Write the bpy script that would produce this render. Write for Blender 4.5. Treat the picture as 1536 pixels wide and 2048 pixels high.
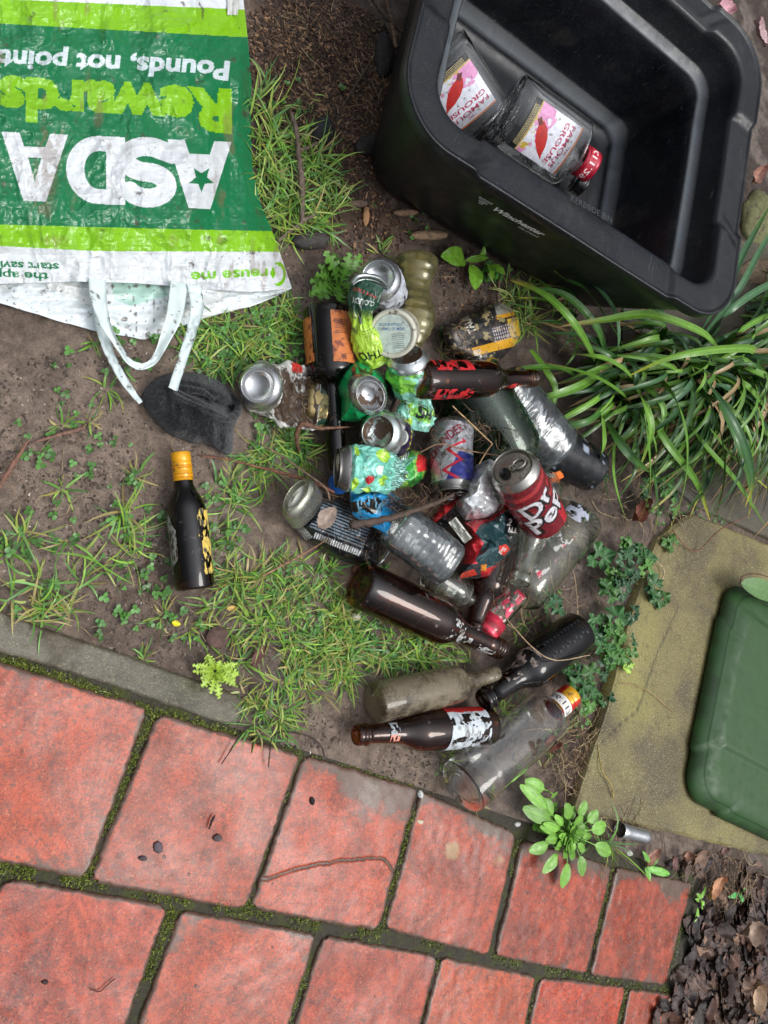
import bpy, math, random
import numpy as np
from mathutils import Vector, Matrix
for _o in list(bpy.data.objects): bpy.data.objects.remove(_o)
SC = bpy.context.scene
COLL = SC.collection
# ---------------------------------------------------------------- camera, sky, sun, exposure
F = 1540.0
RM = np.array([[0.7848279, 0.29848877, 0.54309265], [-0.41136411, 0.90636774, 0.09631769], [-0.46349191, -0.29900163, 0.83413025]])
_u, _s, _vt = np.linalg.svd(RM); RM = _u @ _vt
CAM = np.array([-0.32349756, 0.23017878, 0.98415609])
cd = bpy.data.cameras.new('camera'); cam = bpy.data.objects.new('camera', cd); COLL.objects.link(cam)
cd.sensor_fit = 'VERTICAL'; cd.sensor_height = 36.0; cd.lens = F / 2048 * 36.0
cd.clip_start = 0.01; cd.clip_end = 500
cam.matrix_world = Matrix([list(RM.T[i]) + [CAM[i]] for i in range(3)] + [[0, 0, 0, 1]])
SC.camera = cam
SUN_EL, SUN_AZ = math.radians(63), math.radians(105)
w = bpy.data.worlds.new('World'); SC.world = w; w.use_nodes = True
nt = w.node_tree; nt.nodes.clear()
sky = nt.nodes.new('ShaderNodeTexSky'); sky.sky_type = 'NISHITA'; sky.sun_disc = False
sky.sun_elevation = SUN_EL; sky.sun_rotation = SUN_AZ
hsv = nt.nodes.new('ShaderNodeHueSaturation'); hsv.inputs['Saturation'].default_value = 0.22
tc = nt.nodes.new('ShaderNodeTexCoord'); sx = nt.nodes.new('ShaderNodeSeparateXYZ')
cr = nt.nodes.new('ShaderNodeValToRGB')                      # overcast sky: bright overhead, dim towards houses and hedges at the horizon
for p_, v_ in ((0.0, .14), (.35, .34), (.62, .85), (.80, 2.0), (1.0, 3.7)):
    e = cr.color_ramp.elements[0] if p_ == 0 else cr.color_ramp.elements[-1] if p_ == 1 else cr.color_ramp.elements.new(p_)
    e.position = p_; e.color = (v_, v_, v_, 1)
mx = nt.nodes.new('ShaderNodeMixRGB'); mx.blend_type = 'MULTIPLY'; mx.inputs[0].default_value = 1
bg = nt.nodes.new('ShaderNodeBackground'); bg.inputs['Strength'].default_value = 0.13
wo = nt.nodes.new('ShaderNodeOutputWorld')
L = nt.links.new
L(sky.outputs[0], hsv.inputs['Color']); L(tc.outputs['Generated'], sx.inputs[0]); L(sx.outputs[2], cr.inputs[0])
L(hsv.outputs[0], mx.inputs[1]); L(cr.outputs[0], mx.inputs[2]); L(mx.outputs[0], bg.inputs[0]); L(bg.outputs[0], wo.inputs[0])
sd = bpy.data.lights.new('sun', 'SUN'); sun = bpy.data.objects.new('sun', sd); COLL.objects.link(sun)
sd.energy = 1.2; sd.angle = math.radians(24); sd.color = (1.0, 0.97, 0.92)
_d = Vector((math.sin(SUN_AZ) * math.cos(SUN_EL), math.cos(SUN_AZ) * math.cos(SUN_EL), math.sin(SUN_EL)))
sun.rotation_euler = _d.to_track_quat('Z', 'Y').to_euler(); sun.location = (0, 0, 4)
SC.view_settings.view_transform = 'Standard'; SC.view_settings.look = 'None'
SC.view_settings.exposure = 0.2; SC.view_settings.gamma = 1
SC.cycles.use_denoising = True
SC.cycles.max_bounces = 14; SC.cycles.transmission_bounces = 12; SC.cycles.glossy_bounces = 6; SC.cycles.transparent_max_bounces = 12
SC.cycles.sample_clamp_indirect = 6.0

# ---------------------------------------------------------------- helpers
def g(px, py, z=0.0):
    """world point at height z seen at photo pixel (px, py); works on arrays"""
    px = np.asarray(px, float); py = np.asarray(py, float); z = np.asarray(z, float) + 0 * px
    d = np.stack([px - 768, -(py - 1024), np.full_like(px, -F)], -1) @ RM
    t = (z - CAM[2]) / d[..., 2]
    return CAM + d * t[..., None]
def pr(X):
    c = (np.asarray(X) - CAM) @ RM.T
    return np.stack([768 + F * c[..., 0] / -c[..., 2], 1024 - F * c[..., 1] / -c[..., 2]], -1)
def nrm(v):
    v = np.asarray(v, float); return v / (np.linalg.norm(v, axis=-1, keepdims=True) + 1e-12)
def c(r, g_, b, k=1.0):
    o = []
    for v in (r, g_, b):
        v /= 255.0; o.append((v / 12.92 if v <= .04045 else ((v + .055) / 1.055) ** 2.4) * k)
    return np.array(o)
def _h(ix, iy, iz, seed):
    n = (ix * 374761393 + iy * 668265263 + iz * 1274126177 + seed * 974634777) & 0xffffffff
    n = ((n ^ (n >> 13)) * 1274126177) & 0xffffffff
    return ((n ^ (n >> 16)) & 0xffffff) / float(0xffffff)
def vn(x, y, z=0.0, seed=0):
    x, y, z = np.broadcast_arrays(np.asarray(x, float), np.asarray(y, float), np.asarray(z, float))
    ix, iy, iz = [np.floor(a).astype(np.int64) for a in (x, y, z)]
    fx, fy, fz = x - ix, y - iy, z - iz
    fx, fy, fz = [a * a * (3 - 2 * a) for a in (fx, fy, fz)]
    r = 0
    for dx in (0, 1):
        for dy in (0, 1):
            for dz in (0, 1):
                r = r + _h(ix + dx, iy + dy, iz + dz, seed) * (fx if dx else 1 - fx) * (fy if dy else 1 - fy) * (fz if dz else 1 - fz)
    return r
def fbm(x, y, z=0.0, seed=0, o=4):
    r, a, s = 0, .5, 0
    for k in range(o):
        r = r + a * vn(x * 2 ** k, y * 2 ** k, z * 2 ** k if not np.isscalar(z) or z else 0.0, seed + k); s += a; a *= .5
    return r / s
def ridge(x, y, z=0.0, seed=0, o=3):
    r, a, s = 0, .5, 0
    for k in range(o):
        r = r + a * (1 - np.abs(2 * vn(x * 2 ** k, y * 2 ** k, z * 2 ** k if not np.isscalar(z) or z else 0.0, seed + k) - 1)); s += a; a *= .5
    return r / s
def facet(x, y, seed=0):
    """linear interpolation over a jittered triangle lattice: flat facets meeting in sharp creases"""
    x, y = np.broadcast_arrays(np.asarray(x, float), np.asarray(y, float)); x = x + .35 * np.sin(y * 1.7 + seed); y = y + .35 * np.sin(x * 1.9 + seed * 2)
    s = (x + y) * .366; i = np.floor(x + s).astype(np.int64); j = np.floor(y + s).astype(np.int64); fx = x + s - i; fy = y + s - j; z0 = 0 * i
    h = lambda a, b_: _h(a, b_, z0, seed)
    up = fx > fy; a_, b_, c_ = h(i, j), np.where(up, h(i + 1, j), h(i, j + 1)), h(i + 1, j + 1); hi_, lo_ = np.maximum(fx, fy), np.minimum(fx, fy)
    return a_ * (1 - hi_) + b_ * (hi_ - lo_) + c_ * lo_
def ss(a, b, x):
    t = np.clip((x - a) / (b - a), 0, 1); return t * t * (3 - 2 * t)
def mesh(name, V, Fs, mat, parent=None, col=None, smooth=True, mats=None):
    """V (N,3); Fs list of int arrays (M,k); col (N,3|4) per vertex"""
    V = np.asarray(V, np.float32).reshape(-1, 3)
    if not isinstance(Fs, (list, tuple)): Fs = [Fs]
    Fs = [np.asarray(f, np.int32) for f in Fs if len(f)]
    me = bpy.data.meshes.new(name)
    me.vertices.add(len(V)); me.vertices.foreach_set('co', V.ravel())
    nl = sum(f.size for f in Fs); nf = sum(len(f) for f in Fs)
    me.loops.add(nl); me.polygons.add(nf)
    me.loops.foreach_set('vertex_index', np.concatenate([f.ravel() for f in Fs]))
    tot = np.concatenate([np.full(len(f), f.shape[1], np.int32) for f in Fs])
    me.polygons.foreach_set('loop_start', np.concatenate([[0], np.cumsum(tot)[:-1]]).astype(np.int32))
    me.update(calc_edges=True)
    me.polygons.foreach_set('use_smooth', np.full(nf, smooth, bool))
    if col is not None:
        col = np.asarray(col, np.float32)
        if col.shape[-1] == 3: col = np.concatenate([col, np.zeros(col.shape[:-1] + (1,), np.float32)], -1)
        at = me.color_attributes.new('Col', 'FLOAT_COLOR', 'POINT'); at.data.foreach_set('color', col.reshape(-1).astype(np.float32))
    me.validate(); me.update()
    for m in (mats or [mat]): me.materials.append(m)
    o = bpy.data.objects.new(name, me); COLL.objects.link(o)
    if parent is not None: o.parent = parent; o.matrix_parent_inverse = parent.matrix_world.inverted()
    return o
def thing(name, label, cat, loc, group=None):
    o = bpy.data.objects.new(name, None); o.empty_display_size = .02; COLL.objects.link(o)
    o.location = tuple(float(v) for v in loc); o['label'] = label; o['category'] = cat
    if group: o['group'] = group
    bpy.context.view_layer.update()
    return o
def tag(o, label, cat=None, group=None, kind=None):
    o['label'] = label
    if cat: o['category'] = cat
    if group: o['group'] = group
    if kind: o['kind'] = kind
    return o
def quads(nu, nv, cu=False, mask=None, off=0):
    """grid vertex (i,j) = j*nu+i ; quads, closed in u if cu"""
    i = np.arange(nu if cu else nu - 1); j = np.arange(nv - 1)
    I, J = np.meshgrid(i, j); I2 = (I + 1) % nu
    q = np.stack([J * nu + I, J * nu + I2, (J + 1) * nu + I2, (J + 1) * nu + I], -1).reshape(-1, 4)
    if mask is not None:
        m = np.asarray(mask).ravel(); q = q[m[q].all(1)]
    return q + off
def compact(V, q, col=None):
    u, inv = np.unique(q, return_inverse=True)
    return V[u], inv.reshape(q.shape), (col[u] if col is not None else None)
def crv(pts, n):
    """Catmull-Rom through rows of pts, n samples"""
    P = np.asarray(pts, float)
    if len(P) == 2: return P[0] + (P[1] - P[0]) * np.linspace(0, 1, n)[:, None]
    Q = np.vstack([2 * P[0] - P[1], P, 2 * P[-1] - P[-2]]); m = len(P) - 1
    t = np.linspace(0, m, n); k = np.minimum(t.astype(int), m - 1); f = (t - k)[:, None]
    a, b, c_, d = Q[k], Q[k + 1], Q[k + 2], Q[k + 3]
    return .5 * (2 * b + (c_ - a) * f + (2 * a - 5 * b + 4 * c_ - d) * f ** 2 + (3 * b - a - 3 * c_ + d) * f ** 3)
def tube(pts, r, n=8, m=6, seed=0, wob=0.0):
    """verts, quads of a tube through world pts; r scalar or list"""
    P = crv(pts, n); R = np.interp(np.linspace(0, 1, n), np.linspace(0, 1, np.size(r)), np.atleast_1d(r)) if np.size(r) > 1 else np.full(n, float(np.atleast_1d(r)[0]))
    T = nrm(np.gradient(P, axis=0)); a = nrm(np.cross(T, [0.13, .21, 1.0])); b = np.cross(T, a)
    th = np.linspace(0, 2 * np.pi, m, endpoint=False)
    rr = R[:, None] * (1 + wob * (vn(np.arange(n)[:, None] * .9 + seed, th[None] * 1.3, 0, seed) - .5) * 2)
    V = P[:, None] + rr[..., None] * (np.cos(th)[None, :, None] * a[:, None] + np.sin(th)[None, :, None] * b[:, None])
    q = quads(m, n, True)
    caps = [np.arange(m)[::-1][None], (np.arange(m) + (n - 1) * m)[None]]
    return V.reshape(-1, 3), q, caps
def pip(poly, x, y):
    poly = np.asarray(poly, float); ins = np.zeros(np.shape(x), bool); n = len(poly)
    for i in range(n):
        x1, y1 = poly[i]; x2, y2 = poly[(i + 1) % n]
        if y1 == y2: continue
        cond = ((y1 > y) != (y2 > y)) & (x < (x2 - x1) * (y - y1) / (y2 - y1) + x1); ins ^= cond
    return ins

# ---- lettering as masks sampled on surfaces
_tc = {}
def text_bitmap(s, bold=0.0, shear=0.0, R=40):
    k = (s, bold, shear)
    if k in _tc: return _tc[k]
    cu = bpy.data.curves.new('t', 'FONT'); cu.body = s; cu.size = 1; cu.offset = bold; cu.shear = shear; cu.resolution_u = 3
    ob = bpy.data.objects.new('t', cu); COLL.objects.link(ob)
    dg = bpy.context.evaluated_depsgraph_get(); me = bpy.data.meshes.new_from_object(ob.evaluated_get(dg))
    me.calc_loop_triangles()
    V = np.array([v.co[:2] for v in me.vertices]).reshape(-1, 2); Tt = np.array([t.vertices[:] for t in me.loop_triangles]).reshape(-1, 3)
    bpy.data.objects.remove(ob); bpy.data.curves.remove(cu); bpy.data.meshes.remove(me)
    V = V / 0.73; lo = V.min(0) - .02; hi = V.max(0) + .02
    W, H = (np.ceil((hi - lo) * R)).astype(int) + 1
    B = np.zeros((H, W), bool)
    for t in Tt:
        p = (V[t] - lo) * R
        x0, y0 = np.floor(p.min(0)).astype(int); x1, y1 = np.ceil(p.max(0)).astype(int) + 1
        xs, ys = np.meshgrid(np.arange(x0, min(x1, W)), np.arange(y0, min(y1, H)))
        d = lambda a, b_: (b_[0] - a[0]) * (ys - a[1]) - (b_[1] - a[1]) * (xs - a[0])
        e0, e1, e2 = d(p[0], p[1]), d(p[1], p[2]), d(p[2], p[0])
        m = ((e0 >= -.3) & (e1 >= -.3) & (e2 >= -.3)) | ((e0 <= .3) & (e1 <= .3) & (e2 <= .3))
        B[ys[m], xs[m]] = True
    _tc[k] = (B, lo, hi, R); return _tc[k]
def text_on(X, Y, s, o, ex, ey, bold=0.0, shear=0.0, fit=True):
    """mask of the text on sample points; o baseline start, ex whole-width vector (fit) or per cap height, ey one cap height up"""
    B, lo, hi, R = text_bitmap(s, bold, shear)
    ex = np.asarray(ex, float); ey = np.asarray(ey, float)
    if fit: ex = ex / (hi[0] - lo[0]); x_off = lo[0]
    else: x_off = 0
    M = np.linalg.inv(np.array([ex, ey]).T)
    dx, dy = X - o[0], Y - o[1]
    tx = M[0, 0] * dx + M[0, 1] * dy + x_off; ty = M[1, 0] * dx + M[1, 1] * dy
    ix = np.round((tx - lo[0]) * R).astype(int); iy = np.round((ty - lo[1]) * R).astype(int)
    ok = (ix >= 0) & (iy >= 0) & (ix < B.shape[1]) & (iy < B.shape[0])
    out = np.zeros(X.shape, bool); out[ok] = B[iy[ok], ix[ok]]; return out

# ---------------------------------------------------------------- materials
def nodes(name):
    m = bpy.data.materials.new(name); m.use_nodes = True; n = m.node_tree; n.nodes.clear()
    out = n.nodes.new('ShaderNodeOutputMaterial'); b = n.nodes.new('ShaderNodeBsdfPrincipled'); n.links.new(b.outputs[0], out.inputs[0])
    return m, n, b, out
def nd(n, t, **kw):
    x = n.nodes.new(t)
    for k, v in kw.items():
        if k in ('noise_dimensions', 'operation', 'blend_type', 'data_type', 'feature', 'attribute_name', 'distance', 'invert', 'attribute_type'): setattr(x, k, v)
        else: x.inputs[k.replace('_', ' ')].default_value = v
    return x
def noise(n, scale, detail=4, rough=.55, coord=None):
    t = nd(n, 'ShaderNodeTexNoise', Scale=scale, Detail=detail, Roughness=rough)
    if coord is None: coord = n.nodes.new('ShaderNodeNewGeometry').outputs['Position']
    n.links.new(coord, t.inputs['Vector']); return t.outputs['Fac']
def ramp(n, inp, stops):
    r = n.nodes.new('ShaderNodeValToRGB'); n.links.new(inp, r.inputs[0]); el = r.color_ramp.elements
    while len(el) < len(stops): el.new(.5)
    for e_, (p, v) in zip(el, stops):
        e_.position = p; e_.color = (tuple(v) + (1,) if np.size(v) > 1 else (v, v, v, 1))
    return r.outputs[0]
def mixc(n, fac, a, b, mode='MIX'):
    x = n.nodes.new('ShaderNodeMixRGB'); x.blend_type = mode
    for i, v in ((0, fac), (1, a), (2, b)):
        if isinstance(v, (int, float)): x.inputs[i].default_value = v if i == 0 else (v, v, v, 1)
        elif isinstance(v, (tuple, np.ndarray, list)): x.inputs[i].default_value = tuple(float(q) for q in v[:3]) + (1,)
        else: n.links.new(v, x.inputs[i])
    return x.outputs[0]
MUD = c(88, 74, 64); MUD2 = c(52, 43, 36)
def bump(n, b, h, strength=.3, dist=.002):
    x = nd(n, 'ShaderNodeBump', Strength=strength, Distance=dist); n.links.new(h, x.inputs['Height']); n.links.new(x.outputs[0], b.inputs['Normal'])
def attr_mat(name, rough=.4, dirt=.25, dscale=60, bs=.15, bscale=300, bdist=.001, var=.25, vscale=40, spec=.5, coat=0, metal_attr=True, sheen=0, sub=0, rvar=.15):
    m, n, b, out = nodes(name)
    a = nd(n, 'ShaderNodeAttribute', attribute_name='Col')
    v = ramp(n, noise(n, vscale, 5, .6), [(.3, 1 - var), (.7, 1 + var)])
    col = mixc(n, 1.0, a.outputs['Color'], v, 'MULTIPLY')
    if dirt > 0:
        dm = ramp(n, noise(n, dscale, 6, .68), [(.62 - dirt * .35, 0.0), (.70 - dirt * .30, .9)])
        col = mixc(n, dm, col, mixc(n, noise(n, dscale * 4, 3), MUD2, MUD))
    n.links.new(col, b.inputs['Base Color'])
    if metal_attr:
        if dirt > 0:
            mm = nd(n, 'ShaderNodeMath', operation='MULTIPLY'); inv = nd(n, 'ShaderNodeMath', operation='SUBTRACT'); inv.inputs[0].default_value = 1
            n.links.new(dm, inv.inputs[1]); n.links.new(a.outputs['Alpha'], mm.inputs[0]); n.links.new(inv.outputs[0], mm.inputs[1]); n.links.new(mm.outputs[0], b.inputs['Metallic'])
        else: n.links.new(a.outputs['Alpha'], b.inputs['Metallic'])
    rr = ramp(n, noise(n, vscale * 2.3, 4), [(.3, max(.03, rough - rvar)), (.7, min(1, rough + rvar))])
    n.links.new(rr, b.inputs['Roughness']); b.inputs['Specular IOR Level'].default_value = spec; b.inputs['Coat Weight'].default_value = coat
    if sheen: b.inputs['Sheen Weight'].default_value = sheen
    if sub: b.inputs['Subsurface Weight'].default_value = sub; b.inputs['Subsurface Radius'].default_value = (.004, .006, .002)
    bump(n, b, noise(n, bscale, 5, .6), bs, bdist)
    return m
M = {}
M['can'] = attr_mat('printed_can_metal', .30, .17, 75, .06, 250, .0004, .12, 60, coat=.3)
M['rust_can'] = attr_mat('weathered_can_metal', .42, .28, 90, .3, 350, .0010, .2, 90)
M['bare'] = attr_mat('bare_aluminium', .27, .04, 110, .03, 400, .0003, .06, 50, rvar=.06)
M['print'] = attr_mat('printed_paper', .5, .08, 110, .3, 400, .0008, .18, 120)
M['film'] = attr_mat('glossy_packet_film', .22, .08, 60, .15, 160, .001, .1, 60, coat=.4)
M['bag'] = attr_mat('bag_polythene', .30, .03, 38, .22, 45, .0014, .07, 9, coat=.15, rvar=.08)
M['plastic'] = attr_mat('moulded_plastic', .35, .12, 80, .12, 300, .0006, .12, 30)
M['leaf'] = attr_mat('leaf_green', .42, 0, 1, .25, 500, .0006, .18, 140, sub=.0)
M['grass'] = attr_mat('grass_blades', .42, 0, 1, .1, 800, .0003, .15, 60)
M['dead'] = attr_mat('dead_leaf', .6, 0, 1, .5, 260, .0012, .35, 120)
M['wood'] = attr_mat('bark_wood', .75, .15, 90, .8, 300, .002, .4, 150)
M['stone'] = attr_mat('rough_stone', .8, .2, 60, .7, 220, .002, .3, 80)

def film_mat(name, col, milk=.16, gcol=(176, 184, 186), rough=.07, gscale=30, grime=.1):
    """thin clear plastic wall: lets light straight through, glossy skin, a little milky, dirty in patches"""
    m, n, b, out = nodes(name); n.nodes.remove(b)
    tr = nd(n, 'ShaderNodeBsdfTransparent'); tr.inputs[0].default_value = tuple(float(q) for q in col) + (1,)
    gl = nd(n, 'ShaderNodeBsdfGlossy', Roughness=rough); fr_ = nd(n, 'ShaderNodeFresnel', IOR=1.55)
    bm_ = nd(n, 'ShaderNodeBump', Strength=.32, Distance=.0015); n.links.new(noise(n, 70, 4, .6), bm_.inputs['Height']); n.links.new(bm_.outputs[0], gl.inputs['Normal']); n.links.new(bm_.outputs[0], fr_.inputs['Normal'])
    df = nd(n, 'ShaderNodeBsdfDiffuse'); gc = c(*gcol); n.links.new(mixc(n, noise(n, 120, 5), gc * .6, gc), df.inputs[0])
    m1 = n.nodes.new('ShaderNodeMixShader'); n.links.new(ramp(n, noise(n, gscale, 8, .75), [(.40, milk * .6), (.60, milk * 1.2), (.78 - grime, .5)]), m1.inputs[0]); n.links.new(tr.outputs[0], m1.inputs[1]); n.links.new(df.outputs[0], m1.inputs[2])
    m2 = n.nodes.new('ShaderNodeMixShader'); n.links.new(fr_.outputs[0], m2.inputs[0]); n.links.new(m1.outputs[0], m2.inputs[1]); n.links.new(gl.outputs[0], m2.inputs[2]); n.links.new(m2.outputs[0], out.inputs[0]); return m
def glass_mat(name, col, grime=.25, gcol=(120, 112, 95), rough=.02, gscale=40, edge=.5, gmax=.9):
    """coloured glass with a film and patches of dried mud"""
    m, n, b, out = nodes(name)
    b.inputs['Transmission Weight'].default_value = 1; b.inputs['IOR'].default_value = 1.5
    b.inputs['Roughness'].default_value = rough; b.inputs['Base Color'].default_value = tuple(float(q) for q in col) + (1,)
    bump(n, b, noise(n, 60, 2), .03, .0008)
    d = n.nodes.new('ShaderNodeBsdfPrincipled'); d.inputs['Roughness'].default_value = .6
    gc = c(*gcol); n.links.new(mixc(n, noise(n, 150, 4), gc * .55, gc), d.inputs['Base Color'])
    f = ramp(n, noise(n, gscale, 9, .78), [(.62 - grime * .5, grime * .15), (.72 - grime * .45, gmax)])
    ms = n.nodes.new('ShaderNodeMixShader'); n.links.new(f, ms.inputs[0]); n.links.new(b.outputs[0], ms.inputs[1]); n.links.new(d.outputs[0], ms.inputs[2]); n.links.new(ms.outputs[0], out.inputs[0])
    return m
M['brown'] = glass_mat('brown_glass', (.34, .12, .035), .05, (150, 140, 130))
M['dark'] = glass_mat('near_black_glass', (.06, .025, .012), .05, (110, 100, 95))
M['green'] = glass_mat('green_glass', (.06, .32, .13), .24, (60, 72, 50), .05)
M['clear'] = glass_mat('clear_glass', (.985, .995, .985), .04, (130, 128, 110))
M['clear2'] = glass_mat('hazy_clear_glass', (.95, .98, .92), .12, (150, 148, 122), .02, gmax=.6)
M['muddy'] = glass_mat('mud_filled_glass', (.75, .68, .52), .40, (160, 146, 120), .05, 18, gmax=.62)
M['pet'] = film_mat('clear_plastic', (.95, .97, .97), .17)
M['petyellow'] = film_mat('yellowed_clear_plastic', (.93, .89, .66), .26, (188, 180, 124))
# ---------------------------------------------------------------- the ground
def in_px(x, y): return pr(np.stack([x, y, 0 * x], -1))
def GZ(x, y, fine=True):
    """height of the soil"""
    x = np.asarray(x, float); y = np.asarray(y, float)
    base = -0.010 + (fbm(x * 5, y * 5, 0, 3) - .5) * .026 * ss(.27, .40, y) + (fbm(x * 22, y * 22, 0, 5) - .5) * .009
    if fine: base = base + (ridge(x * 60, y * 60, 0, 9) - .5) * .0035 + (vn(x * 210, y * 210, 0, 4) - .5) * .0022
    kerb = 1 - ss(.03, .17, x)                                  # the soil sinks beside the kerb, buries it further on
    base = np.where(y < .27, -0.0105 + .007 * (1 - kerb) + (base + .01) * .35, base)
    base = np.where(y < .215, -.03, base)
    right = ss(1.12, 1.16, x)                                   # loose soil beyond the last tile
    base = np.where((y < .215) & (x > 1.12), -.03 + right * (.022 + (fbm(x * 20, y * 20, 0, 8) - .5) * .01), base)
    return base
def axis(lo, hi, step, far):
    a = list(np.arange(lo, hi, step)); s = step; v = a[-1]
    while v < far: s *= 1.35; v += s; a.append(v)
    s = step; v = a[0]; b = []
    while v > -far: s *= 1.35; v -= s; b.append(v)
    return np.array(b[::-1] + a)
xs, ys = axis(-.55, 1.55, .0042, 45), axis(-.28, 2.3, .0046, 45)
X, Y = np.meshgrid(xs, ys); Z = GZ(X, Y)
farm = ss(2.0, 6.0, np.hypot(X - .5, Y - 1)); Z = np.where(np.hypot(X - .5, Y - 1) > 2.2, -.012 - .03 * farm, Z)
P = pr(np.stack([X, Y, Z], -1)); PX, PY = P[..., 0], P[..., 1]
base = c(126, 110, 97) * np.ones(X.shape + (3,))
def blendc(col, m, cc): return col + m[..., None] * (cc - col)
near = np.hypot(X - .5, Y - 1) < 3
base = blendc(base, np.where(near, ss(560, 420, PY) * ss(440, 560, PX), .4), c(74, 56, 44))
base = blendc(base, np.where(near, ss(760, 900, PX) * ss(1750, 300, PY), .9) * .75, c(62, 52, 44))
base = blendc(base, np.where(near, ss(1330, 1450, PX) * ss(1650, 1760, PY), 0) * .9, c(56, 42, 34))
nf = ss(2.6, 1.9, np.hypot(X - .5, Y - 1))
base = blendc(base, nf * .5 * ss(.45, .7, fbm(X * 7, Y * 7, 0, 31)), c(74, 62, 54))
base = blendc(base, nf * .55 * ss(.58, .75, fbm(X * 14, Y * 14, 0, 77)), c(128, 116, 106))
m, n, b, out = nodes('wet_soil')
a = nd(n, 'ShaderNodeAttribute', attribute_name='Col')
v1 = ramp(n, noise(n, 60, 8, .7), [(.32, .5), (.66, 1.5)]); v2 = ramp(n, noise(n, 420, 4, .7), [(.3, .7), (.72, 1.5)])
col = mixc(n, 1.0, mixc(n, 1.0, a.outputs['Color'], v1, 'MULTIPLY'), v2, 'MULTIPLY')
vo = nd(n, 'ShaderNodeTexVoronoi', Scale=190.0); n.links.new(n.nodes.new('ShaderNodeNewGeometry').outputs['Position'], vo.inputs['Vector'])
gr = ramp(n, vo.outputs['Distance'], [(.10, 1.0), (.17, 0.0)]); sel = ramp(n, noise(n, 90, 3, .8), [(.60, 0.0), (.66, .85)])
gm = nd(n, 'ShaderNodeMath', operation='MULTIPLY'); n.links.new(gr, gm.inputs[0]); n.links.new(sel, gm.inputs[1])
col = mixc(n, gm.outputs[0], col, c(168, 156, 140)); n.links.new(col, b.inputs['Base Color'])
n.links.new(ramp(n, noise(n, 35, 5, .6), [(.35, .34), (.65, .78)]), b.inputs['Roughness'])
hh = nd(n, 'ShaderNodeMath', operation='ADD'); n.links.new(noise(n, 160, 8, .75), hh.inputs[0]); n.links.new(noise(n, 700, 4, .7), hh.inputs[1])
bump(n, b, hh.outputs[0], .75, .0035); M['soil'] = m
o = mesh('ground', np.stack([X, Y, Z], -1).reshape(-1, 3), quads(len(xs), len(ys)), M['soil'], col=base.reshape(-1, 3))
tag(o, 'damp grey brown soil under the litter and the grass', kind='structure')

# ---------------------------------------------------------------- terracotta paving
m, n, b, out = nodes('terracotta')
a = nd(n, 'ShaderNodeAttribute', attribute_name='Col')
n1 = ramp(n, noise(n, 13, 7, .66), [(.36, .62), (.5, .95), (.64, 1.22)])
n2 = ramp(n, noise(n, 380, 6, .85), [(.36, .5), (.5, 1.0), (.64, 1.25)])
n3 = ramp(n, noise(n, 95, 8, .8), [(.40, .55), (.5, .98), (.60, 1.25)])
col = mixc(n, 1.0, mixc(n, 1.0, mixc(n, 1.0, a.outputs['Color'], n1, 'MULTIPLY'), n2, 'MULTIPLY'), n3, 'MULTIPLY')
orange = ramp(n, noise(n, 22, 6, .75), [(.47, 0.0), (.60, .55)]); col = mixc(n, orange, col, c(204, 84, 50))
pink = ramp(n, noise(n, 9, 4, .6), [(.50, 0.0), (.66, .3)]); col = mixc(n, pink, col, c(190, 92, 70))
gsm = ramp(n, noise(n, 34, 8, .82), [(.52, 0.0), (.64, .6)]); col = mixc(n, gsm, col, c(112, 66, 54))
spk = ramp(n, noise(n, 240, 7, .85), [(.545, 0.0), (.585, .8)]); col = mixc(n, spk, col, c(76, 48, 42))
spk2 = ramp(n, noise(n, 120, 6, .8), [(.56, 0.0), (.60, .7)]); col = mixc(n, spk2, col, c(104, 62, 52))
spk3 = ramp(n, noise(n, 170, 5, .8), [(.59, 0.0), (.62, .5)]); col = mixc(n, spk3, col, c(206, 136, 96))
vo = nd(n, 'ShaderNodeTexVoronoi', Scale=24.0, Randomness=1.0); n.links.new(n.nodes.new('ShaderNodeNewGeometry').outputs['Position'], vo.inputs['Vector'])
vw = nd(n, 'ShaderNodeMath', operation='ADD'); n.links.new(vo.outputs['Distance'], vw.inputs[0])
vs = nd(n, 'ShaderNodeMath', operation='MULTIPLY'); n.links.new(noise(n, 300, 3), vs.inputs[0]); vs.inputs[1].default_value = .10; n.links.new(vs.outputs[0], vw.inputs[1])
pits = ramp(n, vw.outputs[0], [(.085, 1.0), (.11, 0.0)]); col = mixc(n, pits, col, c(66, 52, 48))
vo2 = nd(n, 'ShaderNodeTexVoronoi', Scale=5.5, Randomness=1.0); n.links.new(n.nodes.new('ShaderNodeNewGeometry').outputs['Position'], vo2.inputs['Vector'])
vx = nd(n, 'ShaderNodeMath', operation='ADD'); n.links.new(vo2.outputs['Distance'], vx.inputs[0])
vt2 = nd(n, 'ShaderNodeMath', operation='MULTIPLY'); n.links.new(noise(n, 130, 4, .7), vt2.inputs[0]); vt2.inputs[1].default_value = .09; n.links.new(vt2.outputs[0], vx.inputs[1])
lich = ramp(n, vx.outputs[0], [(.105, .8), (.140, 0.0)]); col = mixc(n, lich, col, c(164, 136, 92))
dm = mixc(n, noise(n, 250, 4), c(56, 48, 38), c(112, 92, 78))
dr = nd(n, 'ShaderNodeMath', operation='ADD'); n.links.new(a.outputs['Alpha'], dr.inputs[0])
dn = nd(n, 'ShaderNodeMath', operation='MULTIPLY_ADD'); n.links.new(noise(n, 70, 6, .75), dn.inputs[0]); dn.inputs[1].default_value = 1.5; dn.inputs[2].default_value = -.75; n.links.new(dn.outputs[0], dr.inputs[1])
col = mixc(n, ramp(n, dr.outputs[0], [(.42, 0.0), (.75, .92)]), col, dm)
n.links.new(col, b.inputs['Base Color'])
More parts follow.
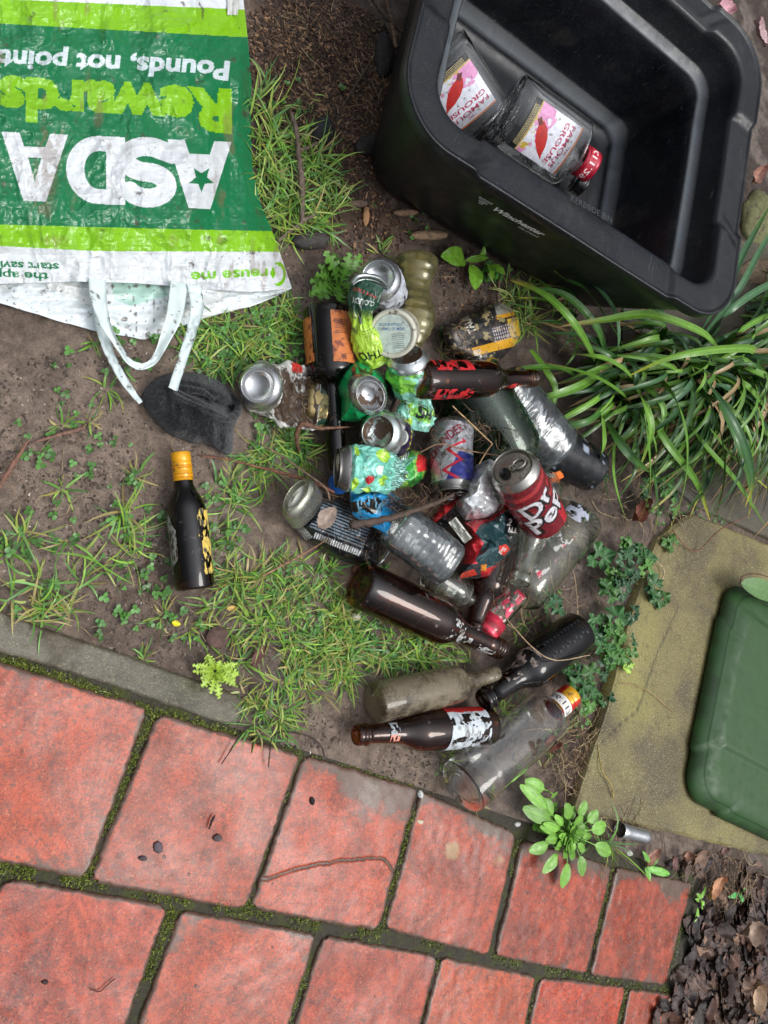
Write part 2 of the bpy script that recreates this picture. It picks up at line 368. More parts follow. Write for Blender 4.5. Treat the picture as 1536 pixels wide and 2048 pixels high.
n.links.new(ramp(n, noise(n, 8, 5, .6), [(.38, .20), (.62, .46)]), b.inputs['Roughness']); b.inputs['Specular IOR Level'].default_value = .42
hh = nd(n, 'ShaderNodeMath', operation='MULTIPLY_ADD'); n.links.new(pits, hh.inputs[0]); hh.inputs[1].default_value = -.8
n.links.new(noise(n, 260, 7, .75), hh.inputs[2]); bump(n, b, hh.outputs[0], .32, .0011); M['terra'] = m

def below(p, dy): return (p[0] - .002, p[1] - dy)
def gp(px, py): v = g(px, py); return (v[0], v[1])
A = [[(-60, 1312), (295, 1417), (172, 1755), (-195, 1682)], [(320, 1431), (600, 1512), (490, 1822), (182, 1760)],
     [(611, 1514), (833, 1580), (757, 1862), (505, 1816)], [(846, 1586), (1030, 1668), (978, 1910), (773, 1858)],
     [(1048, 1682), (1225, 1735), (1173, 1947), (993, 1912)], [(1235, 1738), (1386, 1768), (1331, 1970), (1183, 1950)]]
tiles = [[gp(*p) for p in q] for q in A]
Bt = [((-310, 1690), (-18, 1752)), ((8, 1760), (335, 1815)), ((363, 1826), (632, 1872)), ((648, 1876), (875, 1915)), ((886, 1918), (1073, 1955)), ((1083, 1957), (1251, 1977)), ((1262, 1980), (1362, 1994))]
bl_ = []
for l, r in Bt:
    l, r = gp(*l), gp(*r); tiles.append([l, r, below(r, .183), below(l, .183)])
xo = gp(335, 1815)[0] - .105
for row in (1, 2):
    for k in range(-3, 5 - row):
        x0 = xo + k * .218 + (row % 2) * .105; y0 = -.212 - (row - 1) * .201
        tiles.append([(x0 + .005, y0), (x0 + .212, y0), (x0 + .21, y0 - .185), (x0 + .003, y0 - .185)])
for k in range(1, 3):
    tl = tiles[0][0]; tiles.append([(tl[0] - .218 * k, .206), (tl[0] - .218 * (k - 1) - .012, .206), (tl[0] - .218 * (k - 1) - .016, .008), (tl[0] - .218 * k - .004, .008)])
rng = np.random.RandomState(5)
VV, FF, CC = [], [], []; off = 0
tcol = [c(210, 96, 70), c(206, 98, 82), c(204, 94, 74), c(198, 88, 70), c(192, 84, 66), c(186, 82, 64), c(206, 98, 82), c(204, 92, 80), c(204, 94, 78), c(200, 92, 80), c(214, 98, 62), c(222, 88, 62), c(196, 88, 70)]
for ti, q in enumerate(tiles):
    N = 110 if ti < 13 else 40
    q = np.array(q); s = np.linspace(0, 1, N); s = .5 - .5 * np.cos(np.pi * s) * (1 - .35 * np.sin(np.pi * s) ** 2)
    U, Vv = np.meshgrid(s, s)
    xy = (q[0] * ((1 - U) * (1 - Vv))[..., None] + q[1] * (U * (1 - Vv))[..., None] + q[2] * (U * Vv)[..., None] + q[3] * ((1 - U) * Vv)[..., None])
    d = np.minimum(np.minimum(U, 1 - U), np.minimum(Vv, 1 - Vv)) * .2
    cen = q.mean(0); away = xy - cen
    corner = np.minimum(U, 1 - U) + np.minimum(Vv, 1 - Vv)
    wob = (fbm(xy[..., 0] * 45, xy[..., 1] * 45, 0, 50 + ti) - .5) * .040 + (vn(xy[..., 0] * 160, xy[..., 1] * 160, 0, ti) - .5) * .020 + (vn(xy[..., 0] * 420, xy[..., 1] * 420, 0, ti) - .5) * .012
    sc = 1 + wob * ss(.02, 0, d) - .035 * ss(.07, 0, corner)
    xy = cen + away * (sc[..., None] + .024)
    tilt = rng.uniform(-.010, .010, 2)
    z = -.0032 * np.exp(-d / .0015) + (fbm(xy[..., 0] * 6, xy[..., 1] * 6, 0, 7) - .5) * .004 + away @ tilt + (vn(xy[..., 0] * 90, xy[..., 1] * 90, 0, 2) - .5) * .0006
    dirt = .95 * ss(.007, 0, d) + .30 * ss(.03, 0, d)
    dirt = dirt + .38 * ss(.50, .66, fbm(xy[..., 0] * 22 + ti, xy[..., 1] * 22, 0, 81 + ti, 5)) * (1.0 if ti in (0, 5, 4, 8) else .55)
    if ti in (2, 3): dirt += .9 * ss(.10, .0, Vv * .2 + (.05 if ti == 3 else .02) + (fbm(xy[..., 0] * 16, xy[..., 1] * 16, 0, 71) - .5) * .12)
    if ti in (4, 5): dirt += .6 * ss(.07, .0, Vv * .2 + (fbm(xy[..., 0] * 16, xy[..., 1] * 16, 0, 71) - .5) * .1)
    if ti == 2:                                                  # a crack runs across this tile
        ca, cb = np.array(gp(522, 1760)), np.array(gp(768, 1722)); cc2 = np.array(gp(805, 1722))
        tt = np.clip((xy[..., 0] - ca[0]) / (cb[0] - ca[0]), 0, 1.2)
        cy = ca[1] + (cb[1] - ca[1]) * np.minimum(tt, 1) + (fbm(xy[..., 0] * 30, 0 * tt, 0, 3) - .5) * .012 + .012 * np.sin(tt * 3.1) - .008 * ss(1, 1.2, tt)
        dc = np.abs(xy[..., 1] - cy); z = z - .003 * ss(.0020, .0004, dc); dirt = dirt + 2.2 * ss(.0020, .0008, dc)
    z[0, :] = z[-1, :] = z[:, 0] = z[:, -1] = -.024
    base_c = (tcol[ti] if ti < len(tcol) else c(204, 94, 74)) * np.array([.60, .49, .27]) * (1, .86, 1.1, .94, .88, .82, 1.06, .92, 1.0, .9, 1.08, .96, .85)[ti % 13] * np.array([1, (1.0, 1.06, .98, 1.04, .95, 1.0, .96)[ti % 7], 1])
    col4 = np.concatenate([np.broadcast_to(base_c, (N, N, 3)), dirt[..., None]], -1)
    VV.append(np.concatenate([xy, z[..., None]], -1).reshape(-1, 3)); FF.append(quads(N, N)[:, ::-1] + off); CC.append(col4.reshape(-1, 4)); off += N * N
o = mesh('paving', np.vstack(VV), np.vstack(FF), M['terra'], col=np.vstack(CC)); tag(o, 'worn red terracotta tiles laid in running bond with mossy joints', kind='structure')

# joint bed with moss
m, n, b, out = nodes('joint_earth')
mc = ramp(n, noise(n, 26, 5, .7), [(.50, 0.0), (.60, .8)])
g1 = mixc(n, noise(n, 300, 4), c(50, 58, 22), c(92, 98, 40)); d1 = mixc(n, noise(n, 200, 5), c(40, 38, 30), c(86, 80, 66))
n.links.new(mixc(n, mc, d1, g1), b.inputs['Base Color']); b.inputs['Roughness'].default_value = .85; bump(n, b, noise(n, 350, 6, .7), 1, .003)
xs2, ys2 = np.arange(-.8, 1.17, .005), np.arange(-.62, .222, .005); X, Y = np.meshgrid(xs2, ys2)
Z = -.0055 + (fbm(X * 50, Y * 50, 0, 40) - .5) * .007
mesh('paving_bed', np.stack([X, Y, Z], -1).reshape(-1, 3), quads(len(xs2), len(ys2)), m)['kind'] = 'structure'
tag(bpy.data.objects['paving_bed'], 'dark earth filling the joints between the tiles', kind='structure')

# ---------------------------------------------------------------- slabs and kerb
def concrete(name, c1, c2, c3, spk=.5):
    m, n, b, out = nodes(name)
    col = mixc(n, ramp(n, noise(n, 6, 5, .6), [(.43, 0.0), (.57, 1.0)]), c1, c2)
    col = mixc(n, ramp(n, noise(n, 2.8, 3, .5), [(.50, 0.0), (.66, .85)]), col, c3)
    col = mixc(n, ramp(n, noise(n, 500, 3, .6), [(.56, 0.0), (.62, spk)]), col, c(176, 168, 132))
    col = mixc(n, ramp(n, noise(n, 38, 9, .85), [(.52, 0.0), (.66, .7)]), col, c(60, 52, 36))
    col = mixc(n, ramp(n, noise(n, 260, 6, .85), [(.53, 0.0), (.60, .5)]), col, c(58, 50, 36))
    a = nd(n, 'ShaderNodeAttribute', attribute_name='Col')
    col = mixc(n, 1.0, col, a.outputs['Color'], 'MULTIPLY')
    n.links.new(col, b.inputs['Base Color']); b.inputs['Roughness'].default_value = .55
    bump(n, b, noise(n, 420, 5, .7), .5, .0016); return m
M['slab'] = concrete('algae_concrete', c(120, 109, 62), c(86, 75, 44), c(148, 140, 70), .8)
M['slab2'] = concrete('dark_concrete', c(80, 74, 60), c(60, 55, 46), c(90, 86, 64), .3)
M['kerb'] = concrete('grey_concrete', c(112, 106, 92), c(84, 80, 68), c(104, 108, 66), .4)
def slab(name, poly, z, th, mat, cracks=(), stain=None, nr=70, npnt=360, wob=.004):
    Q = np.array([g(p[0], p[1], z)[:2] for p in poly]); n_ = len(Q)
    per = np.linalg.norm(np.roll(Q, -1, 0) - Q, axis=1); cum = np.concatenate([[0], np.cumsum(per)])
    s = np.linspace(0, cum[-1], npnt, endpoint=False); k = np.searchsorted(cum, s, side='right') - 1; f = ((s - cum[k]) / per[k])[:, None]
    E = Q[k] * (1 - f) + Q[(k + 1) % n_] * f; cen = Q.mean(0)
    r = 1 - (1 - np.linspace(0, 1, nr)) ** 1.0; r = np.concatenate([r, [1.0, 1.0]])
    xy = cen + (E - cen)[None] * r[:, None, None]
    wv = (fbm(xy[..., 0] * 40, xy[..., 1] * 40, 0, 21) - .5) * wob * 2
    xy = xy + nrm(xy - cen) * (wv * ss(.9, 1, r)[:, None])[..., None]
    zz = z + (fbm(xy[..., 0] * 9, xy[..., 1] * 9, 0, 22) - .5) * .003 - .004 * ss(.985, 1, r)[:, None]
    zz[-1] = z - th
    col = np.ones(xy.shape[:2] + (3,))
    for cr_ in cracks:
        W = np.array([g(p[0], p[1], z)[:2] for p in cr_])
        for a_, b_ in zip(W[:-1], W[1:]):
            ab = b_ - a_; t = np.clip(((xy - a_) @ ab) / (ab @ ab), 0, 1); dd = np.linalg.norm(xy - a_ - t[..., None] * ab, axis=-1)
            mm = ss(.003, .0012, dd + (vn(xy[..., 0] * 200, xy[..., 1] * 200) - .5) * .0012); zz = zz - .002 * mm; col *= (1 - .6 * mm)[..., None]
    if stain is not None: col = stain(xy, col)
    V = np.concatenate([xy, zz[..., None]], -1)
    return mesh(name, V.reshape(-1, 3), quads(npnt, nr + 2, True), mat, col=col.reshape(-1, 3))
o = slab('paving_slab', [(1318, 1075), (1385, 1025), (1540, 1090), (2050, 1180), (2160, 1860), (1536, 1712), (1150, 1622), (1212, 1440), (1262, 1250)], .012, .03, M['slab'], nr=150, npnt=640,
         cracks=([(1358, 1215), (1318, 1300), (1276, 1420), (1240, 1450), (1200, 1490)],))
tag(o, 'olive brown algae stained concrete slab under the green bin, cracked across', kind='structure')
o = slab('paving_slab', [(1230, 870), (1400, 780), (1900, 840), (2050, 1150), (1560, 1082), (1400, 1015)], .006, .03, M['slab2']); tag(o, 'dark grey slab behind the strap leaved plant', kind='structure')
o = slab('paving_slab', [(1400, 540), (1440, 480), (1900, 470), (1900, 820), (1400, 765), (1250, 850), (1250, 600)], .004, .03, M['slab2']); tag(o, 'dark slab beside the corner of the black box', kind='structure')
kp = [(-420, 1118), (0, 1248), (150, 1288), (370, 1358), (460, 1396), (700, 1470), (900, 1530), (905, 1612), (600, 1503), (430, 1440), (200, 1372), (0, 1308), (-420, 1185)]
KQ = [(g(a_, b_)[0], g(a_, b_)[1]) for a_, b_ in kp]
xk = np.arange(-.75, .66, .004); yk = np.linspace(0, 1, 26); U, Vk = np.meshgrid(xk, yk)
lo_ = .214 + .003 * vn(U * 30, 0 * U, 0, 3) + .002 * vn(U * 120, 0 * U, 0, 4); hi_ = .258 + .004 * vn(U * 20, 0 * U + 5, 0, 3)
Yk = lo_ + (hi_ - lo_) * Vk; Zk = .001 + (fbm(U * 30, Yk * 30, 0, 2) - .5) * .003 - .013 * ss(.03, .2, U) - .004 * (ss(.12, 0, Vk) + ss(.88, 1, Vk))
Zk = Zk - .004 * ss(.55, .7, fbm(U * 26, Yk * 26, 0, 45, 4)) * ss(.55, .9, Vk); Zk[0] = Zk[-1] = -.03
o = mesh('kerb', np.stack([U, Yk, Zk], -1).reshape(-1, 3), quads(len(xk), 26), M['kerb'], col=(1 - .5 * ss(.46, .62, fbm(U * 22, Yk * 22, 0, 44, 5))[..., None] * np.array([.9, 1.0, 1.15])).reshape(-1, 3)); tag(o, 'weathered concrete edging strip between soil and tiles', kind='structure')

# ---------------------------------------------------------------- green bin
def bin_ring(inset, z):
    # outline in the bin's own plan: rounded rectangle, centre panel proud of the corners
    x0, x1, y0, y1, r = 1.022 + inset, 1.60 - inset, .345 + inset, .80 - inset, .055
    pts = []
    for cx, cy, a0 in ((x0 + r, y0 + r, 180), (x1 - r, y0 + r, 270), (x1 - r, y1 - r, 0), (x0 + r, y1 - r, 90)):
        for k in range(14): a_ = math.radians(a0 + 90 * k / 13); pts.append((cx + r * math.cos(a_), cy + r * math.sin(a_)))
    pts = np.array(pts); seg = np.linalg.norm(np.roll(pts, -1, 0) - pts, axis=1); cum = np.concatenate([[0], np.cumsum(seg)])
    s = np.linspace(0, cum[-1], 520, endpoint=False); k = np.searchsorted(cum, s, side='right') - 1; f = ((s - cum[k]) / np.maximum(seg[k], 1e-9))[:, None]
    E = pts[k] * (1 - f) + pts[(k + 1) % len(pts)] * f
    pan = lambda t, a_, b_: ss(a_, a_ + .010, t) * ss(b_, b_ - .010, t)
    px_ = pan(E[:, 1], y0 + .085, y1 - .085) * .007; py_ = pan(E[:, 0], x0 + .10, x1 - .10) * .007
    E[:, 0] += np.where(E[:, 0] < x0 + .01, -px_, np.where(E[:, 0] > x1 - .01, px_, 0)); E[:, 1] += np.where(E[:, 1] < y0 + .01, -py_, np.where(E[:, 1] > y1 - .01, py_, 0))
    cx, sx_ = math.cos(-.04), math.sin(-.04); E = E - (1.05, .37); E = np.stack([E[:, 0] * cx - E[:, 1] * sx_, E[:, 0] * sx_ + E[:, 1] * cx], -1) + (1.05, .37)
    return np.concatenate([E, np.full((len(E), 1), z)], 1)
bt = thing('bin_lid', 'dark green moulded plastic bin lid lying flat on the olive slab', 'bin lid', (1.3, .57, .012))
rings = [bin_ring(.012, .013), bin_ring(.003, .0145), bin_ring(0, .02)] + [bin_ring(.016 * (k / 30) ** 2, .02 + .022 * k / 30) for k in range(1, 31)]
Vb = np.array(rings); nz = len(rings)
green = c(42, 80, 34) * np.ones((nz, 520, 3)); alg = ss(.045, .015, Vb[..., 2] + (fbm(Vb[..., 1] * 25, Vb[..., 2] * 25, Vb[..., 0] * 25, 4) - .5) * .10)[..., None]
green = green + alg * .55 * (c(26, 40, 20) - green)
M['binp'] = attr_mat('green_bin_plastic', .55, .02, 200, .12, 500, .0004, .10, 25)
mesh('lid_edge', Vb.reshape(-1, 3), quads(520, nz, True), M['binp'], bt, green.reshape(-1, 3))
tr = [bin_ring(.0165, .0420), bin_ring(.0175, .0430), bin_ring(.020, .0448), bin_ring(.026, .0470), bin_ring(.036, .0485), bin_ring(.05, .049)] + [np.array(bin_ring(0, .45)) * (1, 1, 0) + (0, 0, .452 + .004 * (1 - k)) if False else None for k in ()]
cen = np.array([1.33, .575, .052]); top = [r_ for r_ in tr] + [cen + (tr[-1] - cen) * (k, k, 1 - (1 - k) * .3) for k in np.linspace(.985, .01, 70)]
top = [r_ + np.stack([0 * r_[:, 0], 0 * r_[:, 0], .005 * ss(.455, .468, r_[:, 1] + (r_[:, 0] - 1.05) * .04) * ss(.745, .732, r_[:, 1] + (r_[:, 0] - 1.05) * .04) + .003 * fbm(r_[:, 0] * 5, r_[:, 1] * 5, 0, 3)], -1) * (1 if i_ > 3 else 0) for i_, r_ in enumerate(top)]
mesh('lid_top', np.array(top).reshape(-1, 3), quads(520, len(top), True), M['binp'], bt, np.broadcast_to(c(42, 78, 34), (520 * len(top), 3)))
# ---------------------------------------------------------------- black kerbside box
BR = np.array([0.0394, -0.0307, 0.127]); BT = np.array([0.2339, 1.3019, 0.0166]); BW, BD, BH, BTP = .6751, .5653, .2401, .0737
_a = np.linalg.norm(BR); _k = BR / _a; _K = np.array([[0, -_k[2], _k[1]], [_k[2], 0, -_k[0]], [-_k[1], _k[0], 0]])
BM = np.eye(3) + math.sin(_a) * _K + (1 - math.cos(_a)) * _K @ _K
def bw(X): return np.asarray(X) @ BM.T + BT
def binv(X): return (np.asarray(X) - BT) @ BM
def boxray(px, py, pt, nrm_):
    """local box coordinates where the sight line through a photo pixel meets a plane of the box"""
    d = np.array([px - 768, -(py - 1024), -F]) @ RM
    o_, d_ = binv(CAM), d @ BM
    t = ((np.array(pt) - o_) @ nrm_) / (d_ @ nrm_); return o_ + d_ * t
def rring(inset, z, r, n=520, dip=0.0, bulge=0.0, fw=0.0):
    hx, hy = BW / 2 - inset, BD / 2 - inset; pts = []
    for cx, cy, a0 in ((hx - r, -hy + r, 270), (hx - r, hy - r, 0), (-hx + r, hy - r, 90), (-hx + r, -hy + r, 180)):
        for k in range(20): a_ = math.radians(a0 + 90 * k / 19); pts.append((cx + r * math.cos(a_), cy + r * math.sin(a_)))
    pts = np.array(pts); seg = np.linalg.norm(np.roll(pts, -1, 0) - pts, axis=1); cum = np.concatenate([[0], np.cumsum(seg)])
    # equal share of samples for every ring so the rings line up
    s = np.linspace(0, cum[-1], n, endpoint=False); k = np.searchsorted(cum, s, side='right') - 1; f = ((s - cum[k]) / np.maximum(seg[k], 1e-9))[:, None]
    E = pts[k] * (1 - f) + pts[(k + 1) % len(pts)] * f
    zz = np.full(n, z, float)
    fr = np.where(E[:, 1] < -hy + .02, ss(.205, .190, np.abs(E[:, 0] - .0)), 0) + np.where(np.abs(E[:, 0]) > hx - .02, ss(.115, .103, np.abs(E[:, 1] - .01)), 0) + np.where(E[:, 1] > hy - .02, ss(.205, .190, np.abs(E[:, 0])), 0)
    zz = zz - dip * fr
    if fw: E[:, 1] += np.where(E[:, 1] < -hy + .02, fw * fr, 0)
    E = E * (1 + 0 * E); zz = zz + 0
    if bulge:
        E[:, 1] += np.where(E[:, 1] < -hy + .02, -bulge * np.cos(np.clip(E[:, 0] / hx, -1, 1) * np.pi / 2), 0)
    return np.concatenate([E, zz[:, None]], 1)
H = BH
prof = [(BTP + .03, -.0, .05, 0), (BTP + .004, .0, .055, 0), (BTP, .004, .058, 0)]
for k in range(1, 13):
    z = .004 + (H - .030) * k / 12; prof.append((BTP + (.014 - BTP) * (z / (H - .024)), z, .058 + .02 * z / H, 0))
prof += [(.013, H - .0245, .082, 0), (.003, H - .024, .09, .3), (.0005, H - .020, .092, .3), (0, H - .006, .092, .8), (.0004, H - .001, .092, 1), (.0015, H, .091, 1), (.0035, H, .09, 1), (.005, H - .0012, .089, 1), (.0065, H - .0032, .088, 1), (.010, H - .0034, .084, 1), (.036, H - .0036, .062, 1.15), (.0425, H - .0042, .060, 1.15), (.047, H - .005, .056, 1.2), (.051, H - .009, .054, .8), (.0535, H - .022, .052, .2), (.064, H - .058, .05, 0), (.066, H - .061, .048, 0), (.084, H - .064, .036, 0), (.088, H - .068, .034, 0)]
for k in range(1, 8):
    z = (H - .068) + (.040 - (H - .068)) * k / 7; prof.append((.088 + (BTP + .034 - .088) * k / 7, z, .034, 0))
prof += [(BTP + .037, .036, .033, 0), (BTP + .055, .026, .03, 0), (BTP + .059, .018, .03, 0), (BTP + .063, .012, .03, 0), (BTP + .09, .011, .03, 0)]
rings = [rring(p[0], p[1], p[2], dip=.008 * p[3], bulge=0, fw=.012 * float(.040 < p[0] < .0645) * float(p[1] > H - .05)) for i, p in enumerate(prof)]
rings.append(rings[-1] * (.5, .5, 1)); rings.append(rings[-1] * (.02, .02, 1))
rings.insert(0, rings[0] * (.02, .02, 1))
R_ = np.array(rings); Wd = bw(R_)
Wd = Wd + ((vn(Wd[..., 0] * 9, Wd[..., 1] * 9, Wd[..., 2] * 9, 3) - .5) * .003)[..., None] * np.array([1, 1, .3])
m, n, b, out = nodes('black_box_plastic')
geo = n.nodes.new('ShaderNodeNewGeometry').outputs['Position']
cl = mixc(n, ramp(n, noise(n, 6, 5, .6), [(.42, 0.0), (.66, .75)]), c(12, 15, 20), c(25, 29, 36))
cl = mixc(n, ramp(n, noise(n, 520, 4, .75), [(.60, 0.0), (.67, .45)]), cl, c(120, 122, 118))
cl = mixc(n, ramp(n, noise(n, 12, 7, .7), [(.56, 0.0), (.74, .35)]), cl, c(84, 76, 66))
mp = n.nodes.new('ShaderNodeMapping'); mp.inputs['Scale'].default_value = (260, 18, 60); mp.inputs['Rotation'].default_value = (0, 0, .5); n.links.new(geo, mp.inputs[0])
sc_ = ramp(n, noise(n, 1.0, 3, .6, mp.outputs[0]), [(.66, 0.0), (.74, .45)]); cl = mixc(n, sc_, cl, c(88, 92, 96))
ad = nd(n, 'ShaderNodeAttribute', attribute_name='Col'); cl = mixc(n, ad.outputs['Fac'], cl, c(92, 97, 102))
n.links.new(cl, b.inputs['Base Color']); n.links.new(ramp(n, noise(n, 26, 6, .7), [(.35, .28), (.65, .52)]), b.inputs['Roughness'])
bump(n, b, noise(n, 380, 5, .7), .35, .0009); M['boxp'] = m
box = thing('recycling_box', 'big open black plastic kerbside crate with bottles inside and white council lettering', 'recycling crate', BT)
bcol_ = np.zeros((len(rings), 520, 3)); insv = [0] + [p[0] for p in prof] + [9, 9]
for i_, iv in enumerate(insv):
    if i_ > 24: bcol_[i_] = 1.0 if (.0675 < iv < .085 or BTP + .040 < iv < BTP + .058) else 0.0  # inner ledges lighter: dust tone that also paints in their sky highlight
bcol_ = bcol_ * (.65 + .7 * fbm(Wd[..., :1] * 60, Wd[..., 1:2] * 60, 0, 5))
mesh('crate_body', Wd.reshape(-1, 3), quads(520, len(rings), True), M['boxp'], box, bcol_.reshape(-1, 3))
M['ink'] = attr_mat('white_print', .5, .0, 60, .1, 200, .0004, .06, 90)
def flat_text(name, s, org, ex, ey, nrmv, height, mat, parent, col, bold=.0, shear=0.0, width=None, lift=.0012, thick=.0004):
    """lettering as thin solid shapes on a plane; org world point at baseline start, ex/ey unit vectors"""
    cu = bpy.data.curves.new('t', 'FONT'); cu.body = s; cu.size = 1; cu.offset = bold; cu.shear = shear; cu.resolution_u = 3
    ob = bpy.data.objects.new('t', cu); COLL.objects.link(ob)
    me = bpy.data.meshes.new_from_object(ob.evaluated_get(bpy.context.evaluated_depsgraph_get())); me.calc_loop_triangles()
    V = np.array([v.co[:2] for v in me.vertices]) / .73; T = np.array([t.vertices[:] for t in me.loop_triangles])
    bpy.data.objects.remove(ob); bpy.data.curves.remove(cu); bpy.data.meshes.remove(me)
    sx_ = height if width is None else width / V[:, 0].max()
    P3 = np.array(org) + V[:, :1] * sx_ * np.array(ex) + V[:, 1:] * height * np.array(ey) + np.array(nrmv) * lift
    return mesh(name, P3, T, mat, parent, np.broadcast_to(col, (len(P3), 3)), smooth=False)
# front wall plane in box coordinates
th_w = math.atan2(BTP - .014, H - .024); nf = np.array([0, -math.cos(th_w), -math.sin(th_w)]); ptf = np.array([0, -(BD / 2 - BTP) - .0015, 0])
o1 = boxray(984, 411, ptf, nf); o2 = boxray(1086, 466, ptf, nf); exl = nrm(o2 - o1); eyl = nrm(np.cross(nf, exl)); eyl = eyl if eyl[2] > 0 else -eyl
Wn = np.linalg.norm(o2 - o1)
flat_text('lettering', 'Winchester', bw(o1), BM @ exl, BM @ eyl, BM @ nf, .0155, M['ink'], box, c(250, 250, 250), .030, .25, width=Wn, lift=.005)
o3 = boxray(1036, 450, ptf, nf); o4 = boxray(1076, 472, ptf, nf)
flat_text('lettering', 'City Council', bw(o3), BM @ exl, BM @ eyl, BM @ nf, .006, M['ink'], box, c(235, 238, 240), .015, .2, width=np.linalg.norm(o4 - o3), lift=.003)
# small five-part shield crest
o5 = boxray(970, 399, ptf, nf); sh = []
def locp(u, v): return bw(o5 + exl * u + eyl * v) + BM @ nf * .003
VV, FF, off = [], [], 0
for (cx, cy) in ((-.008, .005), (0, .005), (.008, .005), (-.004, -.0035), (.004, -.0035), (0, -.011)):
    for q in ([(-.0033, -.0035), (-.0015, -.0035), (-.0015, .0035), (-.0033, .0035)], [(.0015, -.0035), (.0033, -.0035), (.0033, .0035), (.0015, .0035)], [(-.0014, -.0033), (.0014, -.0033), (.0014, -.0018), (-.0014, -.0018)], [(-.0014, .0), (.0014, .0), (.0014, .0014), (-.0014, .0014)]):
        VV += [locp(cx + a_, cy + b_) for a_, b_ in q]; FF.append([off, off + 1, off + 2, off + 3]); off += 4
mesh('crest', VV, np.array(FF), M['ink'], box, np.broadcast_to(c(185, 190, 194), (len(VV), 3)), smooth=False)
zr = H - .0085
o6 = boxray(1139, 401, (0, 0, zr), np.array([0, 0, 1.])); o7 = boxray(1222, 447, (0, 0, zr), np.array([0, 0, 1.]))
e6 = nrm(o7 - o6); flat_text('lettering', 'KERBSIDE BIN', bw(o6), BM @ e6, BM @ np.cross([0, 0, 1.], e6), BM @ np.array([0, 0, 1.]), .010, M['ink'], box, c(54, 58, 62), .0, width=np.linalg.norm(o7 - o6), lift=.0014)

# ---------------------------------------------------------------- carrier bag
def bag_grid(x0, xr, yt, yb, nx, ny):
    """grid in plan between two side curves and two end curves given as functions"""
    u = np.linspace(0, 1, nx); v = np.linspace(0, 1, ny); U, Vv = np.meshgrid(u, v)
    return U, Vv
ly = np.array([-260, 0, 60, 160, 250, 335, 400, 470, 540, 577]); lx = np.array([470, 487, 494, 503, 501, 505, 520, 548, 572, 584])
NX, NY = 800, 800
U, Vv = np.meshgrid(np.linspace(0, 1, NX), np.linspace(0, 1, NY))
XR = np.interp(-260 + Vv * 837, ly, lx)
bx = np.array([-330, 0, 60, 150, 270, 330, 400, 500, 584]); by = np.array([575, 568, 566, 563, 566, 571, 577, 584, 577])
BX = -330 + U * (XR + 330); BYb = np.interp(BX, bx, by); BYp = -260 + Vv * (BYb + 260)
def bag_h(px, py, sd=0):
    dR = np.interp(py, ly, lx) - px
    h = .010 + .038 * ss(0, 150, dR) * ss(620, 380, py) + .010 * (fbm(px / 150, py / 150, 0, 60 + sd) - .5)
    r1 = ridge(px / 95 + .35 * fbm(px / 60, py / 60, 0, 5), py / 260, 0, 61 + sd, 3); r2 = ridge(px / 40, py / 34, 0, 63 + sd, 3)
    h = h + (r1 - .5) * .020 + (facet(px / 90, py / 75, 5) - .5) * .014 + (r2 - .5) * .0060 + (ridge(px / 17, py / 15, 0, 64 + sd, 2) - .5) * .0008 + (vn(px / 9, py / 9, 0, 4) - .5) * .0009
    h = h + .005 * np.sin(px / 38 + fbm(px / 90, py / 90, 0, 6) * 5) * ss(380, 560, py)
    return h * ss(-3, 26, dR) + .004
Zb = bag_h(BX, BYp)
Pw = g(BX, BYp, 0); Pw = g(BX, BYp, Zb)                          # each vertex stands at its own height
col = c(222, 226, 228) * np.ones(BX.shape + (3,))
def band(y0, s0, w_=0): return BYp - (y0 + s0 * BX)
bg_, dg_, wh = c(132, 190, 34), c(30, 116, 72), c(212, 216, 218)
edge = 4 * (fbm(BX / 60, BYp / 60, 0, 8) - .5)
t1 = BYp - (-2 + .043 * BX) + edge * .4; t2 = BYp - (47 + .056 * BX); t3 = BYp - (449 + .026 * np.minimum(BX, 400) + .02 * np.maximum(BX - 400, 0)); t4 = BYp - (490 + .045 * np.minimum(BX, 190) - .0 * BX)
t4 = BYp - (492 + .05 * np.minimum(np.maximum(BX, 0), 190) + .004 * BX)
col[(t1 > 0)] = bg_; col[(t2 > 0)] = dg_; col[t3 > 0] = bg_; col[t4 > 0] = wh
def paint(mask, cc):
    col[mask] = cc
tx = lambda s, o_, ex, ey, bold=.02, **k: text_on(BX, BYp, s, o_, ex, ey, bold, **k)
paint(tx('Pounds, not points', (461, 124), (-482, -25), (-4, 38), .035), c(206, 218, 220))
paint(tx('Rewards', (465, 183), (-470, -27), (0, 84), .05), bg_)
def poly_paint(ptsv, cc): paint(pip(ptsv, BX, BYp), cc)
# the four big letters, upside down; local letter frame: x to reading right, y up
def LF(x, y, x0, w_):                                            # letter coordinates 0..1 to photo plan
    X_ = x0 - w_ * x; Y_ = 284 + .045 * (X_ - 462) + y * 136
    return (X_, Y_)
def letterA(x0, w_):
    o_ = [(0, 0), (.33, 1), (.67, 1), (1, 0), (.73, 0), (.66, .2), (.34, .2), (.27, 0)]
    poly_paint([LF(a_, b_, x0, w_) for a_, b_ in o_], wh)
letterA(463, 128); 
tri = [(.40, .36), (.60, .36), (.50, .72)]
st = []
for k in range(10):
    r_ = (27, 11.5)[k % 2]; a_ = math.radians(90 + 36 * k); st.append((403 + r_ * math.cos(a_), 358 + r_ * math.sin(a_)))
poly_paint(st, dg_)
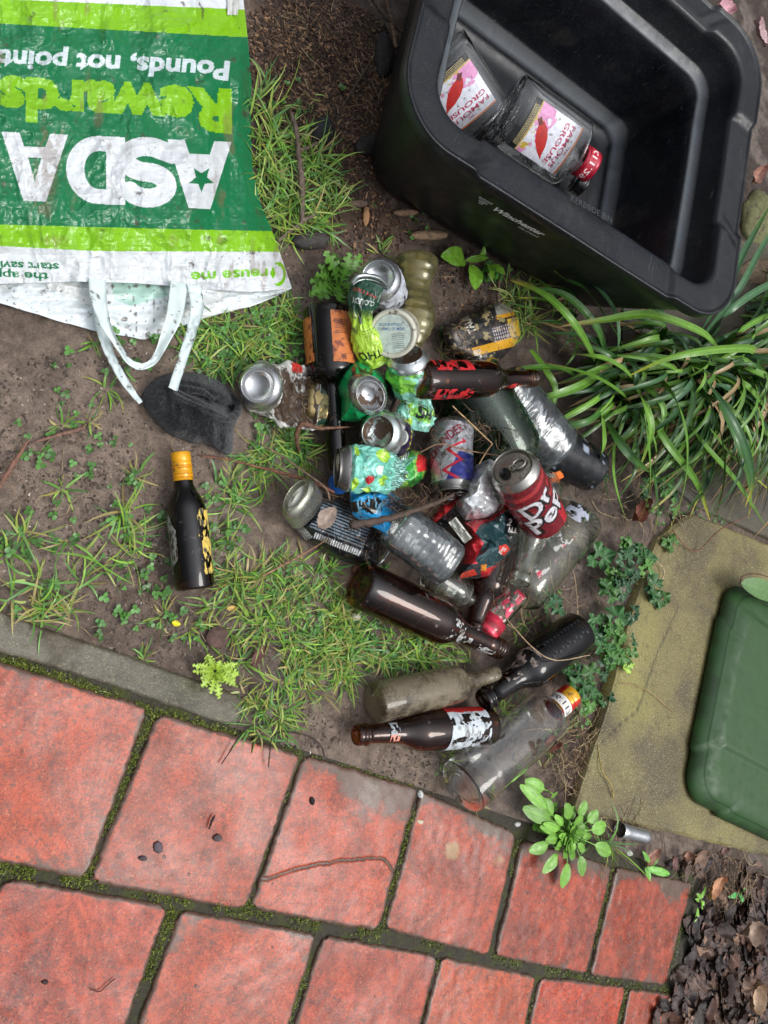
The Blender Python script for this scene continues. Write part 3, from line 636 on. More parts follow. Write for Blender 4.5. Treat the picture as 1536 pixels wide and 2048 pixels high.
# S
sx0, sw = 350, 112
def arc(cx, cy, rx, ry, a0, a1, n=16): return [(cx + rx * math.cos(math.radians(a0 + (a1 - a0) * k / (n - 1))), cy + ry * math.sin(math.radians(a0 + (a1 - a0) * k / (n - 1)))) for k in range(n)]
def thickline(P_, w_, cc, fx):
    P_ = np.array([fx(*p) for p in P_])
    m_ = np.zeros(BX.shape, bool)
    for a_, b_ in zip(P_[:-1], P_[1:]):
        ab = b_ - a_; t = np.clip(((BX - a_[0]) * ab[0] + (BYp - a_[1]) * ab[1]) / (ab @ ab), 0, 1)
        m_ |= np.hypot(BX - a_[0] - t * ab[0], BYp - a_[1] - t * ab[1]) < w_
    paint(m_, cc)
S_ = [(.04, .22)] + arc(.50, .31, .38, .19, 215, 450, 14)[2:] + arc(.50, .69, .36, .19, 270, 30, 14)
thickline(S_, 19, wh, lambda x, y: LF(x, y, sx0, sw))
# D
D_o = [(0, 0), (0, 1), (.45, 1)] + arc(.45, .5, .55, .5, 88, -88, 18) + [(.45, 0)]
poly_paint([LF(a_, b_, 250, 118) for a_, b_ in D_o], wh)
D_i = [(.32, .22), (.32, .78), (.45, .78)] + arc(.45, .5, .24, .28, 88, -88, 12) + [(.45, .22)]
poly_paint([LF(a_, b_, 250, 118) for a_, b_ in D_i], dg_)
letterA(136, 133); poly_paint([LF(a_, b_, 136, 133) for a_, b_ in tri], dg_)
paint(tx('reuse me', (536, 537), (-155, 8), (1, 22), .03), c(120, 190, 30))
paint(tx('start saving', (118, 527), (-150, -6), (0, 17), .03), c(10, 110, 66))
paint(tx('the app', (98, 546), (-112, -4), (0, 17), .03), c(10, 110, 66))
ang = np.degrees(np.arctan2(BYp - 547, BX - 557)); rr = np.hypot(BX - 557, (BYp - 547) * .55 * 1.0)
paint((np.abs(np.hypot(BX - 557, (BYp - 548) * .6) - 12) < 2.6) & ~((BX < 556) & (np.abs(BYp - 548) < 19)), c(120, 190, 30))
paint(pip([(546, 532), (540, 547), (546, 558), (552, 547)], BX, BYp), c(120, 190, 30))
# mud smears and specks on the film
sm = ss(.63, .76, fbm(BX / 22 + 3, BYp / 60, 0, 91, 5)) * ss(.45, .6, fbm(BX / 130, BYp / 130, 0, 92)) + ss(110, 30, np.abs(BX - 95 + (BYp - 330) * .12) * 3) * ss(330, 250, np.abs(BYp - 345) * 3) * ss(.4, .6, fbm(BX / 9, BYp / 16, 0, 93, 4))
col = col + (np.clip(sm * .8, 0, 1) * .55)[..., None] * (c(126, 98, 78) - col)
spk = ss(.91, .94, vn(BX / 3.2, BYp / 3.2, 0, 95)) * ss(.5, .62, fbm(BX / 70, BYp / 70, 0, 96)) + ss(.91, .94, vn(BX / 5 + BYp / 9, BYp / 2.6, 0, 97)) * ss(.47, .6, fbm(BX / 90, BYp / 90, 0, 98))
col = col + (np.clip(spk, 0, 1) * .6)[..., None] * (c(74, 52, 40) - col)
bag = thing('carrier_bag', 'muddy green and white plastic shopping bag with large white supermarket lettering lying upside down', 'carrier bag', g(250, 300, 0))
mesh('front_panel', Pw.reshape(-1, 3), quads(NX, NY)[:, ::-1], M['bag'], bag, col.reshape(-1, 3))
# rear panel: white, seen past the mouth
ex_ = np.array([-330, 0, 110, 195, 290, 395, 500, 583]); ey_ = np.array([548, 606, 640, 664, 679, 640, 614, 579])
N2x, N2y = 340, 90
U, Vv = np.meshgrid(np.linspace(0, 1, N2x), np.linspace(0, 1, N2y)); X2 = -330 + U * 912
yt_ = np.interp(X2, bx, by) - 2 - 58 * ss(578, 470, X2); Y2 = yt_ + Vv * (np.interp(X2, ex_, ey_) + 4 * (fbm(X2 / 40, 0 * X2, 0, 2) - .5) - yt_)
Z2 = .0035 + .010 * ridge(X2 / 70, Y2 / 40, 0, 71, 3) * ss(1, .75, Vv) + .004 * fbm(X2 / 20, Y2 / 20, 0, 72)
mouth = np.exp(-((X2 - 262) / 62) ** 4) * ss(0, .5, Vv); Z2 = Z2 - .003 * mouth
col2 = c(216, 224, 226) * np.ones(X2.shape + (3,))
col2[pip([(222, 560), (340, 560), (335, 592), (262, 612), (228, 598)], X2, Y2)] = c(172, 206, 192)
s2 = ss(.78, .84, vn(X2 / 7, Y2 / 11, 0, 73)) * ss(80, 50, np.abs(X2 - 265)) * ss(560, 575, Y2) + ss(.90, .93, vn(X2 / 3.5, Y2 / 3.5, 0, 75))
brn = ss(.55, .75, fbm(X2 / 60, Y2 / 25, 0, 76)) * .35
col2 = col2 + brn[..., None] * (c(170, 160, 140) - col2); col2 = col2 + (np.clip(s2, 0, 1) * .85)[..., None] * (c(76, 54, 42) - col2)
mesh('rear_panel', g(X2, Y2, Z2).reshape(-1, 3), quads(N2x, N2y)[:, ::-1], M['bag'], bag, col2.reshape(-1, 3))
# crumpled side gusset at the top corner
U, Vv = np.meshgrid(np.linspace(0, 1, 40), np.linspace(0, 1, 60)); X3 = 455 + U * (50 - 30 * Vv) ; Y3 = -160 + Vv * 190
mesh('gusset', g(X3, Y3, .012 + .012 * ridge(X3 / 16, Y3 / 30, 0, 5)).reshape(-1, 3), quads(40, 60)[:, ::-1], M['bag'], bag, np.broadcast_to(c(205, 205, 200), (2400, 3)))
def ribbon(name, pts, widths, mat, parent, cc, n=80, twist=None, m_=7, wrinkle=.0016, speck=True):
    """pts: (px, py, z); widths in metres; a soft flattened strap with thickness"""
    P_ = crv([g(a_, b_, z_) for a_, b_, z_ in pts], n); w_ = np.interp(np.linspace(0, 1, n), np.linspace(0, 1, len(widths)), widths)
    T = nrm(np.gradient(P_, axis=0)); s_ = nrm(np.cross([0, 0, 1.0], T)); nn = np.cross(T, s_)
    tw = np.interp(np.linspace(0, 1, n), np.linspace(0, 1, len(twist)), twist) if twist is not None else np.zeros(n)
    side = s_ * np.cos(tw)[:, None] + nn * np.sin(tw)[:, None]; up = np.cross(T, side)
    u = np.linspace(-1, 1, m_)
    V = P_[:, None] + side[:, None] * (u[None, :, None] * w_[:, None, None] / 2) + up[:, None] * (((1 - u ** 2) * .04 + .10 * np.abs(u - .2))[None, :, None] * w_[:, None, None] + ((vn(np.arange(n)[:, None] * .35, u[None] * 2, 0, 3) - .5) * wrinkle * 2)[..., None])
    V2 = V - up[:, None] * .0009
    q = quads(m_, n); A_ = np.vstack([V.reshape(-1, 3), V2.reshape(-1, 3)]); col_ = np.broadcast_to(cc, (n * m_ * 2, 3)).copy()
    if speck:
        sp = vn(A_[:, 0] * 420, A_[:, 1] * 420, 0, 6) > .93; col_[sp] = c(88, 66, 52)
    sidef = []
    for j in range(n - 1):
        for e_ in (0, m_ - 1): a0 = j * m_ + e_; sidef.append([a0, a0 + m_, a0 + m_ + n * m_, a0 + n * m_])
    return mesh(name, A_, [np.vstack([q, q[:, ::-1] + n * m_, np.array(sidef)])], mat, parent, col_)
M['strap'] = attr_mat('white_strap', .38, .08, 60, .3, 120, .001, .06, 20)
hw = c(214, 226, 224)
ribbon('handle', [(194, 560, .03), (197, 600, .034), (212, 650, .036), (238, 695, .034), (262, 726, .033), (288, 733, .033), (312, 716, .034), (334, 670, .036), (350, 625, .036), (357, 566, .03)],
       [.021, .020, .014, .008, .007, .009, .008, .011, .016, .021, .022], M['strap'], bag, hw, twist=[0, 0, .3, .7, .5, 0, -.3, -.5, -.2, 0, 0])
ribbon('handle', [(198, 618, .016), (204, 660, .016), (222, 712, .016), (250, 764, .02), (281, 806, .026)], [.017, .013, .011, .010, .006], M['strap'], bag, hw, twist=[0, .3, .6, .3, 0])
ribbon('handle', [(388, 572, .034), (393, 615, .036), (384, 660, .036), (366, 715, .042), (345, 779, .046)], [.020, .018, .013, .012, .012], M['strap'], bag, hw, twist=[0, 0, .5, .1, 0])

# ---------------------------------------------------------------- polar blob: soft things with a traced plan outline
def blob_pts(outline, cen, nr, na, smooth=True):
    Q = np.array(outline, float); ce = np.array(cen, float)
    if smooth:
        for _ in range(2): Q = np.stack([.75 * Q + .25 * np.roll(Q, -1, 0), .25 * Q + .75 * np.roll(Q, -1, 0)], 1).reshape(-1, 2)
    per = np.linalg.norm(np.roll(Q, -1, 0) - Q, axis=1); cum = np.concatenate([[0], np.cumsum(per)])
    s = np.linspace(0, cum[-1], na, endpoint=False); k = np.searchsorted(cum, s, side='right') - 1; f = ((s - cum[k]) / per[k])[:, None]
    E = Q[k] * (1 - f) + Q[(k + 1) % len(Q)] * f
    r = np.linspace(0.002, 1, nr); return ce + (E - ce)[None] * r[:, None, None], r
def blob(name, outline, cen, zf, hf, mat, parent, colf, nr=70, na=220, smooth=True, under=True):
    """zf(px,py): height of the base, hf(px,py,r): thickness above it; colf -> colours"""
    XY, r = blob_pts(outline, cen, nr, na, smooth); X_, Y_ = XY[..., 0], XY[..., 1]; R2 = np.broadcast_to(r[:, None], X_.shape)
    zb = zf(X_, Y_) + 0 * X_; zt = zb + hf(X_, Y_, R2)
    top = g(X_, Y_, zt); V = top.reshape(-1, 3); q = quads(na, nr, True)[:, ::-1]; co = colf(X_, Y_).reshape(-1, colf(X_[:1, :1], Y_[:1, :1]).shape[-1])
    if under:
        bot = g(X_, Y_, np.minimum(zb, zt - .0006)); q2 = quads(na, nr, True) + nr * na
        i = np.arange(na); rim = np.stack([(nr - 1) * na + i, (nr - 1) * na + (i + 1) % na, (nr - 1) * na + (i + 1) % na + nr * na, (nr - 1) * na + i + nr * na], -1)
        V = np.vstack([V, bot.reshape(-1, 3)]); q = np.vstack([q, q2, rim]); co = np.vstack([co, co])
    return mesh(name, V, q, mat, parent, co)
# black woolly hat
m, n, b, out = nodes('black_wool')
fz = ramp(n, noise(n, 900, 3, .8), [(.45, 0.0), (.7, 1.0)])
cl = mixc(n, fz, c(12, 14, 16), c(46, 50, 54)); cl = mixc(n, ramp(n, noise(n, 40, 4), [(.45, 0.0), (.7, .5)]), cl, c(18, 19, 20))
n.links.new(cl, b.inputs['Base Color']); b.inputs['Roughness'].default_value = .95; b.inputs['Sheen Weight'].default_value = .35; b.inputs['Specular IOR Level'].default_value = .1
bump(n, b, noise(n, 700, 5, .8), 1, .002); M['wool'] = m
hat = thing('woollen_hat', 'crumpled black woolly hat lying in the mud above the small yellow capped bottle', 'hat', g(378, 825, 0))
hat_o = [(281, 790), (300, 765), (318, 752), (345, 746), (380, 744), (412, 748), (440, 762), (462, 778), (478, 806), (476, 838), (466, 862), (468, 886), (462, 912), (444, 908), (424, 892), (404, 884), (388, 890), (366, 878), (344, 874), (318, 850), (297, 826), (285, 808)]
def hat_h(x, y, r):
    h = .040 * (1 - r ** 4) ** .5 + .010 * (ridge(x / 55 + 2, y / 55 + y * 0, 0, 15, 2) - .5) * (1 - r ** 3)
    h = h + .012 * (facet(x / 46, y / 38, 7) - .5) * (1 - r ** 4)
    fold = y - (786 + .42 * (x - 340)); h = h + .016 * np.exp(-(fold / 9.0) ** 2) * ss(335, 350, x) * ss(480, 462, x) - .022 * np.exp(-((fold + 20) / 13.0) ** 2) * ss(345, 375, x) * ss(478, 455, x)
    return np.maximum(h + .0018 * (vn(x / 5, y / 5, 0, 9) - .5), .001)
blob('hat_body', hat_o, (378, 822), lambda x, y: -.006, hat_h, M['wool'], hat, lambda x, y: np.ones(x.shape + (3,)) * .03, 110, 300)
def hem(pts, r, name):
    V_, q_, cp = tube([g(*p) for p in pts], r, 60, 12, 4, .18); mesh(name, V_, [q_] + cp, M['wool'], hat, np.ones((len(V_), 3)) * .03)
hem([(334, 776, .026), (352, 788, .034), (385, 802, .036), (420, 822, .034), (450, 836, .030), (472, 828, .022), (476, 808, .016), (462, 790, .014)], [.005, .0062, .006, .0062, .006, .005, .004], 'hem')
hem([(340, 770, .02), (372, 778, .026), (404, 784, .028), (428, 800, .026)], [.004, .0055, .005, .003], 'hem')
# loose fibres
rs = np.random.RandomState(3); XYf, rf = blob_pts(hat_o, (378, 822), 40, 200); 
fx = rs.randint(0, 39, 3000); fa = rs.randint(0, 200, 3000); q_ = XYf[fx, fa] + rs.normal(0, 2.2, (3000, 2)); hz = hat_h(q_[:, 0], q_[:, 1], np.clip(rf[fx], 0, .99)) - .006
ctr = g(q_[:, 0], q_[:, 1], hz + .0006); d_ = nrm(rs.normal(0, 1, (3000, 3)) * (1, 1, .5)) * rs.uniform(.001, .0028, (3000, 1)); sd_ = nrm(np.cross(d_, [0, 0, 1.])) * .00016
Vf = np.stack([ctr - d_ - sd_, ctr - d_ + sd_, ctr + d_ + (0, 0, .0006) + sd_, ctr + d_ + (0, 0, .0006) - sd_], 1).reshape(-1, 3)
mesh('wool_fibres', Vf, np.arange(len(Vf)).reshape(-1, 4), M['wool'], hat, np.ones((len(Vf), 3)) * .1)
# ---------------------------------------------------------------- bottles
def camdir(p): return nrm(CAM - np.asarray(p))
class Frame:
    """axis frame from a to b; direction 0 of the turn faces the sky side"""
    def __init__(s, a, b, roll=0.0, ref=None):
        s.a = np.asarray(a, float); s.b = np.asarray(b, float); s.L = np.linalg.norm(s.b - s.a); s.t = (s.b - s.a) / s.L
        n0 = camdir((s.a + s.b) / 2) if ref is None else np.asarray(ref, float)
        n0 = nrm(n0 - s.t * (n0 @ s.t)); s0 = np.cross(s.t, n0)
        s.n = n0 * math.cos(roll) + s0 * math.sin(roll); s.s = np.cross(s.t, s.n)
    def at(s, z, r, th, fa=1.0, fb=1.0):
        z, r, th = np.broadcast_arrays(z, r, th)
        return s.a + s.t * z[..., None] + s.n * (r * fb * np.cos(th))[..., None] + s.s * (r * fa * np.sin(th))[..., None]
def chaikin(P, it=2):
    P = np.array(P, float)
    for _ in range(it):
        Q = np.stack([.75 * P[:-1] + .25 * P[1:], .25 * P[:-1] + .75 * P[1:]], 1).reshape(-1, 2); P = np.vstack([P[:1], Q, P[-1:]])
    return P
def lathe(name, fr, prof, mat, parent, cc=(0, 0, 0, 0), na=64, fa=1, fb=1, it=0, dent=None):
    P = chaikin(prof, it) if it else np.array(prof, float)
    th = np.linspace(0, 2 * np.pi, na, endpoint=False)
    Z, TH = P[:, 0][:, None] + 0 * th, th[None] + 0 * P[:, :1]; R2 = P[:, 1][:, None] + 0 * TH
    if dent is not None: R2 = R2 * dent(Z, TH)
    V = fr.at(Z, R2, TH, fa, fb)
    cc = np.asarray(cc(Z, TH) if callable(cc) else np.broadcast_to(cc, V.shape[:2] + (len(cc),)))
    return mesh(name, V.reshape(-1, 3), quads(na, len(P), True), mat, parent, cc.reshape(-1, cc.shape[-1]))
PROF = dict(
    beer=[(0, 0), (.004, .6), (0, .80), (.006, .94), (.03, 1), (.52, 1), (.575, .95), (.62, .80), (.67, .60), (.72, .52), (.90, .43), (.925, .43), (.928, .52), (.945, .53), (.95, .47), (.965, .47), (.968, .50), (.99, .50), (1, .46)],
    beerb=[(0, 0), (.004, .6), (0, .80), (.006, .94), (.03, 1), (.50, 1), (.56, .96), (.60, .86), (.645, .66), (.69, .56), (.72, .53), (.93, .42), (.935, .50), (.95, .50), (.955, .45), (.97, .45), (.972, .49), (.99, .49), (1, .45)],
    wine=[(0, 0), (.01, .5), (0, .84), (.006, .95), (.03, 1), (.56, 1), (.62, .95), (.68, .78), (.73, .58), (.78, .47), (.98, .45), (1, .42)],
    flask=[(0, 0), (.004, .6), (0, .86), (.008, .96), (.03, 1), (.735, 1), (.765, .97), (.79, .80), (.81, .55), (.83, .44), (1, .42)],
    port=[(0, 0), (.004, .6), (0, .86), (.008, .97), (.02, 1), (.62, 1), (.66, .93), (.69, .72), (.705, .50), (.725, .44), (.93, .42), (.94, .48), (.97, .48), (1, .43)],
    liq=[(0, 0), (.01, .5), (0, .84), (.006, .95), (.03, 1), (.385, 1), (.43, .93), (.47, .66), (.49, .46), (.52, .42), (.98, .37), (1, .35)],
    neck=[(0, .6), (.10, .95), (.2, 1), (.45, 1), (.60, .7), (.70, .50), (.93, .45), (.935, .56), (.97, .57), (1, .50)],
    petb=[(0, 0), (.01, .5), (0, .78), (.03, .95), (.08, 1), (.60, 1), (.75, .86), (.88, .5), (.92, .35), (1, .33)],
    body=[(0, 0), (.01, .5), (0, .8), (.02, .95), (.05, 1), (.92, 1), (.98, .92), (1, .8)])
def wpx(px, py, z, dpx, w):
    """world half-width of something w pixels wide across direction dpx at this place"""
    d = np.array(dpx, float); d /= np.linalg.norm(d); q = np.array([-d[1], d[0]]) * w / 2
    return np.linalg.norm(g(px + q[0], py + q[1], z) - g(px - q[0], py - q[1], z)) / 2
def bottle(nm, label, cat, A_, B_, w, kind, mat, z=None, zb=None, wall=.0026, fa=1.0, fb=1.0, roll=0, dent=None, group=None, glass='glass', open_=True, mid=None, cap=None):
    """A_, B_ pixels of base centre and mouth; w body width in pixels"""
    dpx = (B_[0] - A_[0], B_[1] - A_[1]); mp_ = mid or ((A_[0] * .65 + B_[0] * .35), (A_[1] * .65 + B_[1] * .35))
    R = wpx(mp_[0], mp_[1], z or .03, dpx, w); za = (R * fb - .004) if z is None else z; zb = za if zb is None else zb
    a, b = g(A_[0], A_[1], za), g(B_[0], B_[1], zb); fr = Frame(a, b, roll)
    t = thing(nm, label, cat, (a[0], a[1], za), group)
    P = chaikin([(p[0] * fr.L, p[1] * R) for p in PROF[kind]], 1)
    if dent is not None:
        cu_ = np.concatenate([[0], np.cumsum(np.hypot(*np.diff(P, axis=0).T))]); tt_ = np.linspace(0, cu_[-1], 170); P = np.stack([np.interp(tt_, cu_, P[:, 0]), np.interp(tt_, cu_, P[:, 1])], 1)
    inner = [(max(z_, .007), max(r_ - wall, 0.0)) for z_, r_ in P if z_ > .004]
    inner = [(z_, r_) for z_, r_ in inner]; inner[-1] = (fr.L - .0002, P[-1][1] - .0018)
    core = list(P) + [(fr.L + .0006, P[-1][1] - .0009)] + inner[::-1] + [(.009, inner[0][1] * .5), (.010, 0)]
    lathe(glass, fr, core, M[mat], t, na=72, fa=fa, fb=fb, dent=dent)
    return t, fr, R
def wrap(name, fr, R, z0, z1, th0, th1, colf, mat, parent, n=90, m_=70, lift=.0006, keep=None, fa=1, fb=1, rf=None, curl=.0):
    """label on a round body; u along the turn th0..th1, v along the axis z0..z1 (fractions of length)"""
    U, Vv = np.meshgrid(np.linspace(0, 1, n), np.linspace(0, 1, m_)); TH = np.radians(th0 + (th1 - th0) * U); Z = (z0 + (z1 - z0) * Vv) * fr.L
    RR = R + lift + (0 if rf is None else rf(Vv)) + .0005 * (fbm(U * 9, Vv * 9, 0, 3) - .5)
    P = fr.at(Z, RR, TH, fa, fb); co = colf(U, Vv); q = quads(n, m_, mask=None if keep is None else keep(U, Vv)); V, q, co = compact(P.reshape(-1, 3), q, co.reshape(-1, co.shape[-1]))
    return mesh(name, V, q, M[mat], parent, co)
def flatc(cc, al=0.0): return lambda U, V: np.concatenate([np.broadcast_to(cc, U.shape + (3,)), np.full(U.shape + (1,), al)], -1)
def mixn(U, V, a, b, lo, hi, fu, fv, sd):
    m_ = ss(lo, hi, fbm(U * fu, V * fv, 0, sd, 5))[..., None]; return np.concatenate([a + m_ * (b - a), np.zeros(U.shape + (1,))], -1)
def cap_prof(L0, L1, R, ridges=3):
    P = [(L0, R * .9), (L0, R)]
    for k in range(ridges):
        z = L0 + (L1 - L0) * (.35 + .5 * k / ridges); P += [(z - .0012, R), (z, R * .94), (z + .0012, R)]
    return P + [(L1 - .001, R), (L1, R * .93), (L1, R * .5), (L1 - .0002, 0)]

# small wine bottle with the yellow cap
t, fr, R = bottle('small_wine_bottle', 'small dark bottle with bright yellow screw cap and rotted label lying alone on the mud', 'bottle', (390, 1178), (361, 908), 77, 'wine', 'dark')
lathe('screw_cap', fr, cap_prof(fr.L * .80, fr.L + .002, R * .505, 3), M['can'], t, (*c(236, 168, 24), .1), na=48)
for k in (.815, .84, .885, .90): lathe('cap_ring', fr, [(fr.L * k, R * .49), (fr.L * k, R * .52), (fr.L * k + .0018, R * .52), (fr.L * k + .0018, R * .49)], M['can'], t, (*c(226, 150, 20), .1), na=48)
wrap('label', fr, R, .10, .58, 27, 95, lambda U, V: mixn(U, V, c(226, 196, 96), c(70, 66, 60), .42, .62, 9, 14, 4), 'print', t, keep=lambda U, V: fbm(U * 7, V * 13, 0, 8) > .38 + .25 * (U < .12))
wrap('label', fr, R, .13, .57, -92, -38, lambda U, V: mixn(U, V, c(150, 152, 146), c(70, 60, 50), .42, .60, 10, 16, 9), 'print', t, keep=lambda U, V: (U < .55 + .45 * ss(.08, .25, V)) & (V < .97 - .25 * ss(.5, 1, U)))
# big brown beer bottle
t, fr, R = bottle('beer_bottle', 'large empty brown beer bottle in the grass below the heap', 'bottle', (718, 1168), (1003, 1299), 92, 'beerb', 'brown')
for a0, a1, z0, z1, sd in ((-25, 35, .55, .66, 3), (10, 60, .64, .74, 5), (20, 70, .80, .93, 7)):
    wrap('label_scrap', fr, R, z0, z1, a0, a1, lambda U, V: mixn(U, V, c(190, 192, 190), c(120, 112, 104), .4, .65, 8, 8, 3), 'print', t, rf=lambda V: np.interp((z0 + (z1 - z0) * V), [.5, .56, .60, .645, .69, .93], np.array([0, -.04, -.14, -.34, -.44, -.575]) * R), keep=lambda U, V: fbm(U * 5, V * 5, 0, sd) > .48)
# dark bottle half across the weeds
t, fr, R = bottle('beer_bottle', 'near black beer bottle with embossed base under trailing straw', 'bottle', (1158, 1262), (966, 1402), 78, 'beerb', 'dark')
for k in range(11): wrap('embossing', fr, R, .06 + .036 * k, .085 + .036 * k, -18 + 6 * (k % 2), 26, lambda U, V: np.concatenate([np.broadcast_to(c(40, 42, 46), U.shape + (3,)), np.zeros(U.shape + (1,))], -1), 'plastic', t, 18, 8, .0008, keep=lambda U, V: (np.abs(U - .5) > .28) | (np.abs(V - .5) > .3)) if k % 1 == 0 else None
wrap('label_scrap', fr, R, .52, .80, -10, 60, lambda U, V: mixn(U, V, c(150, 136, 126), c(70, 60, 54), .4, .6, 6, 9, 3), 'print', t, rf=lambda V: np.interp(.52 + .28 * V, [.5, .56, .60, .645, .69, .93], np.array([0, -.04, -.14, -.34, -.44, -.575]) * R), keep=lambda U, V: fbm(U * 4, V * 8, 0, 31) > .50)
# mud filled bottle
t, fr, R = bottle('spirit_bottle', 'clear bottle caked with tan mud, beside the red labelled beer bottle', 'bottle', (748, 1406), (994, 1349), 80, 'port', 'muddy')
# brown bottle with red and white label
t, fr, R = bottle('beer_bottle', 'brown beer bottle with torn red and white label near the tiles', 'bottle', (980, 1452), (712, 1470), 82, 'beer', 'brown')
def redlab(U, V):
    o_ = mixn(U, V, c(206, 214, 218), c(120, 120, 122), .5, .68, 8, 12, 13); red = (U > .72 + .1 * fbm(V * 6, U * 0, 0, 3)) ; o_[red, :3] = c(196, 40, 40); return o_
wrap('label', fr, R, .09, .40, -88, 90, redlab, 'print', t, 140, 90, keep=lambda U, V: fbm(U * 10 + 4, V * 7, 0, 17, 5) > .44 - .2 * (U > .72))
wrap('label_scrap', fr, R, .735, .80, -50, 60, lambda U, V: np.where((U < .35)[..., None], np.append(c(226, 150, 130), 0), np.append(c(170, 176, 180), 0)), 'print', t, rf=lambda V: -R * .495 + 0 * V, keep=lambda U, V: fbm(U * 5, V * 5, 0, 2) > .42)
# whisky bottle with red and yellow cap
t, fr, R = bottle('spirit_bottle', 'clear spirit bottle with red and yellow price stickered cap by the tiles', 'bottle', (921, 1577), (1141, 1391), 92, 'flask', 'clear')
lathe('screw_cap', fr, cap_prof(fr.L * .835, fr.L + .002, R * .475, 3), M['can'], t, lambda Z, T: np.concatenate([np.where((np.mod(T + .6, 2 * np.pi) < 1.0 + 9 * (Z - fr.L * .85))[..., None], c(240, 178, 40), c(212, 44, 34)), np.full(Z.shape + (1,), .2)], -1), na=64)
def pricelab(s, U, V, o_=(.06, .74), ex=(.88, 0), ey=(0, -.5), bgc=c(236, 232, 226), tc=c(30, 28, 28)):
    co = np.concatenate([np.broadcast_to(bgc, U.shape + (3,)), np.zeros(U.shape + (1,))], -1).copy(); m_ = text_on(U, V, s, o_, ex, ey, .01); co[m_, :3] = tc; return co
wrap('price_sticker', fr, R * .475, .838, .91, -80, 75, lambda U, V: pricelab('£11.99', U, V, (.96, .22), (-.88, 0), (0, .52)), 'print', t, 110, 50, .0010)
for k, (a0, zz) in enumerate(((15, .40), (60, .55))): wrap('mud_patch', fr, R, zz, zz + .14, a0, a0 + 42, lambda U, V: mixn(U, V, c(84, 64, 54), c(60, 46, 38), .4, .6, 8, 8, 3), 'stone', t, 40, 40, .001, keep=lambda U, V: (fbm(U * 5, V * 5, 0, 41 + k) > .47) & (np.hypot(U - .5, V - .5) < .48))

# pile: lower layer of bottles
t, fr, R = bottle('wine_bottle', 'dark bottle with orange labels between the crushed cans and the grass', 'bottle', (655, 617), (676, 938), 86, 'liq', 'dark', z=.034)
def olab(U, V, s1=True):
    co = mixn(U, V, c(204, 118, 62), c(126, 64, 42), .50, .68, 7, 9, 6)
    if s1:
        for k in range(9): co[(np.abs(V - .18 - .033 * k) < .008) & (U > .10) & (U < .52) & (np.abs(np.sin(U * 60 + k * 3)) > .25), :3] = c(92, 44, 30)
        for k in range(12): co[(np.abs(V - .15 - .05 * k) < .006) & (U > .62) & (U < .95) & (np.abs(np.sin(U * 90 + k * 5)) > .3), :3] = c(70, 40, 40)
        co[(U > .68) & (V < .09), :3] = c(52, 70, 96)
    return co
wrap('label', fr, R, .06, .375, -6, -88, olab, 'print', t, 120, 120)
wrap('label', fr, R, .08, .36, 38, 86, lambda U, V: olab(U, V, False), 'print', t, 60, 80, keep=lambda U, V: U + .5 * (V > .8) * (V - .8) / .2 > .06)
t, fr, R = bottle('wine_bottle', 'dirty dark green glass bottle wedged under the red labelled brown bottle', 'bottle', (925, 752), (1075, 1000), 112, 'wine', 'green', z=.040)
# clear plastic bottle with black lower part
t, fr, R = bottle('plastic_bottle', 'cloudy clear plastic bottle with black sleeve at its neck under the strap leaved plant', 'plastic bottle', (992, 772), (1110, 905), 94, 'body', 'pet', z=.040, dent=lambda Z, T: 1 + .05 * (ridge(Z * 40, T * 1.5, 0, 4) - .5) * 2)
bcol = lambda Z, T: np.where((fbm(Z * 90, T * 3, 0, 7) > .78)[..., None], np.append(c(150, 160, 175), 0), np.append(c(22, 24, 28), 0))
fr2 = Frame(g(1096, 890, .044), g(1186, 942, .04))
lathe('black_sleeve', fr2, [(0, .6 * R), (.0, .84 * R)] + [(fr2.L * k / 24, R * (.84 - .10 * k / 24) * (1 + .02 * (k % 2))) for k in range(1, 24)] + [(fr2.L, .66 * R), (fr2.L + .002, .5 * R), (fr2.L, 0)], M['plastic'], t, bcol, na=64)
# red labelled brown bottle
t, fr, R = bottle('beer_bottle', 'brown beer bottle with shredded red label, neck towards the strap leaves', 'bottle', (838, 760), (1070, 757), 74, 'beer', 'brown', z=.112, zb=.104)
wrap('label', fr, R, .06, .36, -85, 85, lambda U, V: mixn(U, V, c(196, 36, 40), c(60, 24, 26), .56, .66, 9, 9, 4), 'print', t, 120, 90, keep=lambda U, V: ((U > .66) | (U < .34)) & (fbm(U * 8, V * 7, 0, 27) > .42))
wrap('neck_label', fr, R * .50, .66, .78, 30, 80, flatc(c(200, 40, 44)), 'print', t, 20, 20, keep=lambda U, V: U + V * .5 > .35)
# yellowed ribbed plastic bottle
fk = lambda Z, T: (1 + .018 * np.sin(Z * 2 * np.pi / .016)) * (1 - .36 * np.exp(-((Z - .055) / .028) ** 2)) * (1 + .02 * np.cos(4 * T))
t, fr, R = bottle('plastic_bottle', 'squashed yellowed ribbed plastic bottle at the top edge of the heap', 'plastic bottle', (834, 512), (822, 712), 72, 'petb', 'petyellow', z=.04, zb=.045, dent=fk, fb=.72)
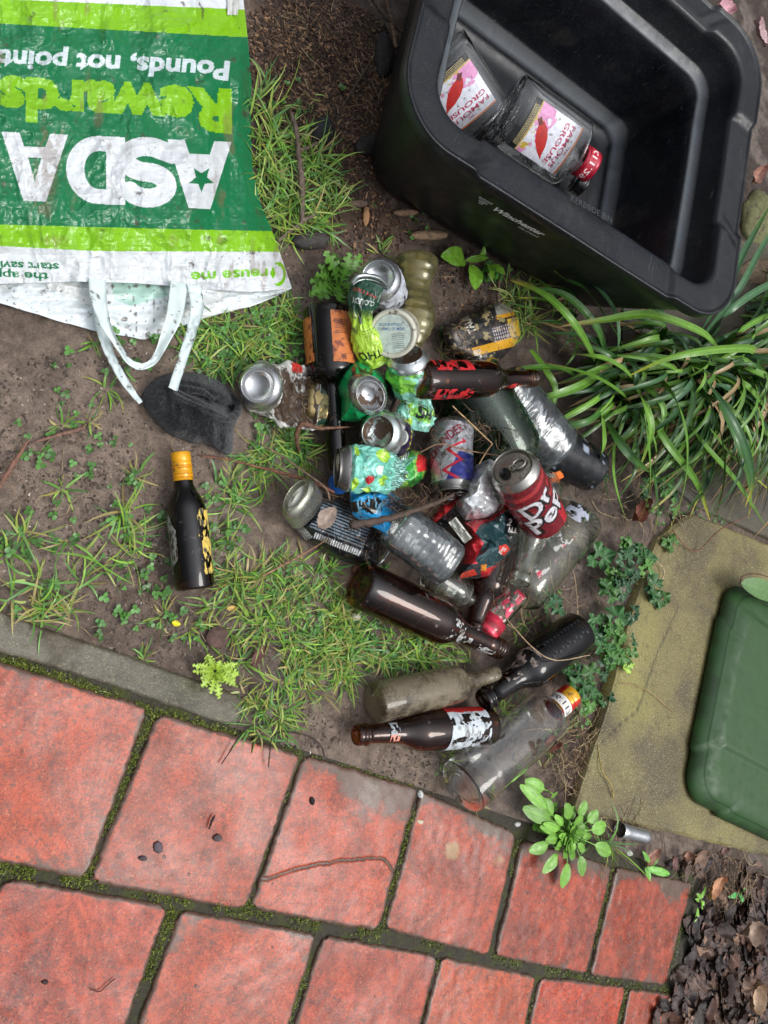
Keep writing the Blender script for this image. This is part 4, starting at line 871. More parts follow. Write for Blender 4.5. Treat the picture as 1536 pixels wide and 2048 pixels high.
# clear bottles lower right of the heap
t, fr, R = bottle('spirit_bottle', 'big clear glass bottle with pink foil neck lying beneath the dark red cola can', 'bottle', (1158, 1034), (968, 1266), 92, 'port', 'clear2', z=.040, zb=.022)
lathe('foil_neck', fr, [(fr.L * .90, R * .40), (fr.L * .90, R * .47), (fr.L * .99, R * .47), (fr.L + .002, R * .45), (fr.L + .002, 0)], M['can'], t, (*c(226, 60, 84), .15), na=40)
wrap('label', fr, R, .20, .62, -20, 46, lambda U, V: mixn(U, V, c(196, 196, 190), c(214, 60, 84), .60, .64, 6, 10, 19), 'print', t, keep=lambda U, V: fbm(U * 5, V * 9, 0, 23) > .60)
wrap('label_scrap', fr, R, .02, .16, -25, 40, flatc(c(186, 190, 204)), 'print', t, 50, 40, keep=lambda U, V: (np.hypot(U - .5, V - .5) < .42) & (fbm(U * 5, V * 5, 0, 25) > .42))
wrap('pink_print', fr, R, .70, .92, -40, 50, lambda U, V: mixn(U, V, c(224, 70, 100), c(206, 196, 186), .5, .56, 6, 6, 29), 'print', t, rf=lambda V: np.interp(.70 + .22 * V, [.62, .66, .69, .705, .725, 1], np.array([0, -.07, -.28, -.50, -.54, -.56]) * R), keep=lambda U, V: fbm(U * 5, V * 5, 0, 33) > .46)
t, fr, R = bottle('wine_bottle', 'pale green glass bottle with open mouth resting on top of the big clear bottle', 'bottle', (1092, 950), (1038, 1166), 62, 'neck', 'clear2', z=.085, zb=.095)
t, fr, R = bottle('beer_bottle', 'brown bottle poking out from beneath the red and teal crisp packet', 'bottle', (1003, 1070), (945, 1262), 64, 'beerb', 'brown', z=.032)
t, fr, R = bottle('small_wine_bottle', 'pale greenish glass bottle half hidden below the clear drinks bottle', 'bottle', (862, 1150), (942, 1200), 66, 'flask', 'clear2', z=.030)
# PET bottle on top
fp = lambda Z, T: (1 + .010 * np.sin(Z * 2 * np.pi / .014) * (Z < .085)) * (1 + .14 * (ridge(Z * 16 + 3, T * 1.1, 0, 44) - .5)) * (1 - .05 * np.cos(4 * T))
t, fr, R = bottle('plastic_bottle', 'crumpled clear plastic drinks bottle with straw inside, beside the foil packet', 'plastic bottle', (898, 1128), (786, 1046), 92, 'body', 'pet', z=.085, zb=.075, dent=fp)

# bottles in the black box
def boxp(px, py, z): v = boxray(px, py, (0, 0, z), np.array([0, 0, 1.])); return bw(v)
def grouse(U, V):
    co = np.concatenate([np.broadcast_to(c(226, 228, 236), U.shape + (3,)), np.zeros(U.shape + (1,))], -1).copy()
    co[V < .14, :3] = c(22, 22, 24); co[np.abs(V - .145) < .012, :3] = c(206, 178, 110)
    for k in range(4): co[(np.abs(V - .035 - .028 * k) < .006) & (U > .12) & (U < .9) & (np.abs(np.sin(U * 70 + k)) > .3), :3] = c(190, 176, 130)
    pk = (V > .16) & (fbm(U * 4, V * 5, 0, 3) > .45) & (V < .50 - .3 * np.abs(U - .2)); co[pk, :3] = c(222, 150, 196)
    yl = (V > .16) & (V < .30) & (U > .3) & (fbm(U * 6, V * 9, 0, 5) > .5); co[yl, :3] = c(206, 176, 70)
    bird = pip([(.30, .30), (.38, .24), (.52, .27), (.66, .34), (.80, .48), (.90, .62), (.80, .58), (.66, .56), (.50, .50), (.38, .42)], U, V); co[bird, :3] = c(196, 46, 40)
    co[pip([(.26, .22), (.34, .18), (.42, .25), (.36, .32)], U, V), :3] = c(110, 40, 40)
    co[text_on(U, V, 'THE', (.42, .90), (.18, 0), (0, .045), .01), :3] = c(170, 40, 80)
    co[text_on(U, V, 'FAMOUS', (.08, .79), (.84, 0), (0, .085), .02), :3] = c(176, 36, 80)
    co[text_on(U, V, 'GROUSE', (.08, .67), (.84, 0), (0, .085), .02), :3] = c(176, 36, 80); co[V > .97, :3] = c(206, 120, 60)
    return co
def boxbottle(A_, B_, za, zb, w, label, capcol, price=None, roll=0, lab=True):
    a, b = boxp(A_[0], A_[1], za), boxp(B_[0], B_[1], zb); dpx = (B_[0] - A_[0], B_[1] - A_[1]); R = wpx((A_[0] + B_[0]) / 2, (A_[1] + B_[1]) / 2, a[2], dpx, w)
    fr = Frame(a, b, roll); t = thing('whisky_bottle', label, 'bottle', a); fa, fb = 1.0, .52
    P = chaikin([(p[0] * fr.L, p[1] * R) for p in PROF['flask']], 1); inner = [(max(z_, .006), max(r_ - .0026, 0)) for z_, r_ in P if z_ > .004]; inner[-1] = (fr.L - .0002, P[-1][1] - .0018)
    # necks stay round: scale the flattening back where the bottle narrows
    core = np.array(list(P) + [(fr.L + .0005, P[-1][1] - .0009)] + inner[::-1] + [(.009, inner[0][1] * .5), (.010, 0)])
    th = np.linspace(0, 2 * np.pi, 72, endpoint=False); Z = core[:, :1] + 0 * th; RR = core[:, 1:] + 0 * th; TH = th[None] + 0 * Z
    fbv = fb + (1 - fb) * ss(.72, .83, Z / fr.L); X_ = fr.a + fr.t * Z[..., None] + fr.n * (RR * fbv * np.cos(TH))[..., None] + fr.s * (RR * np.sin(TH))[..., None]
    mesh('glass', X_.reshape(-1, 3), quads(72, len(core), True), M['clear'], t)
    lathe('screw_cap', fr, cap_prof(fr.L * .85, fr.L + .002, R * .46, 3), M['can'], t, (*capcol, .15), na=48)
    if lab:
        wrap('label', fr, R, .16, .68, -44, 44, grouse, 'print', t, 130, 150, .0007, fa=1, fb=fb)
        for o_ in t.children:
            if o_.name.startswith('label'): pass
    if price: wrap('price_mark', fr, R * .46, .88, .97, -75, 60, lambda U, V: pricelab(price, U, V, (.05, .80), (.9, 0), (0, -.62), capcol, c(240, 225, 225)), 'print', t, 90, 40, .0012)
    return t
M['print2'] = M['print']
boxbottle((866, 108), (984, 288), .040, .020, 98, 'whisky bottle with pink and white bird label tucked into the corner of the crate', c(26, 26, 28))
boxbottle((1008, 216), (1181, 334), .070, .080, 96, 'whisky bottle with red price marked cap, the upper one in the crate', c(184, 26, 52), '£11.29')
boxbottle((1060, 290), (1166, 372), .035, .050, 70, 'clear bottle with black cap under the red capped whisky bottle', c(18, 18, 20), None, 0, False)
lbx = [boxp(1008, 262, .10), boxp(1075, 305, .10), boxp(1068, 328, .10), boxp(1000, 285, .10)]

# ---------------------------------------------------------------- cans and crushed cans
class Loft:
    """a crushed tube: centre line through (px, py, z), half width a across and b through, in metres"""
    def __init__(s, pts, a, b, nu=150, nv=130, crum=.004, cs=1.0, seed=0, roll=0.0, side=None, sq=0.0, keep_ends=(0.0, 0.0), pin=None):
        C_ = crv([g(*p) for p in pts], nv); s.C = C_; T = nrm(np.gradient(C_, axis=0)); s.T = T
        if side is None:
            d0 = C_[-1] - C_[0]; sd0 = nrm(np.cross(d0, camdir(C_[nv // 2])))
        else: sd0 = nrm(np.asarray(side, float))
        S = nrm(sd0 - T * (T @ sd0)[:, None]); N_ = np.cross(S, T); N_ = np.where((N_ @ nrm(CAM - C_[nv // 2]) < 0)[:, None] & False, -N_, N_)
        if (N_ @ camdir(C_[nv // 2])).sum() < 0: S = -S; N_ = -N_
        cr_, sr_ = math.cos(roll), math.sin(roll); s.N = N_ * cr_ + S * sr_; s.S = S * cr_ - N_ * sr_
        v = np.linspace(0, 1, nv); s.v = v; s.a = np.interp(v, np.linspace(0, 1, len(a)), a); s.b = np.interp(v, np.linspace(0, 1, len(b)), b)
        u = np.linspace(-.5, .5, nu, endpoint=False); s.u = u; s.nu, s.nv = nu, nv
        U, V = np.meshgrid(u, v); s.U, s.V = U, V; th = 2 * np.pi * U; cu, su = np.cos(th), np.sin(th)
        if sq: cu = np.sign(cu) * np.abs(cu) ** (1 - sq * .5); su = np.sign(su) * np.abs(su) ** (1 - sq * .5)
        P = C_[:, None] + s.S[:, None] * (s.a[:, None] * su)[..., None] + s.N[:, None] * (s.b[:, None] * cu)[..., None]
        arc_ = np.concatenate([[0], np.cumsum(np.linalg.norm(np.diff(C_, axis=0), axis=1))]) / .019 * cs; Uw = np.abs(U) * 2 * np.pi * .033 / .019 * cs; fold = facet(Uw + (U < 0) * 0, arc_[:, None] + 0 * U + .4 * U, seed) - .5; fine = facet(Uw * 2.6, arc_[:, None] * 2.6 + 0 * U - U, seed + 5) - .5
        e0, e1 = keep_ends; m_ = (ss(0, e0, V) if e0 else 1) * (ss(1, 1 - e1, V) if e1 else 1)
        out_ = nrm(s.S[:, None] * su[..., None] * s.b[:, None, None] + s.N[:, None] * cu[..., None] * s.a[:, None, None])
        P = P + out_ * (m_ * crum * (fold * 3.0 + fine * 1.1))[..., None]
        if pin is not None: P = pin(P, U, V)
        s.P = P
    def build(s, name, colf, mat, parent):
        co = colf(-s.U, s.V)
        if co.shape[-1] == 3: co = np.concatenate([co, np.zeros(co.shape[:-1] + (1,))], -1)
        return mesh(name, s.P.reshape(-1, 3), quads(s.nu, s.nv, True), M[mat], parent, co.reshape(-1, 4))
    def end(s, which): 
        i = 0 if which == 0 else -1; f = Frame.__new__(Frame); f.a = s.C[i]; f.t = (-s.T[0] if which == 0 else s.T[-1]); f.L = .01; f.n = s.N[i]; f.s = s.S[i]; f.fa, f.fb = s.a[i], s.b[i]; return f
def can_end(f, parent, kind='base', k=1.0, dirt=0.0, dseed=0, col_=(196, 198, 198), bent=0.0):
    """closes a can: base with domed foot, or lid with panel and tab"""
    a, b = f.fa, f.fb; R = 1.0; h = .033
    cc = (*c(*col_), .92)
    dn = (lambda Z, T: 1 + 0 * Z) if not bent else (lambda Z, T: 1 + bent * np.cos(T * 2 + .6))
    if kind == 'base':
        pf = [(-.001, 1.0), (.0015, .985), (.005, .94), (.0085, .85), (.0105, .78), (.0118, .755), (.0112, .725), (.007, .70), (.003, .655), (.0008, .56), (-.0022, .42), (-.0040, .25), (-.0048, .1), (-.005, 0)]
        def cf(Z, T):
            x = np.concatenate([np.broadcast_to(c(*col_), Z.shape + (3,)), np.full(Z.shape + (1,), .92)], -1).copy()
            if dirt: rr_ = np.interp(Z, [-.005, .0008, .0112, .0118], [0, .56, .73, .76]); rr_ = np.where(Z > .002, .7, rr_); mk = (fbm(rr_ * np.cos(T) * 3 + dseed, rr_ * np.sin(T) * 3, 0, dseed, 5) > 1 - dirt) & (np.cumsum(np.ones_like(Z), 0) > 26); x[mk] = (*(c(96, 76, 62)), 0.0)
            return x
        o_ = lathe('can_base', f, [(z, r) for z, r in pf], M['bare'], parent, cf, na=72, fa=a, fb=b, it=2, dent=dn)
        return o_
    pf = [(-.001, 1.0), (.002, .98), (.006, .92), (.0095, .84), (.0115, .80), (.0118, .825), (.0130, .845), (.0142, .835), (.0142, .81), (.0130, .795), (.0080, .775), (.0075, .755), (.0098, .74), (.0102, .70), (.0096, .60), (.0094, .3), (.0094, 0)]
    if kind == 'openlid': pf = pf[:11] + [(.004, .77), (-.02, .85), (-.03, .8), (-.034, 0)]
    o_ = lathe('can_lid', f, pf, M['bare'], parent, cc, na=80, fa=a, fb=b, it=1, dent=dn)
    if kind == 'lid':
        # pull tab and the mouth
        def pl(x, y, z): return f.a + f.t * z + f.n * (y * b) + f.s * (x * a)
        hole = [pl(.36 + .22 * math.cos(q), .05 + .30 * math.sin(q), .0108) for q in np.linspace(0, 6.283, 26, endpoint=False)]
        hole2 = [pl(.36 + .22 * math.cos(q), .05 + .30 * math.sin(q), .0100) for q in np.linspace(0, 6.283, 26, endpoint=False)]
        i = np.arange(26); mesh('mouth', hole + hole2, [i[None], np.stack([i, (i + 1) % 26, (i + 1) % 26 + 26, i + 26], -1)], M['plastic'], o_, np.broadcast_to(c(6, 6, 6), (52, 3)))
        V, F_, off = [], [], 0
        for x0, rx, ry, tb in ((-.30, .27, .21, .05), (-.02, .13, .12, .03)):
            loop = [pl(x0 + rx * math.cos(q), .0 + ry * math.sin(q), .0128) for q in np.linspace(0, 6.283, 24)]
            v_, q_, cp = tube(loop, tb * a, 40, 6); V.append(v_); F_.append(q_ + off); off += len(v_)
        mesh('pull_tab', np.vstack(V), np.vstack(F_), M['bare'], o_, np.broadcast_to((*c(190, 186, 176), .9), (off, 4)))
    return o_
def sol(U, cc, al=.0): return np.concatenate([np.broadcast_to(cc, U.shape + (3,)), np.full(U.shape + (1,), al)], -1).copy()
def dirtfill(f, parent, r=.7, z=.006, seed=0, colr=(62, 46, 38)):
    """soil lying in the hollow of a can end"""
    rr, th = np.meshgrid(np.linspace(0, 1, 16), np.linspace(0, 2 * np.pi, 40, endpoint=False)); rad = r * (.75 + .35 * vn(np.cos(th) * 1.7 + seed, np.sin(th) * 1.7, 0, seed))
    X_ = rr * rad * np.cos(th) * .8 + .10; Y_ = rr * rad * np.sin(th) * .8 + .12; hz = z + .004 * (1 - rr) * fbm(X_ * 6, Y_ * 6, 0, seed)
    P = f.a + f.t * hz[..., None] + f.n * (Y_ * f.fb)[..., None] + f.s * (X_ * f.fa)[..., None]
    P = np.swapaxes(P, 0, 1); mesh('soil_inside', P.reshape(-1, 3), quads(40, 16, True), M['stone'], parent, np.broadcast_to(c(*colr), (640, 3)))
CANR = .033
# 1 red cola can on top of the heap
t = thing('drinks_can', 'dark red soda can with big white lettering, upright tilted on top of the heap', 'can', g(1060, 1000, .1))
lf = Loft([(1028, 938, .165), (1056, 985, .135), (1084, 1036, .105)], [CANR * 1.22] * 2, [CANR * 1.22] * 2, 220, 170, .0008, 1, 3)
lf = Loft([(1030, 944, .160), (1058, 990, .132), (1086, 1038, .105)], [.0372] * 2, [.0372] * 2, 240, 190, .0007, 1, 3)
def drp(U, V):
    x = sol(U, c(120, 22, 34), .15); w_ = np.sin((U * 7 + V * 2.2 + .9 * fbm(U * 5, V * 3, 0, 4)) * 2 * np.pi + 2 * V)
    st_ = (np.sin((V * 12 + 1.6 * fbm(U * 3, V * 2, 0, 9) + U * 3) * np.pi) > .2) & (V < .62); x[st_, :3] = c(180, 52, 58)
    x[V > .72, :3] = c(120, 16, 30); x[(V > .72) & (U > .12) & (U < .30), :3] = c(200, 26, 48)
    bk = c(30, 16, 20)
    for s_, o_, w__ in (('Dr', (-.08, .60), .24), ('Pepper', (-.09, .90), .66)):
        for dx, dy in ((.012, .012), (.018, .0), (-.008, .008), (0, .018)): x[text_on(U, V, s_, (o_[0] + dx, o_[1] + dy), (w__, -.85 * w__), (-.05, -.25), .045), :3] = bk
    for s_, o_, w__ in (('Dr', (-.08, .60), .24), ('Pepper', (-.09, .90), .66)): x[text_on(U, V, s_, o_, (w__, -.85 * w__), (-.05, -.25), .02), :3] = c(228, 226, 230)
    return x
lf.build('can_body', drp, 'can', t); can_end(lf.end(0), t, 'lid', col_=(176, 172, 164)); can_end(lf.end(1), t, 'base')
# 2 energy can with red lettering and blue flash
t = thing('drinks_can', 'slim silver drink can with red lettering and blue flash near the foil', 'can', g(905, 930, .05))
lf = Loft([(905, 860, .05), (903, 915, .058), (906, 972, .066)], [.033] * 2, [.033] * 2, 200, 150, .001, 1, 8)
def thun(U, V):
    x = sol(U, c(178, 180, 184), .35); x[(V > .52) & (U > -.05 + .22 * (1 - V)), :3] = c(44, 52, 132); z_ = np.abs(U - (.02 + .12 * np.abs(np.mod(V * 3, 1) - .5) * 2 - .10 + .1 * (1 - V))) < .018; x[z_ & (V > .3), :3] = c(206, 36, 56)
    x[text_on(U, V, 'RED', (-.20, .74), (.10, -.22), (-.07, -.10), .03, .3) | text_on(U, V, 'THUNDER', (-.16, .60), (.26, -.46), (-.055, -.09), .02, .3), :3] = c(150, 30, 52); return x
lf.build('can_body', thun, 'can', t); can_end(lf.end(1), t, 'lid', col_=(150, 148, 142)); can_end(lf.end(0), t, 'base')
# 3 grey-white crushed can, foot to the camera, gold and green rim
t = thing('drinks_can', 'flattened dirty white can with shiny round silver base and gold and green torn end', 'can', g(520, 770, .03))
lf = Loft([(521, 772, .050), (534, 777, .030), (574, 790, .020), (622, 798, .020), (652, 802, .026)], [.0310, .034, .046, .048, .036], [.0310, .026, .012, .009, .017], 170, 150, .004, 1, 12, keep_ends=(.15, .1), side=g(530, 820) - g(540, 740))
def tor(U, V):
    x = sol(U, c(208, 206, 200), .1); m_ = fbm(U * 9, V * 7, 0, 3, 5) > .34 + 1.3 * np.abs(U + .02); x[m_ & (V > .2) & (V < .85), :3] = c(84, 68, 55); x[V < .14] = (*c(176, 178, 170), .8)
    x[V > .86, :3] = c(160, 148, 96); x[(V > .86) & (np.sin(U * 26) > .55), :3] = c(44, 84, 66); x[(U > .12) & (U < .2) & (V > .5) & (V < .62), :3] = c(206, 54, 44); return x
lf.build('can_body', tor, 'rust_can', t); can_end(lf.end(0), t, 'base', col_=(205, 206, 206)); can_end(lf.end(1), t, 'openlid', col_=(150, 132, 90))
# 4 green cider can top: cloudy lemon
t = thing('drinks_can', 'twisted dark green and lime can with white lettering and bent silver rim', 'can', g(720, 650, .05))
lf = Loft([(740, 566, .112), (726, 600, .104), (723, 645, .092), (734, 690, .082), (750, 728, .070)], [.021, .022, .013, .020, .021], [.010, .013, .011, .012, .014], 180, 180, .0020, 1, 22, keep_ends=(.06, .05))
def cld(U, V):
    x = sol(U, c(26, 70, 50), .1); m_ = ss(.42, .56, V + .12 * fbm(U * 5, V * 4, 0, 3))[..., None]; x[..., :3] = x[..., :3] * (1 - m_) + c(168, 206, 60) * m_
    x[(V > .36) & (V < .5) & (fbm(U * 9, V * 12, 0, 4) > .55), :3] = c(120, 170, 60); x[(np.hypot((U + .02) * 3, V - .45) < .06), :3] = c(48, 36, 60)
    x[text_on(U, V, 'CLOUDY', (.14, .25), (-.26, 0), (0, .055), .02), :3] = c(214, 220, 214); x[text_on(U, V, 'FRUIT CIDER', (.15, .16), (-.30, 0), (0, .035), .01), :3] = c(196, 56, 60)
    x[text_on(U, V, 'THO', (.16, .82), (-.30, -.05), (0, .09), .03), :3] = c(20, 34, 20); x[(np.abs(np.mod(V * 30, 1) - .5) < .1) & (U > .0) & (V > .58) & (V < .68) & (np.sin(U * 120) > 0), :3] = c(30, 50, 20)
    x[U > .3, :3] = c(90, 150, 120); return x
lf.build('can_body', cld, 'can', t); f_ = lf.end(0)
v_, q_, cp = tube([g(704, 566, .112), g(716, 553, .118), g(735, 551, .12), g(758, 557, .118), g(776, 572, .112)], [.0022, .0034, .0036, .0034, .002], 40, 10); mesh('can_rim', v_, [q_] + cp, M['bare'], t, np.broadcast_to((*c(176, 182, 180), .9), (len(v_), 4)))
v_, q_, cp = tube([g(704, 570, .108), g(717, 561, .112), g(735, 559, .114), g(757, 565, .112), g(772, 578, .106)], [.0022, .003, .003, .003, .002], 40, 10); mesh('can_rim', v_, [q_] + cp, M['bare'], t, np.broadcast_to((*c(120, 130, 126), .9), (len(v_), 4)))
# 5 white can standing with base to the camera
t = thing('drinks_can', 'white can with dark blue letters, its silver base facing up beside the yellowed bottle', 'can', g(765, 575, .03))
lf = Loft([(759, 559, .095), (764, 574, .068), (768, 590, .038), (770, 602, .012)], [.0315, .033, .034, .03], [.0315, .033, .034, .03], 170, 110, .002, 1, 31, keep_ends=(.1, 0), side=g(800, 560) - g(700, 560))
def wht(U, V):
    x = sol(U, c(204, 208, 218), .1); x[V > .6, :3] = c(36, 42, 78); mk = (V > .36) & (V < .54) & (np.mod(U * 14, 1) < .42) & (np.sin(U * 51 + np.floor(V * 14) * 2) > -.2); x[mk, :3] = c(34, 40, 80); return x
lf.build('can_body', wht, 'can', t); can_end(lf.end(0), t, 'base', col_=(214, 216, 218)); 
# 6 turquoise can with soil in its base
t = thing('drinks_can', 'mint green can wrung in the middle, soil in its silver base', 'can', g(820, 760, .04))
lf = Loft([(815, 722, .105), (818, 742, .095), (824, 775, .080), (838, 800, .066), (834, 828, .062), (828, 860, .054)], [.0315, .033, .028, .016, .032, .028], [.0315, .030, .022, .008, .014, .006], 200, 200, .0035, 1, 41, keep_ends=(.1, 0), side=g(860, 722) - g(770, 722))
def mint(U, V):
    x = sol(U, c(146, 212, 194), .12); m_ = ss(.52, .6, fbm(U * 5, V * 5, 0, 13))[..., None]; x[..., :3] += m_ * (c(130, 200, 70) - x[..., :3])
    bl = (U > -.02) & (U < .20) & (V > .16) & (V < .5); x[bl, :3] = c(214, 222, 220); x[bl & (np.mod(V * 42, 1) < .4), :3] = c(60, 70, 70)
    for cu_, cv, r in ((-.14, .72, .035), (-.1, .9, .03), (.14, .74, .03)): x[np.hypot(U - cu_, (V - cv) * .6) < r, :3] = c(160, 206, 60)
    x[text_on(U, V, 'SH', (-.06, .84), (.17, .0), (0, -.12), .05), :3] = c(22, 40, 44); x[V < .05] = (*c(180, 186, 184), .8); return x
lf.build('can_body', mint, 'can', t); o_ = can_end(lf.end(0), t, 'base', dirt=.56, dseed=3, col_=(196, 202, 200))
# 7 green can crushed flat under its silver base
t = thing('drinks_can', 'emerald green can crushed short behind its silver base', 'can', g(730, 785, .05))
def gcol(x, y):
    co = sol(x, c(16, 172, 96), .12); co[(ridge(x / 14, y / 30, 0, 7, 2) > .74) & (x > 700) & (y < 755), :3] = c(16, 26, 22); return co
blob('can_body', [(700, 726), (716, 716), (745, 728), (770, 746), (776, 790), (752, 838), (716, 844), (682, 840), (684, 800), (676, 775), (684, 748)], (722, 782), lambda x, y: .05, lambda x, y, r: .048 * (1 - r ** 5) + .018 * (facet(x / 30, y / 30, 8) - .5) * (1 - r ** 6) + .004 * (facet(x / 11, y / 11, 9) - .5), M['can'], t, gcol, 80, 220, False)
lf = Loft([(738, 790, .125), (734, 788, .112), (729, 786, .098)], [.0240] * 2, [.0285] * 2, 90, 20, 0, 1, 1, side=g(770, 760) - g(700, 812)); lf.build('can_shoulder', lambda U, V: sol(U, c(190, 194, 194), .9), 'bare', t)
can_end(lf.end(0), t, 'base', dirt=.46, dseed=8, col_=(204, 206, 206))
# 8 purple-black can
t = thing('drinks_can', 'short purple and black can with soil spots in its pale base', 'can', g(770, 868, .03))
lf = Loft([(761, 866, .088), (769, 868, .078), (789, 875, .060), (806, 882, .046)], [.0315, .0325, .030, .02], [.0315, .032, .028, .018], 160, 120, .0025, 1, 51, keep_ends=(.15, 0), side=g(745, 905) - g(778, 826))
def purp(U, V):
    x = sol(U, c(186, 190, 188), .75); x[V > .42, :3] = c(48, 34, 66); x[V > .42, 3] = .1; x[np.abs(V - .44) < .015, :3] = c(206, 214, 200); x[(V > .66) & (V < .72), :3] = c(200, 196, 60); x[V > .8, :3] = c(20, 20, 24); return x
lf.build('can_body', purp, 'can', t); can_end(lf.end(0), t, 'base', dirt=.50, dseed=5, col_=(206, 214, 208))
# 9 mint can with apples
t = thing('drinks_can', 'crumpled mint can with red apple print and lime circles', 'can', g(740, 940, .05))
lf = Loft([(693, 937, .075), (712, 938, .078), (742, 938, .082), (774, 946, .074), (800, 950, .058)], [.0325, .034, .030, .024, .014], [.020, .022, .019, .012, .008], 200, 170, .0055, 1, 61, keep_ends=(.12, 0))
def apl(U, V):
    x = sol(U, c(126, 204, 184), .12)
    for cu_, cv, r in ((.13, .16, .045), (-.10, .14, .05), (.12, .56, .055), (-.08, .62, .05), (-.2, .4, .05)): x[np.hypot(U - cu_, (V - cv) * .62) < r, :3] = c(160, 206, 56)
    x[np.hypot(U - .0, (V - .52) * .62) < .035, :3] = c(226, 232, 226)
    for q in (-.018, .018): x[np.hypot(U + .07, (V - .40 - q) * .62) < .026, :3] = c(206, 30, 40)
    x[V > .75, :3] = c(150, 206, 190); x[(V > .75) & (np.mod(U * 50, 1) < .35), :3] = c(50, 90, 84); x[V < .035] = (*c(210, 214, 214), .8); return x
lf.build('can_body', apl, 'can', t); f9 = lf.end(0); can_end(f9, t, 'lid', col_=(120, 116, 112))
# 10 green and red can
t = thing('drinks_can', 'torn leaf green can with bright red corner and barcode', 'can', g(825, 940, .05))
def grc(x, y):
    co = sol(x, c(52, 160, 62), .12); co[np.hypot(x - 795, y - 962) < 15, :3] = c(160, 206, 70); co[ridge(x / 20, y / 16, 0, 3, 2) > .74, :3] = c(150, 206, 90)
    bc = pip([(786, 905), (822, 898), (812, 924), (784, 926)], x, y); co[bc, :3] = c(200, 222, 214); co[bc & (np.mod((x + y * .2) / 4.2, 1) < .5), :3] = c(40, 60, 60)
    tq = pip([(778, 928), (822, 915), (836, 910), (800, 950), (775, 962)], x, y); co[tq, :3] = c(110, 190, 160); co[tq & (np.mod(x / 3.0 + y / 6, 1) < .35), :3] = c(50, 100, 90); co[pip([(836, 908), (856, 912), (856, 940), (836, 945), (832, 928)], x, y), :3] = c(214, 44, 48); return co
blob('can_body', [(786, 902), (812, 897), (836, 902), (854, 916), (856, 938), (846, 958), (824, 974), (796, 978), (778, 968), (774, 940)], (815, 938), lambda x, y: .03, lambda x, y, r: .038 * (1 - r ** 6) ** .7 + .019 * (facet(x / 28 + y / 50, y / 28, 18) - .5) * (1 - r ** 8) + .004 * (facet(x / 10, y / 10, 19) - .5), M['can'], t, grc, 90, 220, False)
# 11 black can
t = thing('drinks_can', 'crushed black can with small pale print and bone coloured lid, lowest left of the heap', 'can', g(680, 1050, .02))
def blk(x, y):
    co = sol(x, c(22, 24, 28), .15); u_ = (x - 560) * .93 + (y - 1000) * .37; v_ = -(x - 560) * .37 + (y - 1000) * .93
    txt = (u_ > 75) & (u_ < 190) & (np.mod(v_ / 6.2, 1) < .55) & (np.abs(np.sin(u_ * 1.05 + np.floor(v_ / 6.2) * 2.3)) > .32) & (v_ > -45) & (v_ < 28); co[txt, :3] = c(142, 158, 168)
    bc = pip([(574, 1036), (588, 1034), (626, 1074), (612, 1082)], x, y); co[bc, :3] = c(214, 216, 216); co[bc & (np.mod(u_ / 3.1, 1) < .45), :3] = c(30, 30, 32)
    b2 = (v_ > 34) & (v_ < 46) & (u_ > 90) & (u_ < 190); co[b2 & (np.mod(u_ / 5, 1) < .6), :3] = c(206, 208, 206)
    co[pip([(718, 1128), (738, 1124), (742, 1130), (724, 1133)], x, y), :3] = c(90, 200, 90)
    return co
blob('can_body', [(572, 1032), (598, 1036), (618, 1012), (632, 985), (662, 990), (700, 1006), (740, 1020), (778, 1062), (774, 1094), (756, 1130), (735, 1134), (690, 1124), (650, 1108), (636, 1092), (612, 1084), (594, 1060)], (690, 1060), lambda x, y: .004, lambda x, y, r: .034 * (1 - r ** 6) + .017 * (facet(x / 44, y / 44, 28) - .5) * (1 - r ** 8) + .003 * (facet(x / 15, y / 15, 29) - .5), M['can'], t, blk, 110, 280, False)
lf = Loft([(598, 998, .052), (605, 1007, .043), (613, 1018, .034)], [.033] * 2, [.0175] * 2, 90, 20, 0, 1, 1, side=g(628, 975) - g(575, 1035)); lf.build('can_shoulder', lambda U, V: sol(U, c(176, 176, 166), .8), 'bare', t); can_end(lf.end(0), t, 'base', col_=(188, 188, 172))
v_, q_, cp = tube([g(786, 1080, .02), g(778, 1102, .022), g(764, 1122, .02), g(752, 1133, .014)], .0016, 30, 8); mesh('can_rim', v_, [q_] + cp, M['bare'], t, np.broadcast_to((*c(170, 172, 172), .9), (len(v_), 4)))
# 12 black and yellow can
t = thing('drinks_can', 'flattened scuffed black and yellow can with white lettering near the long green leaves', 'can', g(960, 665, .02))
def tau(x, y):
    ang_ = math.radians(-14); u_ = (x - 885) * math.cos(ang_) + (y - 650) * math.sin(ang_); v_ = -(x - 885) * math.sin(ang_) + (y - 650) * math.cos(ang_)
    co = sol(x, c(34, 34, 36), .1); co[(v_ > 60 - u_ * .02) & (v_ < 76), :3] = c(222, 164, 40); co[(u_ > 128) & (v_ > 20), :3] = c(214, 176, 60); co[(u_ > 110) & (v_ < 14), :3] = c(150, 150, 140)
    co[np.abs(v_ + u_ * .0 - 12) * (u_ > 108) * 1.0 + (u_ <= 108) * 99 < 4, :3] = c(220, 160, 40)
    co[fbm(x / 9, y / 9, 0, 4, 5) > .66, :3] = c(150, 136, 96); co[(u_ < 46) & (fbm(x / 12, y / 12, 0, 14, 4) > .52), :3] = c(84, 76, 68)
    pl_ = (u_ > 95) & (u_ < 140) & (v_ > 30) & (v_ < 58); co[pl_ & (np.mod(u_ / 4.5, 1) < .5) & (np.mod(v_ / 7, 1) < .7), :3] = c(190, 180, 184)
    co[text_on(x, y, 'TAURI', (953, 664), (-20, -42), (-14, 6), .03), :3] = c(214, 210, 196); co[text_on(x, y, 'RUS', (966, 728), (-6, -30), (-14, 3), .03), :3] = c(206, 202, 190); return co
